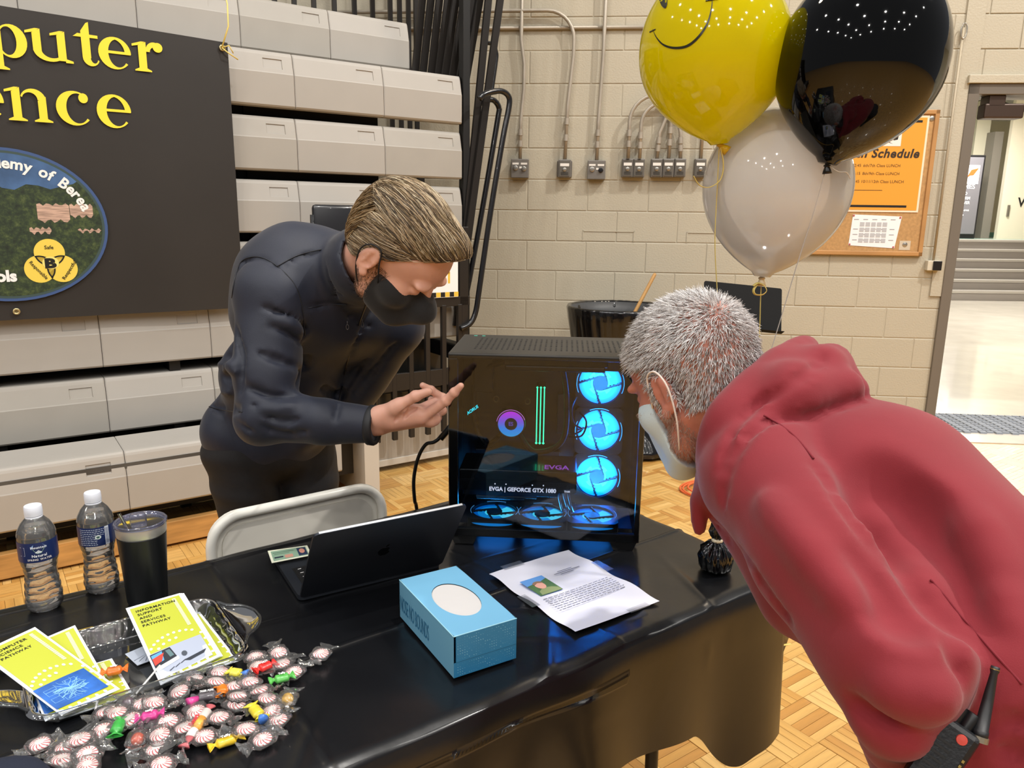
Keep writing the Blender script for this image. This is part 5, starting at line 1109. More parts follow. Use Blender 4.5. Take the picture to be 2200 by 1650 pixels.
# ------------------------------------------------------------------ sweets
wrap_m = thin_clear('wrapper_clear', 'FFFFFF', .03, .08, .10, 'FFFFFF'); mw_, mr_ = mat('mint_white', 'FFF6F4', .3, sss=0), mat('mint_red', 'D01830', .3)
def clearwrap(L=.030, W=.017, seed=0, H=.0075):
    r_ = np.random.RandomState(seed); f = [(r_.uniform(150, 700), r_.uniform(150, 700), r_.uniform(0, 6.28)) for _ in range(6)]
    n1, n2 = 26, 20; P = np.zeros((n1, n2+1, 3))
    for i in range(n1):
        x = -L+2*L*i/(n1-1); t = abs(x)/L
        w_ = W*(1 if t < .4 else (1-.45*(t-.4)/.2) if t < .6 else .55+.55*(t-.6)/.4); h = H*(1 if t < .35 else max(.12, 1-(t-.35)/.22))
        for j in range(n2+1):
            a = 2*PI*j/n2; y = w_*math.cos(a); z = h*math.sin(a); c = sum(math.sin(x*p+y*q_+s_) for p, q_, s_ in f)/6
            k = .0008+.0022*min(1, max(0, (t-.35)/.3)); P[i, j] = (x, y*(1+.06*c), H+z+k*c*1.5)
    m = MB(); m.grid(P); return m
def mint_mesh():
    m = MB(); n = 42; pr = [(.0001, .0034), (.005, .0036), (.0085, .0032), (.0108, .0018), (.0116, 0), (.0108, -.0018), (.0085, -.0032), (.005, -.0036), (.0001, -.0034)]
    vs = [(r*math.cos(2*PI*k/n+.35*i*.5), r*math.sin(2*PI*k/n+.35*i*.5), h) for i, (r, h) in enumerate(pr) for k in range(n)]
    for i in range(len(pr)-1):
        for k in range(n): m.add([], []); m.f.append((i*n+k, i*n+(k+1) % n, (i+1)*n+(k+1) % n, (i+1)*n+k)); m.m.append(1 if (k % 3 == 0 and 1 <= i <= 6) else 0)
    m.v = vs; return m
mints = [(86, 1601, 0), (141, 1608, 0), (173, 1591, .006), (187, 1622, .004), (132, 1636, .002), (187, 1648, .002), (222, 1571, .005), (228, 1533, .004), (252, 1534, .008), (284, 1547, .008), (306, 1516, .006), (330, 1512, .010), (361, 1552, .006), (344, 1581, .006), (338, 1611, .0), (346, 1644, .0),
         (549, 1414, 0), (599, 1404, 0), (555, 1434, .005), (606, 1429, .006), (631, 1446, 0), (471, 1446, .002), (416, 1462, .004), (462, 1468, .008), (505, 1477, .006), (388, 1487, .006), (536, 1468, .01), (558, 1487, .01), (572, 1503, .006), (510, 1499, .010), (507, 1517, .006), (585, 1530, .003), (597, 1549, 0), (422, 1531, .005), (471, 1544, .004), (397, 1567, .005), (439, 1585, 0), (528, 1569, .003), (565, 1591, 0), (689, 1407, 0)]
proto = None; rr_ = random.Random(21)
locs = []
def where(x, y):
    if x > 620: return 'at the far right end, apart from the pile' if x > 660 else 'at the right tip of the sweet pile'
    return None
desc_mint = {0: 'alone at the far left, below the clear tray', 39: 'lying apart from the pile, furthest to the right', 15: 'cut by the lower picture edge below the candy roll', 38: 'at the lower right tip of the pile', 16: 'nearest to the right corner of the clear tray', 17: 'at the very top of the right-hand cluster', 20: 'on the right edge above the green taffy', 4: 'low left, second from the lone leftmost one', 5: 'half cut off by the lower picture edge at left'}
for i, (x, y, z) in enumerate(mints):
    p = atz(x, y, TZ+.006+z+.004); p[2] = TZ+.0045+z; tilt = rr_.uniform(-.25, .25) if z else rr_.uniform(-.06, .06)
    rot = (tilt, (rr_.uniform(-.5, .5) if z > .007 else rr_.uniform(-.08, .08)), rr_.uniform(0, 6.28))
    if proto is None:
        proto = thing('peppermint', '', 'candy', (0, 0, 0)); o = obj('mint', mint_mesh(), [mw_, mr_], parent=proto, smooth=True, local=True); o.location = (0, 0, .0078); o.scale = (1.15, 1.15, 1.15); o = obj('wrapper', clearwrap(seed=1), wrap_m, parent=proto, smooth=True, local=True)
        wraps = [o.data]+[None]*3
        for k in (1, 2, 3):
            oo = obj('w', clearwrap(.029+.003*k, .0165+.001*(k % 2), seed=k+3), wrap_m, smooth=True); wraps[k] = oo.data; bpy.data.objects.remove(oo)
        t = proto; t.location = p; t.rotation_euler = rot
    else:
        t = dup(proto, tuple(p), 0, None, rot)
        for c_ in t.children:
            if c_.name.startswith('wrapper'): c_.data = wraps[rr_.randrange(4)]
    t['category'] = 'candy'; t['group'] = 'wrapped peppermints'
    t['label'] = ('red and white wrapped peppermint '+desc_mint[i]) if i in desc_mint else None
    locs.append((x, y, t))
# name each mint by its nearest coloured neighbour
sweets = [('taffy', 246, 1445, .012, .35, 'D9702A', 'orange wrapped taffy lying inside the clear tray', 'orange taffy', .034), ('taffy', 254, 1566, .012, 1.75, '3FA84A', 'bright green wrapped taffy lying lengthwise at the left of the sweet pile', 'left green taffy', .036), ('taffy', 322, 1542, .014, .35, 'CF3F8E', 'pink wrapped taffy in the middle left of the sweet pile', 'pink taffy', .034),
          ('taffy', 486, 1597, .0, .55, 'DDB92E', 'large yellow wrapped taffy at the front edge of the sweet pile', 'yellow taffy', .042), ('taffy', 606, 1461, .010, .45, '5DB455', 'green patterned taffy near the right side of the sweet pile', 'right green taffy', .034), ('taffy', 570, 1436, .014, .75, 'D8322E', 'red wrapped taffy at the top right of the sweet pile', 'red taffy', .032),
          ('taffy', 551, 1533, .012, -.9, 'D9C83A', 'yellow and blue wrapped taffy twisted on the right side of the pile', 'two-tone taffy', .036), ('taffy', 507, 1449, .006, -.3, 'D8CE4A', 'yellow taffy with a pale blue end beside the tray corner', 'pale-ended taffy', .026), ('taffy', 478, 1488, .012, -1.2, 'DB7B27', 'short orange wrapper in the middle of the sweet pile', 'orange wrapper', .022),
          ('taffy', 445, 1499, .012, .25, '57545A', 'dark wrapped lollipop with white lettering and a pink end in the pile', 'dark lollipop', .04)]
def taffy_mesh(L, seed, w=.0085):
    m = MB(); r_ = np.random.RandomState(seed); f = [(r_.uniform(2, 9), r_.uniform(0, 6.28)) for _ in range(5)]; n1, n2 = 30, 20; P = np.zeros((n1, n2+1, 3))
    for i in range(n1):
        x = -L/2+L*i/(n1-1); t = abs(x)/(L/2); r = w*(1 if t < .45 else max(.28, 1-(t-.45)/.16*.72) if t < .66 else .28+1.15*(t-.66)/.34); fl_ = 1 if t < .62 else max(.3, 1-(t-.62)*2)
        for j in range(n2+1):
            a = 2*PI*j/n2; c = sum(math.sin(p*a+s_+x*220) for p, s_ in f)/5; rr3 = r*(1+(.06 if t < .5 else .30)*c); P[i, j] = (x, rr3*math.cos(a), w*.75+rr3*.75*fl_*math.sin(a)+(.0015*c if t > .6 else 0))
    m.grid(P); return m
tnames = []
for k, (nm, x, y, z, an, c, lab, short, L) in enumerate(sweets):
    p = atz(x, y, TZ+.006+z); p[2] = TZ+.003+z; t = thing('wrapped_taffy' if k < 9 else 'wrapped_lollipop', lab, 'candy', tuple(p), an+.05, 'taffies in coloured wrappers' if k < 9 else None)
    mm_ = mat('wrap_'+c, c, .25, coat=.4, var=.12, vscale=120, bump=.4, bscale=220, bdist=.001)
    fixn(obj('wrapper', taffy_mesh(L*1.15, k), mm_, parent=t, smooth=True, local=True)); tnames.append((x, y, short))
    word = {0: 'taffy', 1: '', 2: 'taffy', 3: 'Taffy', 4: 'Taffy', 5: 'HOT', 9: 'TIGER POPS'}.get(k, '')
    if word:
        m = MB(); put_text(m, word, V(0, -.0025, .0152 if k != 9 else .0150), V(1, 0, 0), V(0, 1, .0), w=L*(.32 if k != 9 else .5), h=.005, align='c', bold=.03); obj('lettering', m, mat('candy_letter', 'F2F2F4', .4), parent=t, local=True)
    if k in (6, 7):
        m = MB(); m.lathe([(.003, 0), (.0055, .006), (.0075, .012), (.0001, .0125)], V(L*.36, 0, .006), 14, axis=(1, 0, .1)); obj('twist_end', m, mat('wrap_blue', '3E74C8', .3, bump=.4, bscale=200, bdist=.001), parent=t, smooth=True, local=True)
    if k == 9:
        m = MB(); m.lathe([(.004, 0), (.0065, .008), (.0085, .016), (.0001, .017)], V(-L*.3, -.004, .007), 14, axis=(-.8, -.6, .0)); obj('twist_end', m, mat('wrap_CF3F8E', 'CF3F8E', .3), parent=t, smooth=True, local=True)
for x, y, c, lab, short, z in ((296, 1589, 'D5502A', 'orange-red round sweet in a clear wrapper at the front left of the pile', 'orange-red ball', .0), (618, 1505, 'D9A72A', 'amber round sweet in a clear wrapper at the right edge of the pile', 'amber ball', .002), (276, 1519, '4A2C44', 'dark purple round lollipop in a clear wrapper below the tray', 'purple lollipop', .006)):
    p = atz(x, y, TZ+.012); p[2] = TZ+.003+z; t = thing('round_sweet', lab, 'candy', tuple(p), rr_.uniform(0, 3)); m = MB(); m.lathe([(.0001, -.009), (.005, -.0078), (.0082, -.004), (.0092, 0), (.0082, .004), (.005, .0078), (.0001, .009)], V(0, 0, .0095), 20); obj('ball', m, mat('ball_'+c, c, .2, coat=.6), parent=t, smooth=True, local=True)
    obj('wrapper', clearwrap(.028, .016, 17+x, .0098), wrap_m, parent=t, smooth=True, local=True); tnames.append((x, y, short))
# sugar roll
a_, b_ = atz(404, 1591, TZ+.014), atz(452, 1518, TZ+.022); d = nrm(b_-a_); t = thing('candy_roll', 'white roll of sweets with red and yellow print lying across the pile', 'candy', tuple(a_-V(0, 0, .006)))
Lr = np.linalg.norm(b_-a_)
m = MB(); m.tube([a_+d*.006, a_+d*(Lr*.25), a_+d*(Lr*.85)], .0072, 16); obj('roll', m, mat('roll_white', 'EDE6E2', .3, coat=.3), parent=t, smooth=True)
m = MB(); m.tube([a_-d*.012, a_-d*.004, a_+d*.006], [.009, .0028, .0071], 10, flat=.5); m.tube([a_+d*(Lr*.85), a_+d*(Lr*.93), a_+d*(Lr*1.02)], [.0071, .0028, .008], 10, flat=.5); obj('twist_end', m, mat('roll_end', 'C96A70', .25, alpha=.85), parent=t, smooth=True)
m = MB(); m.tube([a_+d*(Lr*.27), a_+d*(Lr*.62)], .00735, 16); obj('print_band', m, mat('roll_print', 'E2A04A', .3, var=.4, vscale=150), parent=t, smooth=True)
m = MB(); sd = nrm(np.cross(V(0, 0, 1), d)); put_text(m, 'Sours', a_+d*(Lr*.28)+V(0, 0, .0078)+sd*.003, d, -sd if (np.cross(d, -sd)@V(0, 0, 1)) > 0 else sd, w=Lr*.33, h=.0065, bold=.05); obj('lettering', m, mat('roll_red', 'C8333A', .4), parent=t)
tnames.append((434, 1550, 'white candy roll'))
m = MB(); o_ = TB.P(.19, 1.20, TZ+.012)
for k in range(2):
    a = 1.9-k*.5; e1 = TB.P(.10+k*.05, 1.165, TZ+.014); e2 = e1+V(math.cos(a)*.07, math.sin(a)*.07, .012); m = MB(); m.tube([e1, e2], .0016, 8)
    t = obj('lollipop_stick', m, mat('stick_white', 'E6E4E2', .4), smooth=True); tag(t, 'thin white lollipop stick resting on the tray, %s' % ('nearer to the purple lollipop' if k == 0 else 'nearer to the taffy inside the tray'), 'stick')
seen = {}
for x, y, t in locs:
    if t.get('label'): continue
    best = sorted(tnames, key=lambda q_: math.hypot(q_[0]-x, (q_[1]-y)*1.3)); q_ = best[0]
    dx, dy = x-q_[0], y-q_[1]; side = ('right of' if dx > 0 else 'left of') if abs(dx) > 1.3*abs(dy) else ('below' if dy > 0 else 'above')
    lab = 'red and white wrapped peppermint just %s the %s' % (side, q_[2])
    if lab in seen: q2_ = best[1]; lab += ', towards the %s' % q2_[2]; lab = lab.replace('red and white wrapped', 'striped')
    if lab in seen: lab += ', lower one'
    if lab in seen: lab = 'red and white wrapped peppermint between the %s and the %s, lower one' % (q_[2], best[1][2])
    seen[lab] = 1; t['label'] = lab
# navy sleeve of a bag at the near left corner
m = MB(); P = np.array([[TB.P(-.06+.10*math.cos(a)*s_, 1.04+.10*math.sin(a)*s_, TZ+.006+.035*math.sqrt(max(0, 1-s_*s_))+.004*math.sin(a*5+s_*6)*s_) for a in np.linspace(0, 2*PI, 40)] for s_ in np.linspace(0.001, 1, 12)])
m.grid(P); tag(fixn(obj('navy_garment', m, mat('navy_cloth', '141C30', .8, bump=.3, bscale=200), smooth=True)), 'edge of a dark navy garment lying at the near left corner of the table', 'garment')
# ================================================================== COMPUTER
PF = Frame((-.141, 1.634, TZ+.020), -.069); PW, PH, PD = .434, .427, .272
pc = thing('desktop_computer', 'black glass-sided desktop computer with glowing blue fans standing on the table', 'computer', tuple(PF.P(PW/2, PD/2, -.018)), -.069)
cb = mat('case_black', '0B0C0E', .32, coat=.2); ct_ = mat('case_top', '3A3835', .45, metal=.3); cin = mat('case_inner', '07080B', .4)
m = MB(); m.box((0, 0, PH-.012), (PW, PD, PH), PF, bev=.003); obj('top_panel', m, ct_, parent=pc)
m = MB()
for r in range(3):
    for c in range(28):
        x = .05+c*.0122; y = .06+r*.055; m.box((x, y, PH-.0006), (x+.004, y+.045, PH+.0006), PF)
obj('vent_slots', m, mat('vent_dark', '1A1918', .6), parent=pc, kind='stuff')
for i in range(2): m = MB(); m.box((.028+i*.02, .245, PH), (.036+i*.02, .25, PH+.0012), PF); obj('port_light', m, mat('port_green', '4FA08C', .4, emit=.5, ecol='5FC0A0'), parent=pc)
m = MB(); m.box((0, 0.0, 0), (PW, .012, .020), PF, bev=.002); m.box((0, 0, 0), (.022, .012, PH-.012), PF, bev=.002); m.box((PW-.012, 0, 0), (PW, .012, PH-.012), PF, bev=.002); m.box((0, PD-.012, 0), (PW, PD, .02), PF); m.box((0, 0, 0), (.01, PD, .02), PF); m.box((PW-.01, 0, 0), (PW, PD, .02), PF)
obj('frame', m, cb, parent=pc)
m = MB(); m.box((0, .21, .0), (PW, .216, PH-.012), PF); m.box((0, .012, .02), (.004, PD, PH-.012), PF); m.box((0, PD-.006, .0), (PW, PD, PH-.012), PF); obj('back_tray', m, cin, parent=pc)
m = MB(); m.box((PW-.006, .012, .02), (PW-.002, PD, PH-.012), PF); obj('end_glass', m, thin_clear('smoked_glass', '6F7478', .04, .02), parent=pc)
m = MB(); m.box((.002, -.005, .002), (PW-.002, -.001, PH-.004), PF, bev=.001); m.f = m.f; obj('glass_pane', m, thin_clear('tinted_glass', 'E2E6EA', .0, .012), parent=pc)
for x in (.035, PW-.035):
    m = MB(); m.prism([(-.03, 0), (.03, 0), (.022, -.019), (-.022, -.019)], PF.P(x, .0, 0), PF.u, V(0, 0, 1), -.05); m.prism([(-.03, 0), (.03, 0), (.022, -.019), (-.022, -.019)], PF.P(x, PD-.05, 0), PF.u, V(0, 0, 1), -.05); fixn(obj('foot', m, cb, parent=pc))
# motherboard and cover plates
m = MB(); m.box((.03, .190, .12), (.285, .194, .405), PF); m.box((.035, .165, .30), (.085, .19, .40), PF, bev=.004); m.box((.10, .17, .375), (.20, .19, .40), PF, bev=.004); m.box((.04, .176, .14), (.25, .19, .155), PF, bev=.002); m.box((.24, .18, .2), (.275, .19, .3), PF, bev=.002)
obj('motherboard', m, mat('board_black', '101216', .35), parent=pc)
m = MB(); put_text(m, 'AORUS', PF.P(.030, .105, .2600), nrm(PF.u*.8+V(0, 0, .6)), nrm(-PF.u*.6+V(0, 0, .8)), w=.034, bold=.02, shear=.3); obj('lit_lettering', m, mat('lit_cyan', '20D8E8', .4, emit=3, ecol='20E0F0'), parent=pc)
m = MB(); m.box((.12, .02, .398), (.35, .17, .414), PF, bev=.003); m.box((.124, .018, .387), (.344, .14, .399), PF, bev=.003); m.box((.33, .10, .375), (.424, .14, .41), PF); obj('radiator', m, mat('radiator_black', '0D0E11', .35), parent=pc)
# memory sticks
glow_g = mat('lit_green', '30E8A0', .4, emit=4.0, ecol='38F0A8'); dk = mat('stick_black', '0A0B0D', .35)
for i in range(3):
    x = .192+i*.0085; a = thing if False else None
    m = MB(); m.box((x-.0028, .15, .180), (x+.0028, .19, .326), PF, bev=.001); st_ = obj('memory_stick', m, dk, parent=pc)
    m = MB(); m.box((x-.0013, .147, .184), (x+.0013, .150, .322), PF); m.lathe([(.0001, -.0035), (.0034, 0), (.0001, .0035)], PF.P(x, .147, .184), 10); m.lathe([(.0001, -.003), (.003, 0), (.0001, .003)], PF.P(x, .147, .322), 10); obj('light_bar', m, glow_g, parent=st_)
# pump head with a coloured ring
pcn_ = PF.P(.1314, .13, .2355); ax_ = -PF.v
def ringmat(name, stops, strength):
    """emission whose hue runs from the top to the bottom of the lit ring"""
    m = bpy.data.materials.new(name); m.use_nodes = True; nt = m.node_tree; b = nt.nodes['Principled BSDF']; b.inputs['Base Color'].default_value = (0, 0, 0, 1); tc = nt.nodes.new('ShaderNodeTexCoord'); sp_ = nt.nodes.new('ShaderNodeSeparateXYZ'); r = nt.nodes.new('ShaderNodeValToRGB')
    nt.links.new(tc.outputs['Generated'], sp_.inputs[0]); nt.links.new(sp_.outputs[2], r.inputs[0]); nt.links.new(r.outputs[0], b.inputs['Emission Color']); b.inputs['Emission Strength'].default_value = strength
    while len(r.color_ramp.elements) < len(stops): r.color_ramp.elements.new(.5)
    for e, (p, c) in zip(r.color_ramp.elements, stops): e.position = p; e.color = (*srgb(c), 1)
    return m
m = MB(); m.lathe([(.036, -.04), (.036, .0), (.034, .004), (.033, .004), (.0001, .003)], pcn_, 40, axis=ax_); pump = obj('pump_head', m, mat('pump_black', '0C0C10', .2, coat=.5), parent=pc, auto=40)
m = MB(); n = 48; V1_ = [(.015, .005), (.0225, .0062), (.031, .005)]; m.lathe(V1_, pcn_, n, axis=ax_); m.f = [f for f in m.f if len(f) == 4]; m.m = [0]*len(m.f); obj('light_ring', m, ringmat('pump_ring', [(0.0, '1FA8F0'), (.35, '2A8BF2'), (.62, '8A5BEA'), (1.0, 'D62BF0')], 1.7), parent=pump, smooth=True)
m = MB(); m.tube([pcn_+PF.u*.0345*math.cos(a)+V(0, 0, 1)*.0345*math.sin(a)-PF.v*.004 for a in np.linspace(.1*PI, .95*PI, 24)], .0008, 6); obj('light_line', m, mat('lit_pink', 'E88AF0', .4, emit=1.2, ecol='E080F0'), parent=pump)
m = MB(); put_text(m, 'ES', pcn_-PF.v*.0045-V(0, 0, .004), PF.u, V(0, 0, 1), w=.011, h=.009, align='c', bold=.03); obj('lit_lettering', m, mat('lit_violet', '6A58C8', .4, emit=.8, ecol='7A60E0'), parent=pump)
m = MB()
for dx in (-.028, .028):
    o_ = PF.P(.131+dx*1.35, .15, .290 if dx < 0 else .286); m.tube([o_+PF.u*.006*math.cos(a)+V(0, 0, 1)*.007*math.sin(a) for a in np.linspace(0, 6.28, 14)], .0018, 6)
obj('bracket', m, mat('bracket_brass', '8A7550', .4, metal=.7), parent=pump)
m = MB()
for q in ([(.11, .14, .21), (.07, .15, .175), (.04, .17, .23), (.045, .18, .34), (.12, .15, .385)], [(.15, .14, .21), (.19, .12, .17), (.255, .12, .20), (.262, .13, .30), (.25, .12, .38)]): m.tube(bez([PF.P(*p) for p in q]), .0065, 10)
obj('coolant_hose', m, mat('hose_black', '0B0B0D', .45), parent=pc, smooth=True)
m = MB()
for q in ([(.29, .18, .30), (.275, .12, .28), (.28, .10, .25), (.30, .10, .235), (.285, .13, .215)], [(.29, .18, .26), (.31, .12, .25), (.30, .1, .22), (.27, .12, .21)], [(.255, .08, .135), (.262, .05, .09), (.275, .06, .05), (.285, .15, .03)], [(.265, .08, .135), (.275, .05, .08), (.285, .06, .045), (.29, .15, .03)], [(.245, .08, .135), (.25, .05, .09), (.262, .06, .045), (.28, .15, .03)]): m.tube(bez([PF.P(*p) for p in q]), .0024, 8)
obj('power_cable', m, mat('cable_dark', '1C2430', .3, coat=.3), parent=pc, smooth=True)
# graphics card
m = MB(); m.box((.022, .014, .106), (.290, .136, .158), PF, bev=.003); gpu = obj('graphics_card', m, mat('gpu_black', '0E1014', .25, coat=.3), parent=pc)
m = MB(); m.box((.024, .011, .128), (.288, .015, .134), PF); 
for x in (.05, .09, .16, .2): m.box((x, .011, .137), (x+.02, .015, .148), PF)
m.box((.03, .02, .094), (.25, .13, .106), PF, bev=.002); m.tube([PF.P(.06, .03, .088), PF.P(.20, .03, .088)], .003, 8); m.tube([PF.P(.06, .04, .080), PF.P(.17, .04, .080)], .003, 8)
obj('heat_sink', m, mat('gpu_steel', '3A4048', .25, metal=.8), parent=gpu)
lw = mat('lit_white', 'F4F4FF', .4, emit=1.6, ecol='F0F0FF')
m = MB(); put_text(m, 'EVGA | GEFORCE GTX 1080', PF.P(.092, .0108, .1090), PF.u, V(0, 0, 1), w=.152, h=.0090, bold=.03); put_text(m, 'THX', PF.P(.262, .0108, .111), PF.u, V(0, 0, 1), w=.014, h=.004, bold=.03); obj('lit_lettering', m, lw, parent=gpu)
for x in (.105, .13, .19, .215): m = MB(); m.lathe([(.0001, 0), (.0016, .0004), (.0001, .002)], PF.P(x, .0105, .1255), 8, axis=-PF.v); obj('white_lamp', m, lw, parent=gpu)
m = MB(); put_text(m, 'EVGA', PF.P(.216, .030, .1585), PF.u, PF.v, w=.056, h=.028, bold=.02); obj('lettering', m, mat('lit_magenta', 'D070E8', .4, emit=.7, ecol='D060E8'), parent=gpu)
# fans
def fan_mats():
    out = []
    for nm, c, e in (('fan_deep', '0078E0', .9), ('fan_mid', '10A0F0', 1.1), ('fan_core', '50E0F8', 1.7)): out.append(mat(nm, c, .4, emit=e, ecol=c))
    return out
fm3 = fan_mats()
def fan(c, n_, ex, ey, name='fan', bright=None):
    """c centre, n_ outward normal, ex/ey in the plane; lit blades cut by four curved arms"""
    R, r0 = .0505, .0185; N = 96; fo = MB(); 
    # square frame with a round opening
    for k in range(N):
        a, b = 2*PI*k/N, 2*PI*(k+1)/N
        def sq(t): s = 1/max(abs(math.cos(t)), abs(math.sin(t))); s = min(s, 1.30); return .0585*s*math.cos(t), .0585*s*math.sin(t)
        for h in (0, -.024):
            P4 = [(R+.0015)*np.array([math.cos(a), math.sin(a)]), (R+.0015)*np.array([math.cos(b), math.sin(b)]), np.array(sq(b)), np.array(sq(a))]
            fo.poly([c+ex*p[0]+ey*p[1]+n_*h for p in P4])
        fo.poly([c+ex*(R+.0015)*math.cos(t)+ey*(R+.0015)*math.sin(t)+n_*h for t, h in ((a, 0), (b, 0), (b, -.024), (a, -.024))]); fo.poly([c+ex*sq(t)[0]+ey*sq(t)[1]+n_*h for t, h in ((a, 0), (b, 0), (b, -.024), (a, -.024))])
    f = obj(name, fo, cb, parent=pc)
    m = MB(); rad = [r0, .023, .030, .040, .046, R]; mi = [2, 1, 1, 0, 0]
    for k in range(N):
        a, b = 2*PI*k/N, 2*PI*(k+1)/N
        for q in range(5):
            # pinwheel: arms leave the hub along its tangent
            def gap_(t, r): 
                u = (t-.35-math.acos(min(1, .0165/r)))/(PI/2); return abs(u-round(u))*(PI/2)*r < .0026
            am, rm = (a+b)/2, (rad[q]+rad[q+1])/2
            if gap_(am, rm): continue
            w_ = mi[q]
            if q == 1 and math.sin(am*4+1) < 0: w_ = 2 if bright is None else 1
            if bright is not None and math.sin(am-bright) > .55: w_ = 2 if q < 4 else 1
            m.add([c+ex*rad[q]*math.cos(a)+ey*rad[q]*math.sin(a)-n_*.006, c+ex*rad[q+1]*math.cos(a)+ey*rad[q+1]*math.sin(a)-n_*.006, c+ex*rad[q+1]*math.cos(b)+ey*rad[q+1]*math.sin(b)-n_*.006, c+ex*rad[q]*math.cos(b)+ey*rad[q]*math.sin(b)-n_*.006], [(0, 1, 2, 3)], w_)
    obj('lit_blades', m, fm3, parent=f, kind=None)
    m = MB(); m.lathe([(.0001, -.002), (r0, -.002), (r0, -.02)], c, 28, axis=n_)
    for k in range(4):
        t0 = .35+k*PI/2; p0 = V(.0165*math.cos(t0), .0165*math.sin(t0), 0); dr_ = V(-math.sin(t0), math.cos(t0), 0); L_ = math.sqrt(R*R-.0165**2); P4 = [p0, p0+dr_*L_]
        m.tube([c+ex*p[0]+ey*p[1]-n_*.0035 for p in P4], .0024, 6)
    obj('hub', m, mat('hub_black', '10131A', .3), parent=f, auto=40)
    m = MB()
    for a0 in (.5*PI, 0, PI):
        pts_ = [c+ex*.0565*math.cos(a0+t)+ey*.0565*math.sin(a0+t)+n_*.0006 for t in np.linspace(-.42, .42, 12)]; m.tube(pts_, .0007, 6)
    obj('light_line', m, mat('lit_line', '60B8F0', .4, emit=.9, ecol='58B0F0'), parent=f)
    return f
for z in (.332, .214, .0965): fan(PF.P(.342, .165, z), -PF.v, PF.u, V(0, 0, 1))
for x in (.099, .2125, .3296):
    f = fan(PF.P(x, .070, .038), V(0, 0, 1), PF.u, PF.v, bright=-PI/2)
    m = MB(); pts_ = []
    for t in np.linspace(-PI*.88, -PI*.12, 20): pts_.append((.051*math.cos(t), .011*math.sin(t)))
    o2 = PF.P(x, .0085, .034); m.poly([o2+PF.u*p[0]+V(0, 0, p[1]) for p in pts_]); obj('light_crescent', m, mat('lit_blue', '0E94F0', .4, emit=1.1, ecol='0E94F0'), parent=f)
m = MB(); m.box((.012, .044, .014), (PW-.012, .17, .016), PF); obj('floor_grille', m, mat('grille_blue', '1A2A40', .5), parent=pc)
for x in (.099, .2125, .3296):
    d = bpy.data.lights.new('fan_light', 'AREA'); d.shape = 'DISK'; d.size = .09; d.energy = .07; d.color = (.02, .25, 1); o = bpy.data.objects.new('fan_light', d); C.objects.link(o); o.location = PF.P(x, .09, .010)
    d = bpy.data.lights.new('fan_light', 'AREA'); d.shape = 'DISK'; d.size = .09; d.energy = 1.2; d.color = (.03, .4, 1); o = bpy.data.objects.new('fan_light', d); C.objects.link(o); o.location = PF.P(x, .07, .046); o.rotation_euler = (PI, 0, 0)
for z in (.332, .214, .0965):
    d = bpy.data.lights.new('fan_light', 'AREA'); d.shape = 'DISK'; d.size = .09; d.energy = 1.0; d.color = (.03, .4, 1); o = bpy.data.objects.new('fan_light', d); C.objects.link(o); o.location = PF.P(.342, .150, z); o.rotation_euler = (PI/2, 0, -.069)
# mains lead looping off the case and behind the table
p0 = PF.P(-.004, .24, .225); cpts = [p0, at(940, 945, 1.86), at(915, 955, 1.87), at(898, 985, 1.88), at(889, 1030, 1.89), at(891, 1075, 1.90), at(897, 1110, 1.92), V(-.24, 2.0, .35), V(-.2, 2.05, .01)]
m = MB(); m.tube(bez(cpts, 6), .0048, 10); m.tube([p0, at(946, 943, 1.86)], .0085, 10); tag(obj('power_lead', m, mat('lead_black', '0A0A0B', .4), smooth=True), 'thick black power lead looping from the computer down behind the table', 'cable')

# ================================================================== BALLOONS
def balloon(cx, cy, Y, rad, ratio, tilt, neck_px, col, label, parts, knot_m, name='balloon'):
    c = at(cx, cy, Y); nk = at(neck_px[0], neck_px[1], Y)
    t = thing(name, label, 'balloon', tuple(nk), 0, 'party balloons over the table')
    ax = nrm(c-nk); L = np.linalg.norm(c-nk)
    # profile from neck to crown
    pr = []; top = L+rad*ratio
    for k in range(41):
        s = k/40; h = s*top; x = (h-L)/(L if h < L else top-L)
        if h < L: r = rad*(1-abs(x)**2.05)**.78 if abs(x) < 1 else 0; r = max(r, .004+.012*(1-s)**6)
        else: r = rad*math.sqrt(max(0, 1-x*x))
        pr.append((max(r, .0001), h))
    m = MB(); m.lathe(pr, nk, 56, axis=ax); b = obj('skin', m, col, parent=t, smooth=True)
    return t, c, nk, ax, L, pr
def balloon_mat(name, c, clear):
    m = bpy.data.materials.new(name); m.use_nodes = True; nt = m.node_tree; nt.nodes.clear(); N = nt.nodes.new; out = N('ShaderNodeOutputMaterial')
    d = N('ShaderNodeBsdfDiffuse'); t = N('ShaderNodeBsdfTranslucent'); d.inputs[0].default_value = t.inputs[0].default_value = (*srgb(c), 1)
    m1 = N('ShaderNodeMixShader'); m1.inputs[0].default_value = .6; nt.links.new(d.outputs[0], m1.inputs[1]); nt.links.new(t.outputs[0], m1.inputs[2])
    tr = N('ShaderNodeBsdfTransparent'); m2 = N('ShaderNodeMixShader'); m2.inputs[0].default_value = clear; nt.links.new(m1.outputs[0], m2.inputs[1]); nt.links.new(tr.outputs[0], m2.inputs[2])
    g = N('ShaderNodeBsdfGlossy'); g.inputs['Roughness'].default_value = .06; f = N('ShaderNodeFresnel'); f.inputs[0].default_value = 1.45; m3 = N('ShaderNodeMixShader')
    nt.links.new(f.outputs[0], m3.inputs[0]); nt.links.new(m2.outputs[0], m3.inputs[1]); nt.links.new(g.outputs[0], m3.inputs[2]); nt.links.new(m3.outputs[0], out.inputs[0]); return m
def rubber(name, c, trans=.0, sss=0, alpha=1): 
    return mat(name, c, .10, coat=.7, sss=sss, alpha=alpha)
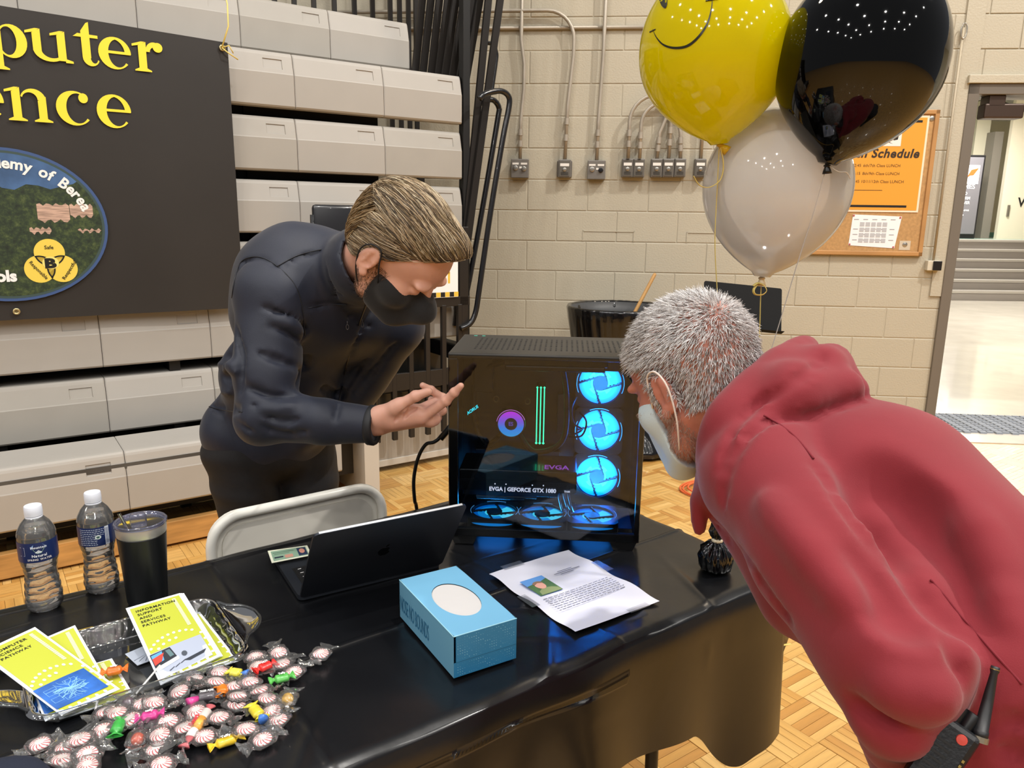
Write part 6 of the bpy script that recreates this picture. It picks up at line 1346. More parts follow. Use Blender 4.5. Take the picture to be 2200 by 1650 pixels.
def ribbon(t, pts, m_, w=.0028):
    m = MB(); m.tube(bez(pts, 8), w, 6, flat=.25); obj('ribbon', m, m_, parent=t, smooth=True)
ry = mat('ribbon_yellow', 'E6CE72', .4); rw = mat('ribbon_white', 'E9E4DC', .4); rb = mat('ribbon_black', 'CFC9C2', .35)
top_w = wb+V(0, 0, .066)
# yellow
yt, yc, yn, yax, yL, ypr = balloon(1536, 118, 1.50, .1385, 1.12, 0, (1545, 310), balloon_mat('balloon_yellow', 'FFF000', .0), 'yellow balloon printed with a smiling face, left one of the balloon bunch', None, None)
def knot(t, p, ax, m_, s=1.0, bend=V(.3, 0, -1)):
    m = MB(); b_ = nrm(bend); m.tube([p+ax*.006, p, p+b_*.006*s, p+b_*.012*s, p+b_*.019*s], [.007*s, .0042*s, .005*s, .0075*s, .0095*s], 14); m.tube([p+b_*.0035+V(.005*math.cos(a), .005*math.sin(a), 0)*s for a in np.linspace(0, 6.28, 12)], .0022*s, 6); obj('knot', m, m_, parent=t, smooth=True)
knot(yt, yn, yax, mat('knot_yellow', 'D6B01E', .3), 1.1, V(.6, -.2, -.5))
# printed smile: strips laid on the skin
def on_balloon(px, py, nk, ax, L, pr, lift=.0006):
    """point of the skin under a pixel"""
    d = nrm(ray(px, py)); lo_ = None
    for s in np.linspace(1.1, 1.7, 1400):
        p = CAM+d*s; q_ = p-nk; h = q_@ax; rr3 = np.linalg.norm(q_-ax*h); 
        R_ = np.interp(h, [k[1] for k in pr], [k[0] for k in pr])
        if 0 < h < pr[-1][1] and rr3 < R_: return p-d*lift*2
    return None
ink = mat('print_black', '2B2A1C', .25)
sm_ = bez([V(1402, 62, 0), V(1410, 80, 0), V(1425, 96, 0), V(1448, 103, 0), V(1476, 99, 0), V(1500, 80, 0), V(1520, 50, 0), V(1529, 15, 0), V(1530, -12, 0)], 6); m = MB(); n = len(sm_); row = []
for i, p in enumerate(sm_):
    q_ = sm_[min(i+1, n-1)]-sm_[max(i-1, 0)]; nn = nrm(V(-q_[1], q_[0], 0)); w_ = .6+5.2*math.sin(PI*i/(n-1))**1.3
    a, b_ = on_balloon(*(p+nn*w_*.5)[:2], yn, yax, yL, ypr), on_balloon(*(p-nn*w_*.5)[:2], yn, yax, yL, ypr)
    if a is not None and b_ is not None: row.append((a, b_))
m.grid(np.array(row)); e_ = [on_balloon(1402+6*k, 60+(2-k)*3, yn, yax, yL, ypr) for k in range(-1, 2)]; m.tube([x_ for x_ in e_ if x_ is not None], .0012, 6)
e_ = [on_balloon(1516+9*k, 2-k*1.5, yn, yax, yL, ypr) for k in range(4)]
m.tube([x_ for x_ in e_ if x_ is not None], .0012, 6); obj('smile_print', m, ink, parent=yt, smooth=True)
m = MB(); ctr = on_balloon(1424, 2, yn, yax, yL, ypr); P = [on_balloon(1424+9*math.cos(a)+4*math.sin(a), -6+24*math.sin(a), yn, yax, yL, ypr, .001) for a in np.linspace(0, 6.28, 20)[:-1]]; m.poly([p for p in P if p is not None]); 
P = [p for p in [on_balloon(1500+9*math.cos(a), -35+24*math.sin(a), yn, yax, yL, ypr, .001) for a in np.linspace(0, 6.28, 20)[:-1]] if p is not None]; m.poly(P) if len(P) > 2 else None; obj('eye_print', m, ink, parent=yt)
ribbon(yt, [yn-yax*.004, at(1541, 400, 1.50), at(1536, 520, 1.50), at(1541, 630, 1.50), at(1550, 800, 1.49), at(1548, 1000, 1.48), top_w], ry)
ribbon(yt, [yn, at(1554, 350, 1.49), at(1548, 385, 1.49), at(1525, 402, 1.49), at(1503, 398, 1.49), at(1490, 378, 1.49)], ry, .0035)
# black
bt_, bc, bn_, bax, bL, bpr = balloon(1846, 135, 1.40, .1395, 1.16, 0, (1777, 352), mat('balloon_black', '030303', .04, spec=.45), 'glossy black balloon, right one of the balloon bunch', None, None)
knot(bt_, bn_, bax, mat('knot_black', '060607', .3), .9, V(.1, 0, -1))
ribbon(bt_, [bn_-bax*.004, at(1750, 450, 1.41), at(1712, 570, 1.43), at(1662, 735, 1.46), at(1610, 900, 1.48), top_w+V(.004, 0, 0)], rb, .0022)
ribbon(bt_, [bn_, at(1800, 368, 1.39), at(1818, 370, 1.39), at(1827, 384, 1.39)], rw, .003)
# white
wt_, wc, wn, wax, wL, wpr = balloon(1668, 402, 1.56, .143, 1.06, 0, (1637, 594), balloon_mat('balloon_white', 'FFFFFF', .16), 'pearly white balloon hanging lower, between and behind the other two', None, None)
knot(wt_, wn, wax, mat('knot_cream', 'E2CFA8', .3), 1.0, V(.0, 0, -1))
ribbon(wt_, [wn-wax*.004, at(1634, 640, 1.56), at(1628, 760, 1.55), at(1600, 950, 1.52), top_w+V(-.003, 0, 0)], ry)
ribbon(wt_, [wn-V(0, 0, .008), at(1620, 620, 1.55), at(1622, 632, 1.55), at(1638, 633, 1.55), at(1647, 624, 1.55), at(1640, 612, 1.55), at(1628, 608, 1.55), at(1618, 614, 1.55)], ry, .0035)
# ================================================================== PEOPLE
def sdf_hit(S, px, py, back=0.0):
    """where the line through a pixel first meets the surface"""
    d = nrm(ray(px, py)); ts = np.arange(.5, 3.0, S.h*.5); P = CAM+ts[:, None]*d; I = np.round((P-S.lo)/S.h).astype(int)
    ok = ((I >= 0) & (I < S.n)).all(1); I = I[ok]; ts = ts[ok]; v = S.D[I[:, 0], I[:, 1], I[:, 2]]; k = np.argmax(v < 0)
    return CAM+d*(ts[k]+back) if v[k] < 0 else None
def crease(S, pix, r, depth=0.0, k=.006, n=4, op='c'):
    """a groove (or with op 'u' a ridge) following points of the surface"""
    pts = bez([V(x, y, 0) for x, y in pix], n); Q = [sdf_hit(S, p[0], p[1]) for p in pts]; Q = [q for q in Q if q is not None]; m = len(Q)
    if m < 2: return
    d = [nrm(q-CAM) for q in Q]; Q = [q+dd*depth for q, dd in zip(Q, d)]; rr = [r*(.35+.65*math.sin(PI*(i+.5)/m)**.6) for i in range(m)]
    runs = []
    for i in range(m-1):
        if np.linalg.norm(Q[i+1]-Q[i]) < .08: S.cap(Q[i], Q[i+1], rr[i], rr[i+1], k, op)
def mesh_eval(S): return S.mesh()
def merge(S, S2, k):
    h = np.clip(.5+.5*(S.D-S2.D)/k, 0, 1); S.D = (S.D + (S2.D-S.D)*h - k*h*(1-h)).astype(np.float32)
class Head:
    """head frame: E = midpoint between the ears, f = face, u = crown, s = left ear"""
    def __init__(h, E, f, u, sc=1.0, jaw=1.0):
        h.jaw = jaw
        h.E = np.asarray(E, float); h.f = nrm(f); u = np.asarray(u, float); h.u = nrm(u-h.f*(u@h.f)); h.s = np.cross(h.u, h.f); h.sc = sc
    def P(h, f, u, s=0.0):
        if u < -.03: u = -.03+(u+.03)*h.jaw
        return h.E+(h.f*f+h.u*u+h.s*s)*h.sc
    def ell(h, S, c, r, k=.015, op='u', rot=0):
        a, b = h.f*math.cos(rot)+h.u*math.sin(rot), -h.f*math.sin(rot)+h.u*math.cos(rot); S.ell(h.P(*c), np.array(r)*h.sc, (a, b, h.s), k, op)
    def cap(h, S, a, b, r0, r1, k=.012, op='u'): S.cap(h.P(*a), h.P(*b), r0*h.sc, r1*h.sc, k, op)
def build_head(h, S, ears=True):
    h.ell(S, (-.008, .050, 0), (.098, .082, .074), .02); h.ell(S, (.015, .045, 0), (.080, .075, .070), .02); h.ell(S, (-.040, .030, 0), (.062, .068, .068), .02)
    h.ell(S, (.042, -.020, 0), (.052, .075, .056), .025)
    for sg in (-1, 1):
        h.cap(S, (.0, -.035, .052*sg), (.020, -.072, .044*sg), .020, .018, .02); h.cap(S, (.020, -.072, .044*sg), (.078, -.100, .012*sg), .018, .017, .02)
        h.ell(S, (.058, -.012, .042*sg), (.030, .024, .022), .015)             # cheekbone
        h.ell(S, (.088, .032, .030*sg), (.014, .009, .022), .010)               # brow
        h.ell(S, (.098, .012, .031*sg), (.013, .011, .015), .008, 'c')          # socket
        h.ell(S, (.082, .012, .031*sg), (.0125, .0095, .0130), .005)            # closed lid
    h.ell(S, (.080, -.102, 0), (.020, .016, .020), .015)                        # chin
    h.cap(S, (.095, .016, 0), (.114, -.022, 0), .0085, .0105, .010); h.ell(S, (.114, -.026, 0), (.013, .010, .011), .006)
    for sg in (-1, 1): h.ell(S, (.106, -.030, .011*sg), (.010, .007, .007), .005)
    h.ell(S, (.094, -.062, 0), (.013, .006, .022), .006); h.ell(S, (.092, -.071, 0), (.013, .006, .019), .006); h.ell(S, (.106, -.0665, 0), (.012, .0012, .024), .003, 'c')
    if ears:
        for sg in (-1, 1):
            rot = -.22
            h.ell(S, (-.006, .002, .079*sg), (.0185, .032, .0075), .006, rot=rot); h.ell(S, (-.004, .004, .087*sg), (.0115, .022, .0065), .004, 'c', rot=rot); h.ell(S, (.002, -.004, .085*sg), (.007, .009, .006), .003, 'c')
            h.ell(S, (.004, -.026, .079*sg), (.009, .009, .006), .005); h.cap(S, (-.008, .02, .082*sg), (-.010, -.01, .082*sg), .003, .003, .004)
def strands(mb, starts, fn, r, segs, rnd_):
    """fn(start) -> list of points; three-sided tapered strand"""
    for p in starts:
        Q = fn(p)
        if Q is None or len(Q) < 2: continue
        n = len(Q); mb.tube(Q, [r*(1-.75*i/(n-1)) for i in range(n)], 3, cap=False)
# ------------------------------------------------------------------ the leaning man in the dark jacket
skin1 = mat('skin_fair', 'D2A18F', .5, var=.06, vscale=25, bump=.1, bscale=250, sss=.15, bdist=.001); jm = mat('jacket_navy', '141B2E', .6, sheen=.10, var=.08, vscale=18, bump=.25, bscale=420, bdist=.0008)
man = thing('person', 'person in a dark jacket and black mask leaning over the table and pointing', 'person', (-.58, 2.08, 0))
sR, sL = at(588, 640, 1.70), at(842, 700, 1.93); hp = at(578, 900, 2.02); cs = at(668, 668, 1.87); lat = nrm(sR-sL); ax_t = nrm(cs-hp); dp = nrm(np.cross(lat, ax_t)); lat2 = nrm(np.cross(ax_t, dp))
h1 = Head(at(847, 549, 1.60), (.59, -.20, -.774), (.688, -.40, .612), 1.08, .72)
nb = at(742, 578, 1.78)
S = SDF((-1.2, 1.25, .75), (.15, 2.35, 1.62), .0062)
S.ell(hp-V(0, 0, .03), (.185, .13, .12), (lat2, dp, ax_t), .03); S.ell(hp*.55+cs*.45, (.172, .128, .17), (lat2, dp, ax_t), .06); S.ell(cs, (.195, .135, .17), (lat2, dp, ax_t), .05)
S.ell(at(655, 590, 1.83), (.16, .11, .12), (lat2, dp, ax_t), .05); S.cap(sR, sL, .080, .078, .06); S.cap(at(640, 585, 1.78), nb, .10, .075, .05)
eR, cR = at(566, 893, 1.60), at(806, 914, 1.555)
A_ = SDF((-1.2, 1.25, .75), (.15, 2.35, 1.62), .0062); A_.cap(sR, sR*.35+eR*.65, .079, .070, .035); A_.cap(sR*.35+eR*.65, eR, .070, .062, .02); A_.cap(eR, eR*.45+cR*.55, .060, .050, .022); A_.cap(eR*.45+cR*.55, cR, .050, .041, .015); merge(S, A_, .016)
eL = at(752, 872, 2.02); wL = at(640, 935, 1.96); S.cap(sL, eL, .074, .058, .03); S.cap(eL, wL, .056, .045, .02)
# hem band and stand-up collar
nd = nrm(h1.P(-.02, -.02)-nb); ca, cbb = at(742, 585, 1.80), at(796, 568, 1.68); cdn = nrm(cbb-ca); S.cap(ca, cbb, .088, .088, .018); S.half(cbb+cdn*.055, cdn) if False else S.cap(cbb+cdn*.088, cbb+cdn*.2, .088, .088, .006, 'c'); S.cap(ca+cdn*.02, cbb+cdn*.10, .074, .078, .006, 'c')
# folds
for pts, r, dpt in (([(505, 700), (520, 760), (515, 840)], .010, .002), ([(650, 700), (655, 770), (640, 830)], .016, .004), ([(500, 610), (520, 570), (560, 555), (610, 590), (640, 650)], .0045, .0), ([(590, 590), (640, 555), (690, 540)], .004, .0),
     ([(420, 740), (470, 760), (500, 765)], .010, .002), ([(410, 790), (450, 805), (500, 815)], .011, .002), ([(405, 850), (440, 870), (510, 880)], .010, .002), ([(450, 700), (470, 730), (500, 745)], .008, .002), ([(470, 640), (455, 690), (430, 730)], .006, .0),
     ([(580, 700), (620, 715), (650, 740)], .007, .001), ([(570, 660), (620, 680), (650, 700)], .007, .001), ([(560, 760), (600, 775), (645, 790)], .008, .001), ([(530, 830), (580, 850), (640, 850)], .008, .001), ([(545, 870), (600, 905), (640, 900)], .007, .001), ([(560, 915), (610, 935), (660, 925)], .006, .001),
     ([(700, 560), (720, 640), (760, 690), (800, 700)], .004, .0), ([(815, 640), (760, 740), (730, 850), (720, 900)], .005, .001), ([(690, 830), (720, 850), (740, 840)], .012, .003), ([(850, 740), (800, 800), (760, 850)], .008, .002), ([(790, 770), (760, 800), (745, 830)], .008, .002), ([(655, 660), (720, 652), (760, 656)], .003, 0), ([(440, 870), (520, 915), (540, 925)], .004, 0)):
    crease(S, pts, r, dpt)
for pts, r in (([(475, 800), (490, 790), (505, 800)], .008), ([(600, 690), (630, 700), (645, 715)], .007), ([(420, 765), (460, 780), (500, 785)], .010), ([(410, 825), (450, 838), (500, 845)], .010), ([(560, 880), (600, 880), (630, 875)], .008)): crease(S, pts, r, .001, .012, op='u')
S.wrinkle(.0016, .035, 3); S.wrinkle(.0020, .07, 9)
S.half(cR, nrm(cR-eR)); 
jac = soften(obj('jacket', S.mesh(), jm, parent=man, smooth=True), 4)
SJ = S
# cuff, zip, seams, emblem
cd = nrm(cR-eR); m = MB(); m.lathe([(.0405, -.014), (.043, -.012), (.0435, 0), (.041, .004), (.034, .003), (.033, -.012)], cR, 32, axis=cd); obj('cuff', m, mat('cuff_black', '15161B', .6), parent=man, smooth=True)
zp = [sdf_hit(SJ, *p) for p in ((792, 640), (770, 700), (748, 770), (735, 830), (722, 890))]; zp = [p for p in zp if p is not None]
m = MB(); m.tube(bez(zp, 6), .0022, 6); zo = obj('zip', m, mat('zip_black', '0D0D10', .35), parent=jac, smooth=True)
def pull(px, py, l=.018):
    p = sdf_hit(SJ, px, py, -.003)
    if p is None: return
    m = MB(); m.tube([p+V(0, 0, 0), p-V(0, 0, l*.45)], .0012, 6); m.tube([p-V(0, 0, l*.75)+V(.003*math.cos(a), 0, .006*math.sin(a)) for a in np.linspace(0, 6.28, 14)], .0011, 6); obj('zip_pull', m, mat('pull_steel', '5A5A60', .35, metal=.6), parent=jac, smooth=True)
pull(746, 690); pull(778, 685)
def seam1(pts, r=.0013):
    Q = [sdf_hit(SJ, p[0], p[1]) for p in bez([V(x, y, 0) for x, y in pts], 8)]; Q = np.array([x_ for x_ in Q if x_ is not None])
    for _ in range(6): Q[1:-1] = (Q[:-2]+Q[1:-1]*2+Q[2:])/4
    m = MB(); m.tube([p-nrm(p-CAM)*.0022 for p in Q], r, 6); obj('seam', m, mat('jacket_seam', '0F121C', .6), parent=jac, smooth=True, kind='stuff')
seam1([(498, 640), (506, 590), (522, 558), (560, 552), (600, 575), (636, 615), (650, 665), (655, 720)]); seam1([(596, 572), (640, 548), (690, 536)]); seam1([(655, 664), (700, 655), (745, 655)]); seam1([(420, 862), (470, 880), (520, 885)]); seam1([(470, 640), (452, 700), (425, 750)])
p = sdf_hit(SJ, 800, 640, -.01); m = MB(); m.box((-.008, -.004, -.014), (.008, .004, .014), c=at(796, 634, 1.66) if p is None else p, ax=(V(.8, 0, -.6), V(0, 1, 0), V(.6, 0, .8)), bev=.003); obj('toggle', m, mat('toggle_black', '121214', .3), parent=jac, smooth=True)
# white bird-skeleton emblem: curled strokes standing on the cloth
cen = (828, 668); w8 = mat('emblem_white', 'E6E6EA', .5); m = MB()
for st in ([(822, 657), (826, 660), (824, 665), (827, 670), (833, 670), (836, 665)], [(818, 659), (823, 662)], [(820, 656), (826, 658)], [(829, 663), (836, 666), (841, 672), (840, 680), (834, 682), (836, 676)], [(826, 670), (830, 673), (832, 669)], [(833, 679), (830, 680)]):
    Q = []
    for x, y in st:
        q = sdf_hit(SJ, x, y, -.0012)
        if q is not None: Q.append(q)
    if len(Q) > 1: m.tube(bez(Q, 4), .0011, 6)
if m.v: obj('emblem', m, w8, parent=jac, smooth=True)
# trousers
S = SDF((-1.0, 1.75, -.01), (-.05, 2.5, 1.02), .009)
lR = hp+lat2*.085-V(0, 0, .08); lLg = hp-lat2*.085-V(0, 0, .08)
S.ell(hp-V(0, 0, .05), (.170, .125, .13), (lat2, dp, ax_t), .03)
for q, dx in ((lR, -.0), (lLg, .02)):
    kn = V(q[0]+dx+.02, q[1]+.02, .50); an = V(q[0]+dx+.03, q[1]+.07, .09); S.cap(q, kn, .098, .070, .02); S.cap(kn, an, .070, .056, .02)
for z in (.86, .82, .55, .5, .46): S.wrinkle(.0012, .03, int(z*100), (.4, .4, 2), 6)
obj('trousers', S.mesh(), mat('jeans_black', '17181D', .75, var=.12, vscale=40, bump=.2, bscale=400), parent=man, smooth=True)
for q, dx in ((lR, 0), (lLg, .02)):
    S = SDF((q[0]-.25, q[1]-.35, -.01), (q[0]+.3, q[1]+.25, .16), .007); a = V(q[0]+dx+.03, q[1]+.06, .045); b_ = a+V(.13, -.13, -.012); S.cap(a, b_, .043, .036, .02); S.cap(a+V(0, 0, .05), a, .05, .04, .02); S.half(V(0, 0, .002), V(0, 0, -1)); obj('shoe', S.mesh(), mat('shoe_black', '141416', .4), parent=man, smooth=True)
# skin: head and neck, the pointing hand
S = SDF(tuple(h1.E-.19), tuple(h1.E+.19), .0031); build_head(h1, S); S.cap(h1.P(-.02, -.02), h1.P(-.02, -.02)+(nb-h1.P(-.02, -.02))*.95, .060, .062, .02)
SH = S; hv, hf = S.mesh()
S = SDF((-.36, 1.44, 1.00), (-.02, 1.66, 1.24), .0021)
q = lambda x, y, Y: at(x, y, Y)
S.cap(q(760, 912, 1.558), q(808, 908, 1.552), .0285, .0265, .01, flat=(V(0, 1, .2), .8)); 
S.cap(q(812, 910, 1.556), q(918, 899, 1.562), .0235, .0165, .014, flat=(V(0, 1, .3), .85)); S.cap(q(820, 895, 1.545), q(893, 884, 1.552), .0225, .0165, .016); S.cap(q(815, 895, 1.540), q(858, 872, 1.528), .0200, .0165, .012)
def finger(pts, rs_, k=.006):
    P = [q(*p) for p in pts]; 
    for i in range(len(P)-1): S.cap(P[i], P[i+1], rs_[i], rs_[i+1], k if i == 0 else .003)
    for i in range(1, len(P)-1): S.ell(P[i], [rs_[i]*1.10]*3, None, .004)
finger([(850, 876, 1.526), (893, 851, 1.516), (921, 841, 1.512)], (.0135, .0108, .0085), .010)
finger([(908, 896, 1.548), (958, 861, 1.533), (976, 843, 1.524), (990, 829, 1.517)], (.0125, .0100, .0088, .0068))
finger([(895, 884, 1.562), (951, 855, 1.580), (926, 838, 1.572), (908, 828, 1.566)], (.0120, .0092, .0082, .0066))
finger([(918, 901, 1.568), (950, 882, 1.597), (939, 862, 1.606), (926, 858, 1.600)], (.0125, .0092, .0082, .0070))
finger([(922, 906, 1.575), (940, 897, 1.608), (926, 881, 1.618), (914, 880, 1.612)], (.0118, .0085, .0075, .0064))
for a, b_, r in (((868, 892, 1.50), (905, 880, 1.50), .004),): 
    pass
S.cap(q(842, 902, 1.545), q(900, 893, 1.552), .0215, .0185, .012); S.cap(q(925, 902, 1.562), q(932, 900, 1.566), .0165, .0155, .008)
crease(S, [(868, 898), (880, 885), (895, 877)], .0028, 0, .004); crease(S, [(850, 905), (862, 888), (880, 872)], .0026, 0, .004)
hv2, hf2 = S.mesh(); NV_ = len(hv); inner = MB()
inner.tube([nb+nd*.02, nb-nd*.05, cs, hp], [.05, .055, .08, .08], 12); inner.tube([sR, eR, q(770, 912, 1.558)], [.035, .03, .024], 12)
iv = np.array(inner.v); faces = [tuple(f) for f in hf.tolist()]+[tuple(np.array(f)+NV_) for f in hf2.tolist()]+[tuple(i+NV_+len(hv2) for i in f) for f in inner.f]
body = obj('body', (np.vstack([hv, hv2, iv]).tolist(), faces), skin1, parent=man, smooth=True)
nl = mat('nail', 'E3B7AC', .25)
p0, p1 = q(984, 833, 1.505), q(993, 826, 1.503)
# mask
S = SDF(tuple(h1.E-.19), tuple(h1.E+.19), .003)
h1.ell(S, (.042, -.024, 0), (.058, .080, .0625), .02); h1.cap(S, (.104, .006, 0), (.117, -.020, 0), .013, .021, .02); h1.cap(S, (.117, -.020, 0), (.096, -.075, 0), .021, .022, .03)
for sg in (-1, 1): h1.cap(S, (.020, -.072, .044*sg), (.080, -.098, .012*sg), .024, .023, .02); h1.ell(S, (.058, -.02, .042*sg), (.034, .028, .0265), .015)
S.half(h1.P(.112, .010), nrm(h1.f*.05+h1.u)); S.half(h1.P(.012, 0), -h1.f*1.0-h1.u*.28); S.half(h1.P(.05, -.132), -h1.u)
mk = obj('face_mask', S.mesh(), mat('mask_black', '0C0D10', .8, sheen=.2, bump=.2, bscale=500), parent=man, smooth=True)
m = MB(); m.tube(bez([h1.P(.035, -.022, -.066), h1.P(.018, .012, -.080), h1.P(.004, .036, -.084), h1.P(-.018, .030, -.088), h1.P(-.026, .005, -.088), h1.P(-.012, -.035, -.078), h1.P(.014, -.082, -.062)], 6), .0016, 6); obj('ear_loop', m, mat('loop_black', '101013', .6), parent=mk, smooth=True)
m = MB(); m.box((-.006, -.0012, -.001), (.006, .0012, .001), c=sdf_hit(S, 903, 643, -.001) if sdf_hit(S, 903, 643) is not None else h1.P(.12, -.02, -.02), ax=(RT, UP, FW)); obj('tag', m, mat('tag_grey', '9A9CA4', .5), parent=mk)
# hair: a combed-back cap with strands laid over it
hairm = [mat('hair_%d' % i, c, .36, bump=.0, coat=.15) for i, c in enumerate(('5A4A38', '7C6848', 'AD9678', '443729', 'D2C3A6'))]
S = SDF(tuple(h1.E-.2), tuple(h1.E+.2), .0034)
h1.ell(S, (-.012, .052, 0), (.108, .092, .081), .02); h1.ell(S, (-.045, .020, 0), (.068, .080, .074), .02); h1.ell(S, (.050, .100, 0), (.052, .040, .050), .02); h1.ell(S, (.074, .112, .0), (.030, .022, .040), .02)
S.half(h1.P(.066, .086), nrm(h1.f*1.0-h1.u*.85)); S.half(h1.P(.022, .030), nrm(h1.f*.80-h1.u*.75)); S.half(h1.P(.006, .0), nrm(h1.f*.9-h1.u*.25), .01) if False else None; h1.ell(S, (.0, -.03, -.09), (.030, .05, .04), .01, 'c'); h1.ell(S, (.0, -.03, .09), (.030, .05, .04), .01, 'c'); S.half(h1.P(-.03, -.050), nrm(-h1.u+h1.f*.15))
hair = obj('hair', S.mesh(), hairm[0], parent=man, smooth=True)
rs = np.random.RandomState(4); hb = [MB() for _ in range(5)]; SHR = S
def flow_strands(Sx, h, n, segs, step, flow, out, r, seed, lift=(.0, .004), probs=None, region=None):
    """strands that creep along the surface following a direction field"""
    rs = np.random.RandomState(seed); G = np.stack(np.gradient(Sx.D), -1); g = np.argwhere(np.abs(Sx.D) < Sx.h*.6); pts = Sx.lo+g*Sx.h
    def samp(p): I = np.clip(np.round((p-Sx.lo)/Sx.h).astype(int), 1, Sx.n-2); q = tuple(I); nn = G[q]; return Sx.D[q]+nn@(p-(Sx.lo+I*Sx.h))/Sx.h, nn/(np.linalg.norm(nn)+1e-9)
    L = (pts-h.E)/h.sc; ok = region(L@h.f, L@h.u, L@h.s); pts = pts[ok]
    for i in rs.choice(len(pts), n, replace=True):
        p = pts[i]+rs.normal(size=3)*.0015; Q = []; lf = rs.uniform(*lift); j0 = rs.normal(size=3)*.10; sg = segs+rs.randint(-3, 3)
        for k in range(sg):
            dd, nn = samp(p); p = p-nn*dd; Lp = (p-h.E)/h.sc; fl = flow(Lp@h.f, Lp@h.u, Lp@h.s); v_ = h.f*fl[0]+h.u*fl[1]+h.s*fl[2]+j0+rs.normal(size=3)*.05; v_ = v_-nn*(v_@nn); v_ = nrm(v_)
            Q.append(p+nn*(lf*math.sin(PI*min(1, .15+.85*k/sg))+.0006)); p = p+v_*step
        c = rs.choice(len(out), p=probs); out[c].tube(Q, [r*(.8+.4*rs.rand())*(1-.65*(j/(len(Q)-1))**2) for j in range(len(Q))], 3, cap=False)
def fl1(f, u, s):
    sg = np.sign(s) if abs(s) > .004 else 0
    if u > .075: return (-1.0, -.05 if f < 0 else .12, sg*.22*(1 if f > .02 else .5))
    if f < -.06: return (-.35, -1.0, 0)
    return (-1.0, -.30-.35*max(0, (.075-u)/.07), sg*.1)
flow_strands(SHR, h1, 7500, 15, .0058, fl1, hb, .00088, 4, (.0, .0045), [.22, .29, .25, .10, .14], lambda F_, U_, S_: (U_ > -.05))
for c in range(5): obj('hair_strands', hb[c], hairm[c], parent=hair, smooth=True, kind='stuff')
# sideburn and stubble
def stubble(h, parent, n, mats_, seed, reg, r=.00035, l=.004):
    rs = np.random.RandomState(seed); T = MB(); Sx = SH if h is h1 else SH2
    g = np.argwhere(np.abs(Sx.D) < Sx.h*.6); pts = Sx.lo+g*Sx.h; L = (pts-h.E)/h.sc; F_, U_, S_ = L@h.f, L@h.u, L@h.s; ok = reg(F_, U_, S_); pts = pts[ok]; g = g[ok]
    if not len(pts): return
    idx = rs.choice(len(pts), min(n, len(pts)*3), replace=True); gr = np.stack(np.gradient(Sx.D), -1)
    for i in idx:
        nn = gr[tuple(g[i])]; nn = nn/(np.linalg.norm(nn)+1e-9); p = pts[i]-nn*Sx.D[tuple(g[i])]+rs.normal(size=3)*.0012; dn = nrm(nn*.6-h.u*.8+h.f*.15+rs.normal(size=3)*.25); T.tube([p, p+dn*l*rs.uniform(.6, 1.2)], [r, r*.3], 3, cap=False)
    obj('stubble', T, mats_, parent=parent, kind='stuff')
stubble(h1, body, 2600, mat('stubble_brown', '6B4E38', .6), 3, lambda F_, U_, S_: (S_ < -.02) & (F_ > -.012) & (F_ < .04) & (U_ < .0+.25*F_) & (U_ > -.115) & (np.abs(S_) < .073))
# ------------------------------------------------------------------ the man in the red hooded sweatshirt
hm = mat('hoodie_red', '7C1A26', .88, sheen=.15, var=.05, vscale=14, bump=.35, bscale=700, bdist=.0006)
old = thing('person', 'person with short grey hair and a red hooded sweatshirt bending towards the computer', 'person', (.78, .78, 0))
h2 = Head(at(1427, 850, 1.17)+V(.789, .603, .082)*.082, (-.50, .72, -.48), (-.35, .34, .87), 1.10)
def atd(px, py, d): return CAM+ray(px, py)*d
S = SDF((.12, .38, .55), (1.30, 1.62, 1.42), .0068)
HB = ((.12, .38, .55), (1.30, 1.62, 1.42), .0068); C_ = [(at(1700, 1015, 1.19), .145), (at(1850, 1115, 1.06), .168), (at(1990, 1275, .95), .160), (at(2110, 1450, .86), .158), (at(2165, 1650, .82), .155)]
for (a, r0), (b_, r1) in zip(C_[:-1], C_[1:]): S.cap(a, b_, r0, r1, .05)
S.cap(at(2025, 1640, .80), at(2130, 1660, .80), .068, .10, .04)
sh2 = at(1640, 1030, 1.02); el2 = at(1915, 1398, .77); wr2 = at(1945, 1560, .77)
A_ = SDF(*HB); A_.cap(sh2, sh2*.5+el2*.5, .084, .085, .03); A_.cap(sh2*.5+el2*.5, el2, .085, .079, .03); A_.cap(el2, wr2, .074, .056, .03); A_.ell(at(1655, 1010, 1.08), (.105, .09, .10), None, .04); merge(S, A_, .008)
S.cap(at(1590, 1060, 1.16), at(1722, 1275, 1.04), .060, .065, .02); S.cap(at(1615, 1010, 1.18), at(1660, 980, 1.2), .075, .10, .04)
# hood: rolled rim round the neck and the bag lying on the back
rim = [at(1524, 1075, 1.13), at(1526, 1000, 1.10), at(1546, 925, 1.08), at(1592, 862, 1.10), at(1672, 785, 1.16), at(1728, 752, 1.24), at(1700, 770, 1.34)]
R3_ = bez(rim, 4); T_ = S; S = SDF(*HB); S.path(R3_, [.014+.012*math.sin(PI*i/(len(R3_)-1)) for i in range(len(R3_))], .012)
S.cap(at(1600, 950, 1.07), at(1700, 852, 1.09), .042, .054, .02); S.cap(at(1700, 852, 1.09), at(1812, 836, 1.09), .050, .033, .02); S.cap(at(1690, 815, 1.15), at(1782, 785, 1.17), .045, .030, .018); S.cap(at(1782, 785, 1.17), at(1842, 838, 1.12), .028, .020, .015); S.cap(at(1560, 1050, 1.08), at(1610, 940, 1.07), .022, .040, .02)
S.cap(at(1520, 1010, 1.13), at(1506, 1075, 1.14), .018, .013, .012); S.cap(at(1501, 1075, 1.14), at(1503, 1135, 1.14), .0125, .0105, .006)
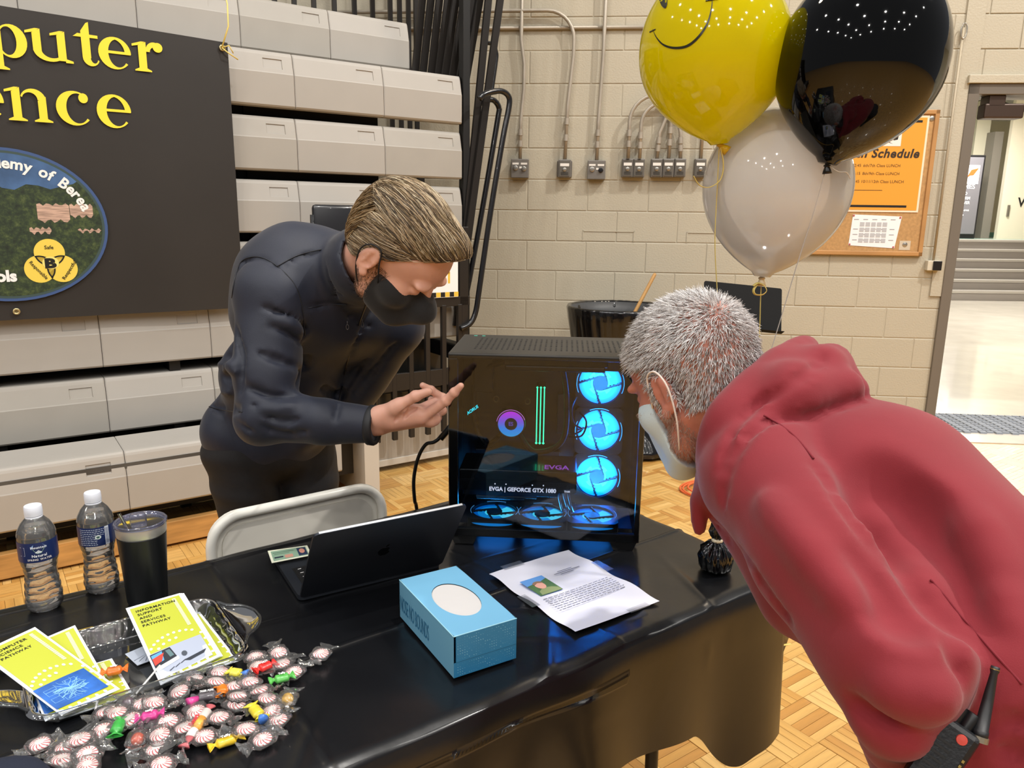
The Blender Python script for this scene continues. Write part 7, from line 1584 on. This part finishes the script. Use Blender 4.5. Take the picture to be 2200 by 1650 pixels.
S.cap(at(1640, 862, 1.12), at(1765, 800, 1.135), .044, .042, .02); merge(T_, S, .007); S = T_; S.cap(at(1560, 880, 1.24), at(1640, 800, 1.26), .048, .052, .006, 'c')
for pts, r, dpt, kk in (([(1552, 1085), (1560, 1010), (1596, 945), (1650, 905), (1740, 893), (1850, 858)], .009, -.002, .004), ([(1545, 1010), (1572, 930), (1626, 870), (1690, 830), (1745, 790), (1770, 765)], .009, -.002, .005),
     ([(1748, 985), (1800, 1060), (1870, 1150), (1930, 1205), (1985, 1238)], .012, -.005, .006), ([(2040, 1330), (2062, 1400), (2062, 1500)], .014, -.004, .010), ([(1985, 1238), (2020, 1280), (2045, 1340)], .010, -.004, .008),
     ([(1540, 1130), (1592, 1205), (1645, 1285), (1695, 1335)], .009, -.002, .005), ([(1845, 1200), (1930, 1290), (1990, 1330)], .022, -.016, .03), ([(1830, 1505), (1880, 1548), (1960, 1552), (2010, 1530)], .013, -.004, .008), ([(1865, 1570), (1910, 1602), (1960, 1605)], .010, -.003, .006),
     ([(2120, 1575), (2200, 1545)], .010, -.004, .006), ([(2150, 1625), (2200, 1612)], .010, -.004, .006), ([(2000, 1080), (2050, 1180), (2080, 1290)], .040, -.035, .05), ([(1890, 1010), (1935, 1090), (1960, 1160)], .030, -.026, .05)):
    crease(S, pts, r, dpt, kk)
for pts, r in (([(1650, 1080), (1740, 1190), (1830, 1300)], .012), ([(1870, 1110), (1955, 1220), (2020, 1320)], .008), ([(1900, 1475), (1970, 1500), (2015, 1490)], .010), ([(1860, 1540), (1905, 1580), (1960, 1582)], .008), ([(2080, 1120), (2140, 1230), (2170, 1340)], .010)): crease(S, pts, r, .006, .03, op='u')
S.wrinkle(.0015, .04, 5); S.wrinkle(.0022, .10, 6); SO = S
S.half(V(0, 0, .60), V(0, 0, -1)); hood = obj('hooded_sweatshirt', S.mesh(), hm, parent=old, smooth=True)
m = MB()
def seamline(S_, m, pts, r=.0016, lift=.0012):
    Q = [sdf_hit(S_, p[0], p[1]) for p in bez([V(x, y, 0) for x, y in pts], 8)]; Q = np.array([x_ for x_ in Q if x_ is not None])
    for _ in range(4): Q[1:-1] = (Q[:-2]+Q[1:-1]*2+Q[2:])/4
    Q = [p-nrm(p-CAM)*lift for p in Q]; m.tube(Q, r, 6)
seamline(SO, m, [(1642, 893), (1680, 915), (1715, 945), (1748, 985)]); seamline(SO, m, [(2000, 1246), (2030, 1280), (2060, 1318), (2100, 1362), (2140, 1408), (2196, 1470)])
obj('seam', m, mat('hoodie_seam', '741825', .88), parent=hood, smooth=True, kind='stuff'); soften(hood, 3)
# undershirt collar
S = SDF((.2, .95, 1.05), (.75, 1.6, 1.45), .005); hb2 = at(1600, 900, 1.17); S.cap(h2.P(-.045, -.055), hb2+V(.03, .02, -.02), .070, .080, .01); S.half(h2.P(-.060, -.030), nrm(h2.P(-.02, -.0)-hb2)); S.half(at(1572, 860, 1.15), nrm(V(-.8, 0, -.3)))
obj('undershirt_collar', S.mesh(), mat('shirt_grey', '4C4E56', .85, bump=.3, bscale=500), parent=old, smooth=True)
# trousers and shoes (below the picture)
S = SDF((.3, .2, -.01), (1.35, 1.2, .80), .011); hc = V(.80, .76, .66); S.ell(hc, (.19, .16, .13), None, .03)
for dx, dy in ((-.10, -.06), (.12, .09)):
    a = hc+V(dx, dy, -.04); kn = V(a[0]+.02, a[1]-.0, .40); an = V(a[0]+.06, a[1]-.02, .09); S.cap(a, kn, .105, .075, .02); S.cap(kn, an, .075, .06, .02)
obj('trousers', S.mesh(), mat('trousers_dark', '26262B', .8), parent=old, smooth=True)
for dx, dy in ((-.10, -.06), (.12, .09)):
    a = hc+V(dx+.06, dy-.02, 0); a[2] = .045; S = SDF(tuple(a-V(.26, .2, .056)), tuple(a+V(.15, .28, .12)), .008); S.cap(a, a+V(-.11, .13, -.01), .043, .036, .02); S.cap(a+V(0, 0, .05), a, .05, .04, .02); S.half(V(0, 0, .002), V(0, 0, -1)); obj('shoe', S.mesh(), mat('shoe_black', '141416', .4), parent=old, smooth=True)
# head
skin2 = mat('skin_ruddy', 'BE7C6B', .5, var=.10, vscale=35, bump=.12, bscale=220, sss=.15, bdist=.001)
S = SDF(tuple(h2.E-.21), tuple(h2.E+.21), .0034); build_head(h2, S); S.cap(h2.P(-.030, -.025), h2.P(-.030, -.025)+(hb2-h2.P(-.030, -.025))*.9, .062, .068, .025); SH2 = S; hv, hf = S.mesh(); inner = MB(); inner.tube([hb2, C_[0][0], C_[2][0], C_[4][0]], [.06, .08, .1, .1], 12); inner.tube([sh2, el2, wr2], [.04, .035, .025], 12); iv = np.array(inner.v)
body2 = obj('body', (np.vstack([hv, iv]).tolist(), [tuple(f) for f in hf.tolist()]+[tuple(i+len(hv) for i in f) for f in inner.f]), skin2, parent=old, smooth=True)
# far eye glasses-free face; surgical mask
S = SDF(tuple(h2.E-.21), tuple(h2.E+.21), .0031)
h2.ell(S, (.044, -.030, 0), (.060, .084, .064), .02); h2.cap(S, (.116, -.022, 0), (.100, -.080, 0), .015, .022, .03)
for sg in (-1, 1): h2.cap(S, (.020, -.076, .046*sg), (.082, -.104, .012*sg), .023, .023, .02); h2.ell(S, (.058, -.02, .042*sg), (.033, .028, .0255), .015)
S.half(h2.P(.112, .0), nrm(h2.f*.12+h2.u)); S.half(h2.P(.040, 0), -h2.f); S.half(h2.P(.05, -.128), nrm(-h2.u-h2.f*.2))
for k in range(3): pass
mk2 = obj('face_mask', S.mesh(), mat('mask_pale', 'C9DCE6', .7, bump=.15, bscale=400), parent=old, smooth=True)
m = MB(); m.tube(bez([h2.P(.044, -.012, .062), h2.P(.022, .010, .078), h2.P(.006, .034, .086), h2.P(-.016, .034, .090), h2.P(-.027, .008, .090), h2.P(-.014, -.035, .082), h2.P(.012, -.072, .070), h2.P(.044, -.092, .048)], 6), .0017, 6); obj('ear_loop', m, mat('loop_white', 'E8DCD4', .6), parent=mk2, smooth=True)
# short hair
gm = [mat('grey_hair_%d' % i, c, .42, coat=.1) for i, c in enumerate(('D9D7D8', 'B5B0AE', '8D8580', 'F2F0F0'))]
rs = np.random.RandomState(8); G = np.stack(np.gradient(SH2.D), -1); g = np.argwhere(np.abs(SH2.D) < SH2.h*.6); pts = SH2.lo+g*SH2.h; Lc = (pts-h2.E)/h2.sc; F_, U_, S_ = Lc@h2.f, Lc@h2.u, Lc@h2.s
ok = (U_ > .028+.55*np.maximum(0, F_+.01)) & ~((F_ > .070) & (U_ < .095)) | ((F_ < -.022) & (U_ > -.035-.0*F_) & (U_ <= .03)) | ((F_ > .008) & (F_ < .030) & (U_ > -.02) & (U_ < .05) & (np.abs(S_) > .05))
pts, g, F_, U_, S_ = pts[ok], g[ok], F_[ok], U_[ok], S_[ok]; hb = [MB() for _ in range(4)]; wh = h2.P(-.085, .085, .0)
for i in rs.choice(len(pts), 15000, replace=True):
    nn = G[tuple(g[i])]; nn = nn/(np.linalg.norm(nn)+1e-9); p = pts[i]-nn*SH2.D[tuple(g[i])]+rs.normal(size=3)*.0014; away = p-wh; away = away-nn*(away@nn); away = away/(np.linalg.norm(away)+.01)
    ln = .017 if U_[i] > .05 else .011; ln *= rs.uniform(.7, 1.25); d0 = nrm(nn*.75+away*.75-V(0, 0, .15)+rs.normal(size=3)*.22); d1 = nrm(d0+away*.35-V(0, 0, .15)+rs.normal(size=3)*.15)
    dark_p = .30 if (F_[i] > -.01 or U_[i] < .045) else .10
    c = rs.choice(4, p=[.36, .27-.0, dark_p, .37-dark_p]); hb[c].tube([p-nn*.001, p+d0*ln*.55, p+d0*ln*.55+d1*ln*.45], [.00062, .00052, .00018], 3, cap=False)
hr = obj('hair', hb[0], gm[0], parent=old, smooth=True, kind='stuff')
for c in (1, 2, 3): obj('hair_strands', hb[c], gm[c], parent=hr, smooth=True, kind='stuff')
stubble(h2, body2, 3800, mat('stubble_grey', 'A58B7C', .6), 5, lambda F_, U_, S_: (S_ > .0) & (F_ > -.01) & (U_ < -.02+.2*F_) & (U_ > -.13) & (F_ < .09), .00042, .006)
# two-way radio on the hip
ra = thing('two_way_radio', 'black two-way radio with a thick antenna clipped to the hip of the person in red', 'radio', tuple(atd(2050, 1600, .80)))
rd = .775; A = atd(2028, 1533, rd+.02); B = atd(2113, 1592, rd); D_ = atd(1968, 1640, rd+.02); ex = nrm(B-A); ey = nrm((D_-A)-ex*((D_-A)@ex)); ez = np.cross(ex, ey); ez = ez if ez@(CAM-A) > 0 else -ez; W_ = np.linalg.norm(B-A)
rbk = mat('radio_black', '14161A', .35, bump=.15, bscale=300); m = MB(); m.box((0, 0, -.034), (W_, .115, 0), c=A, ax=(ex, ey, ez), bev=.006); fixn(obj('body', m, rbk, parent=ra, smooth=False))
for i in range(7):
    m = MB(); m.box((.006, .022+i*.007, .0), (W_*.55, .0245+i*.007, .0012), c=A, ax=(ex, ey, ez)); obj('speaker_slot', m, mat('radio_slot', '050506', .5), parent=ra)
m = MB()
for i in range(9): m.box((W_*.86, .028+i*.006, .0), (W_*.92, .031+i*.006, .0012), c=A, ax=(ex, ey, ez))
obj('contacts', m, mat('contact_brass', 'B79A55', .3, metal=.8), parent=ra, kind='stuff')
for x, h_ in ((.28, .017), (.58, .017)):
    m = MB(); m.lathe([(.0078, 0), (.0078, h_*.8), (.0068, h_), (.0001, h_)], A+ex*W_*x+ez*(-.014), 18, axis=-ey); obj('knob', m, mat('radio_knob', '0E0F12', .4), parent=ra, auto=40)
m = MB(); m.lathe([(.0001, 0), (.0055, 0), (.005, .0022), (.0001, .0024)], A+ex*W_*.62+ey*.012, 14, axis=ez); obj('red_button', m, mat('radio_red', 'C04438', .4), parent=ra)
a0_ = A+ex*W_*.93-ez*.012-ey*.0; a1_ = atd(2139, 1432, rd+.02); d = a1_-a0_
m = MB(); m.tube([a0_, a0_+d*.1, a0_+d*.101, a0_+d*.55, a0_+d*.9, a0_+d*.94, a0_+d], [.0075, .0075, .0068, .0052, .0035, .0045, .0042], 14); an_ = obj('antenna', m, mat('antenna_black', '16171A', .5), parent=ra, smooth=True)
m = MB(); m.tube([a0_+d*.955, a0_+d*.965], .0047, 14); obj('ring', m, mat('contact_brass', 'B79A55', .3, metal=.8), parent=an_)
m = MB(); m.tube([a0_-d*.06, a0_+d*.02], .0085, 14); obj('collar', m, mat('radio_collar', '8A8272', .4, metal=.6), parent=ra)
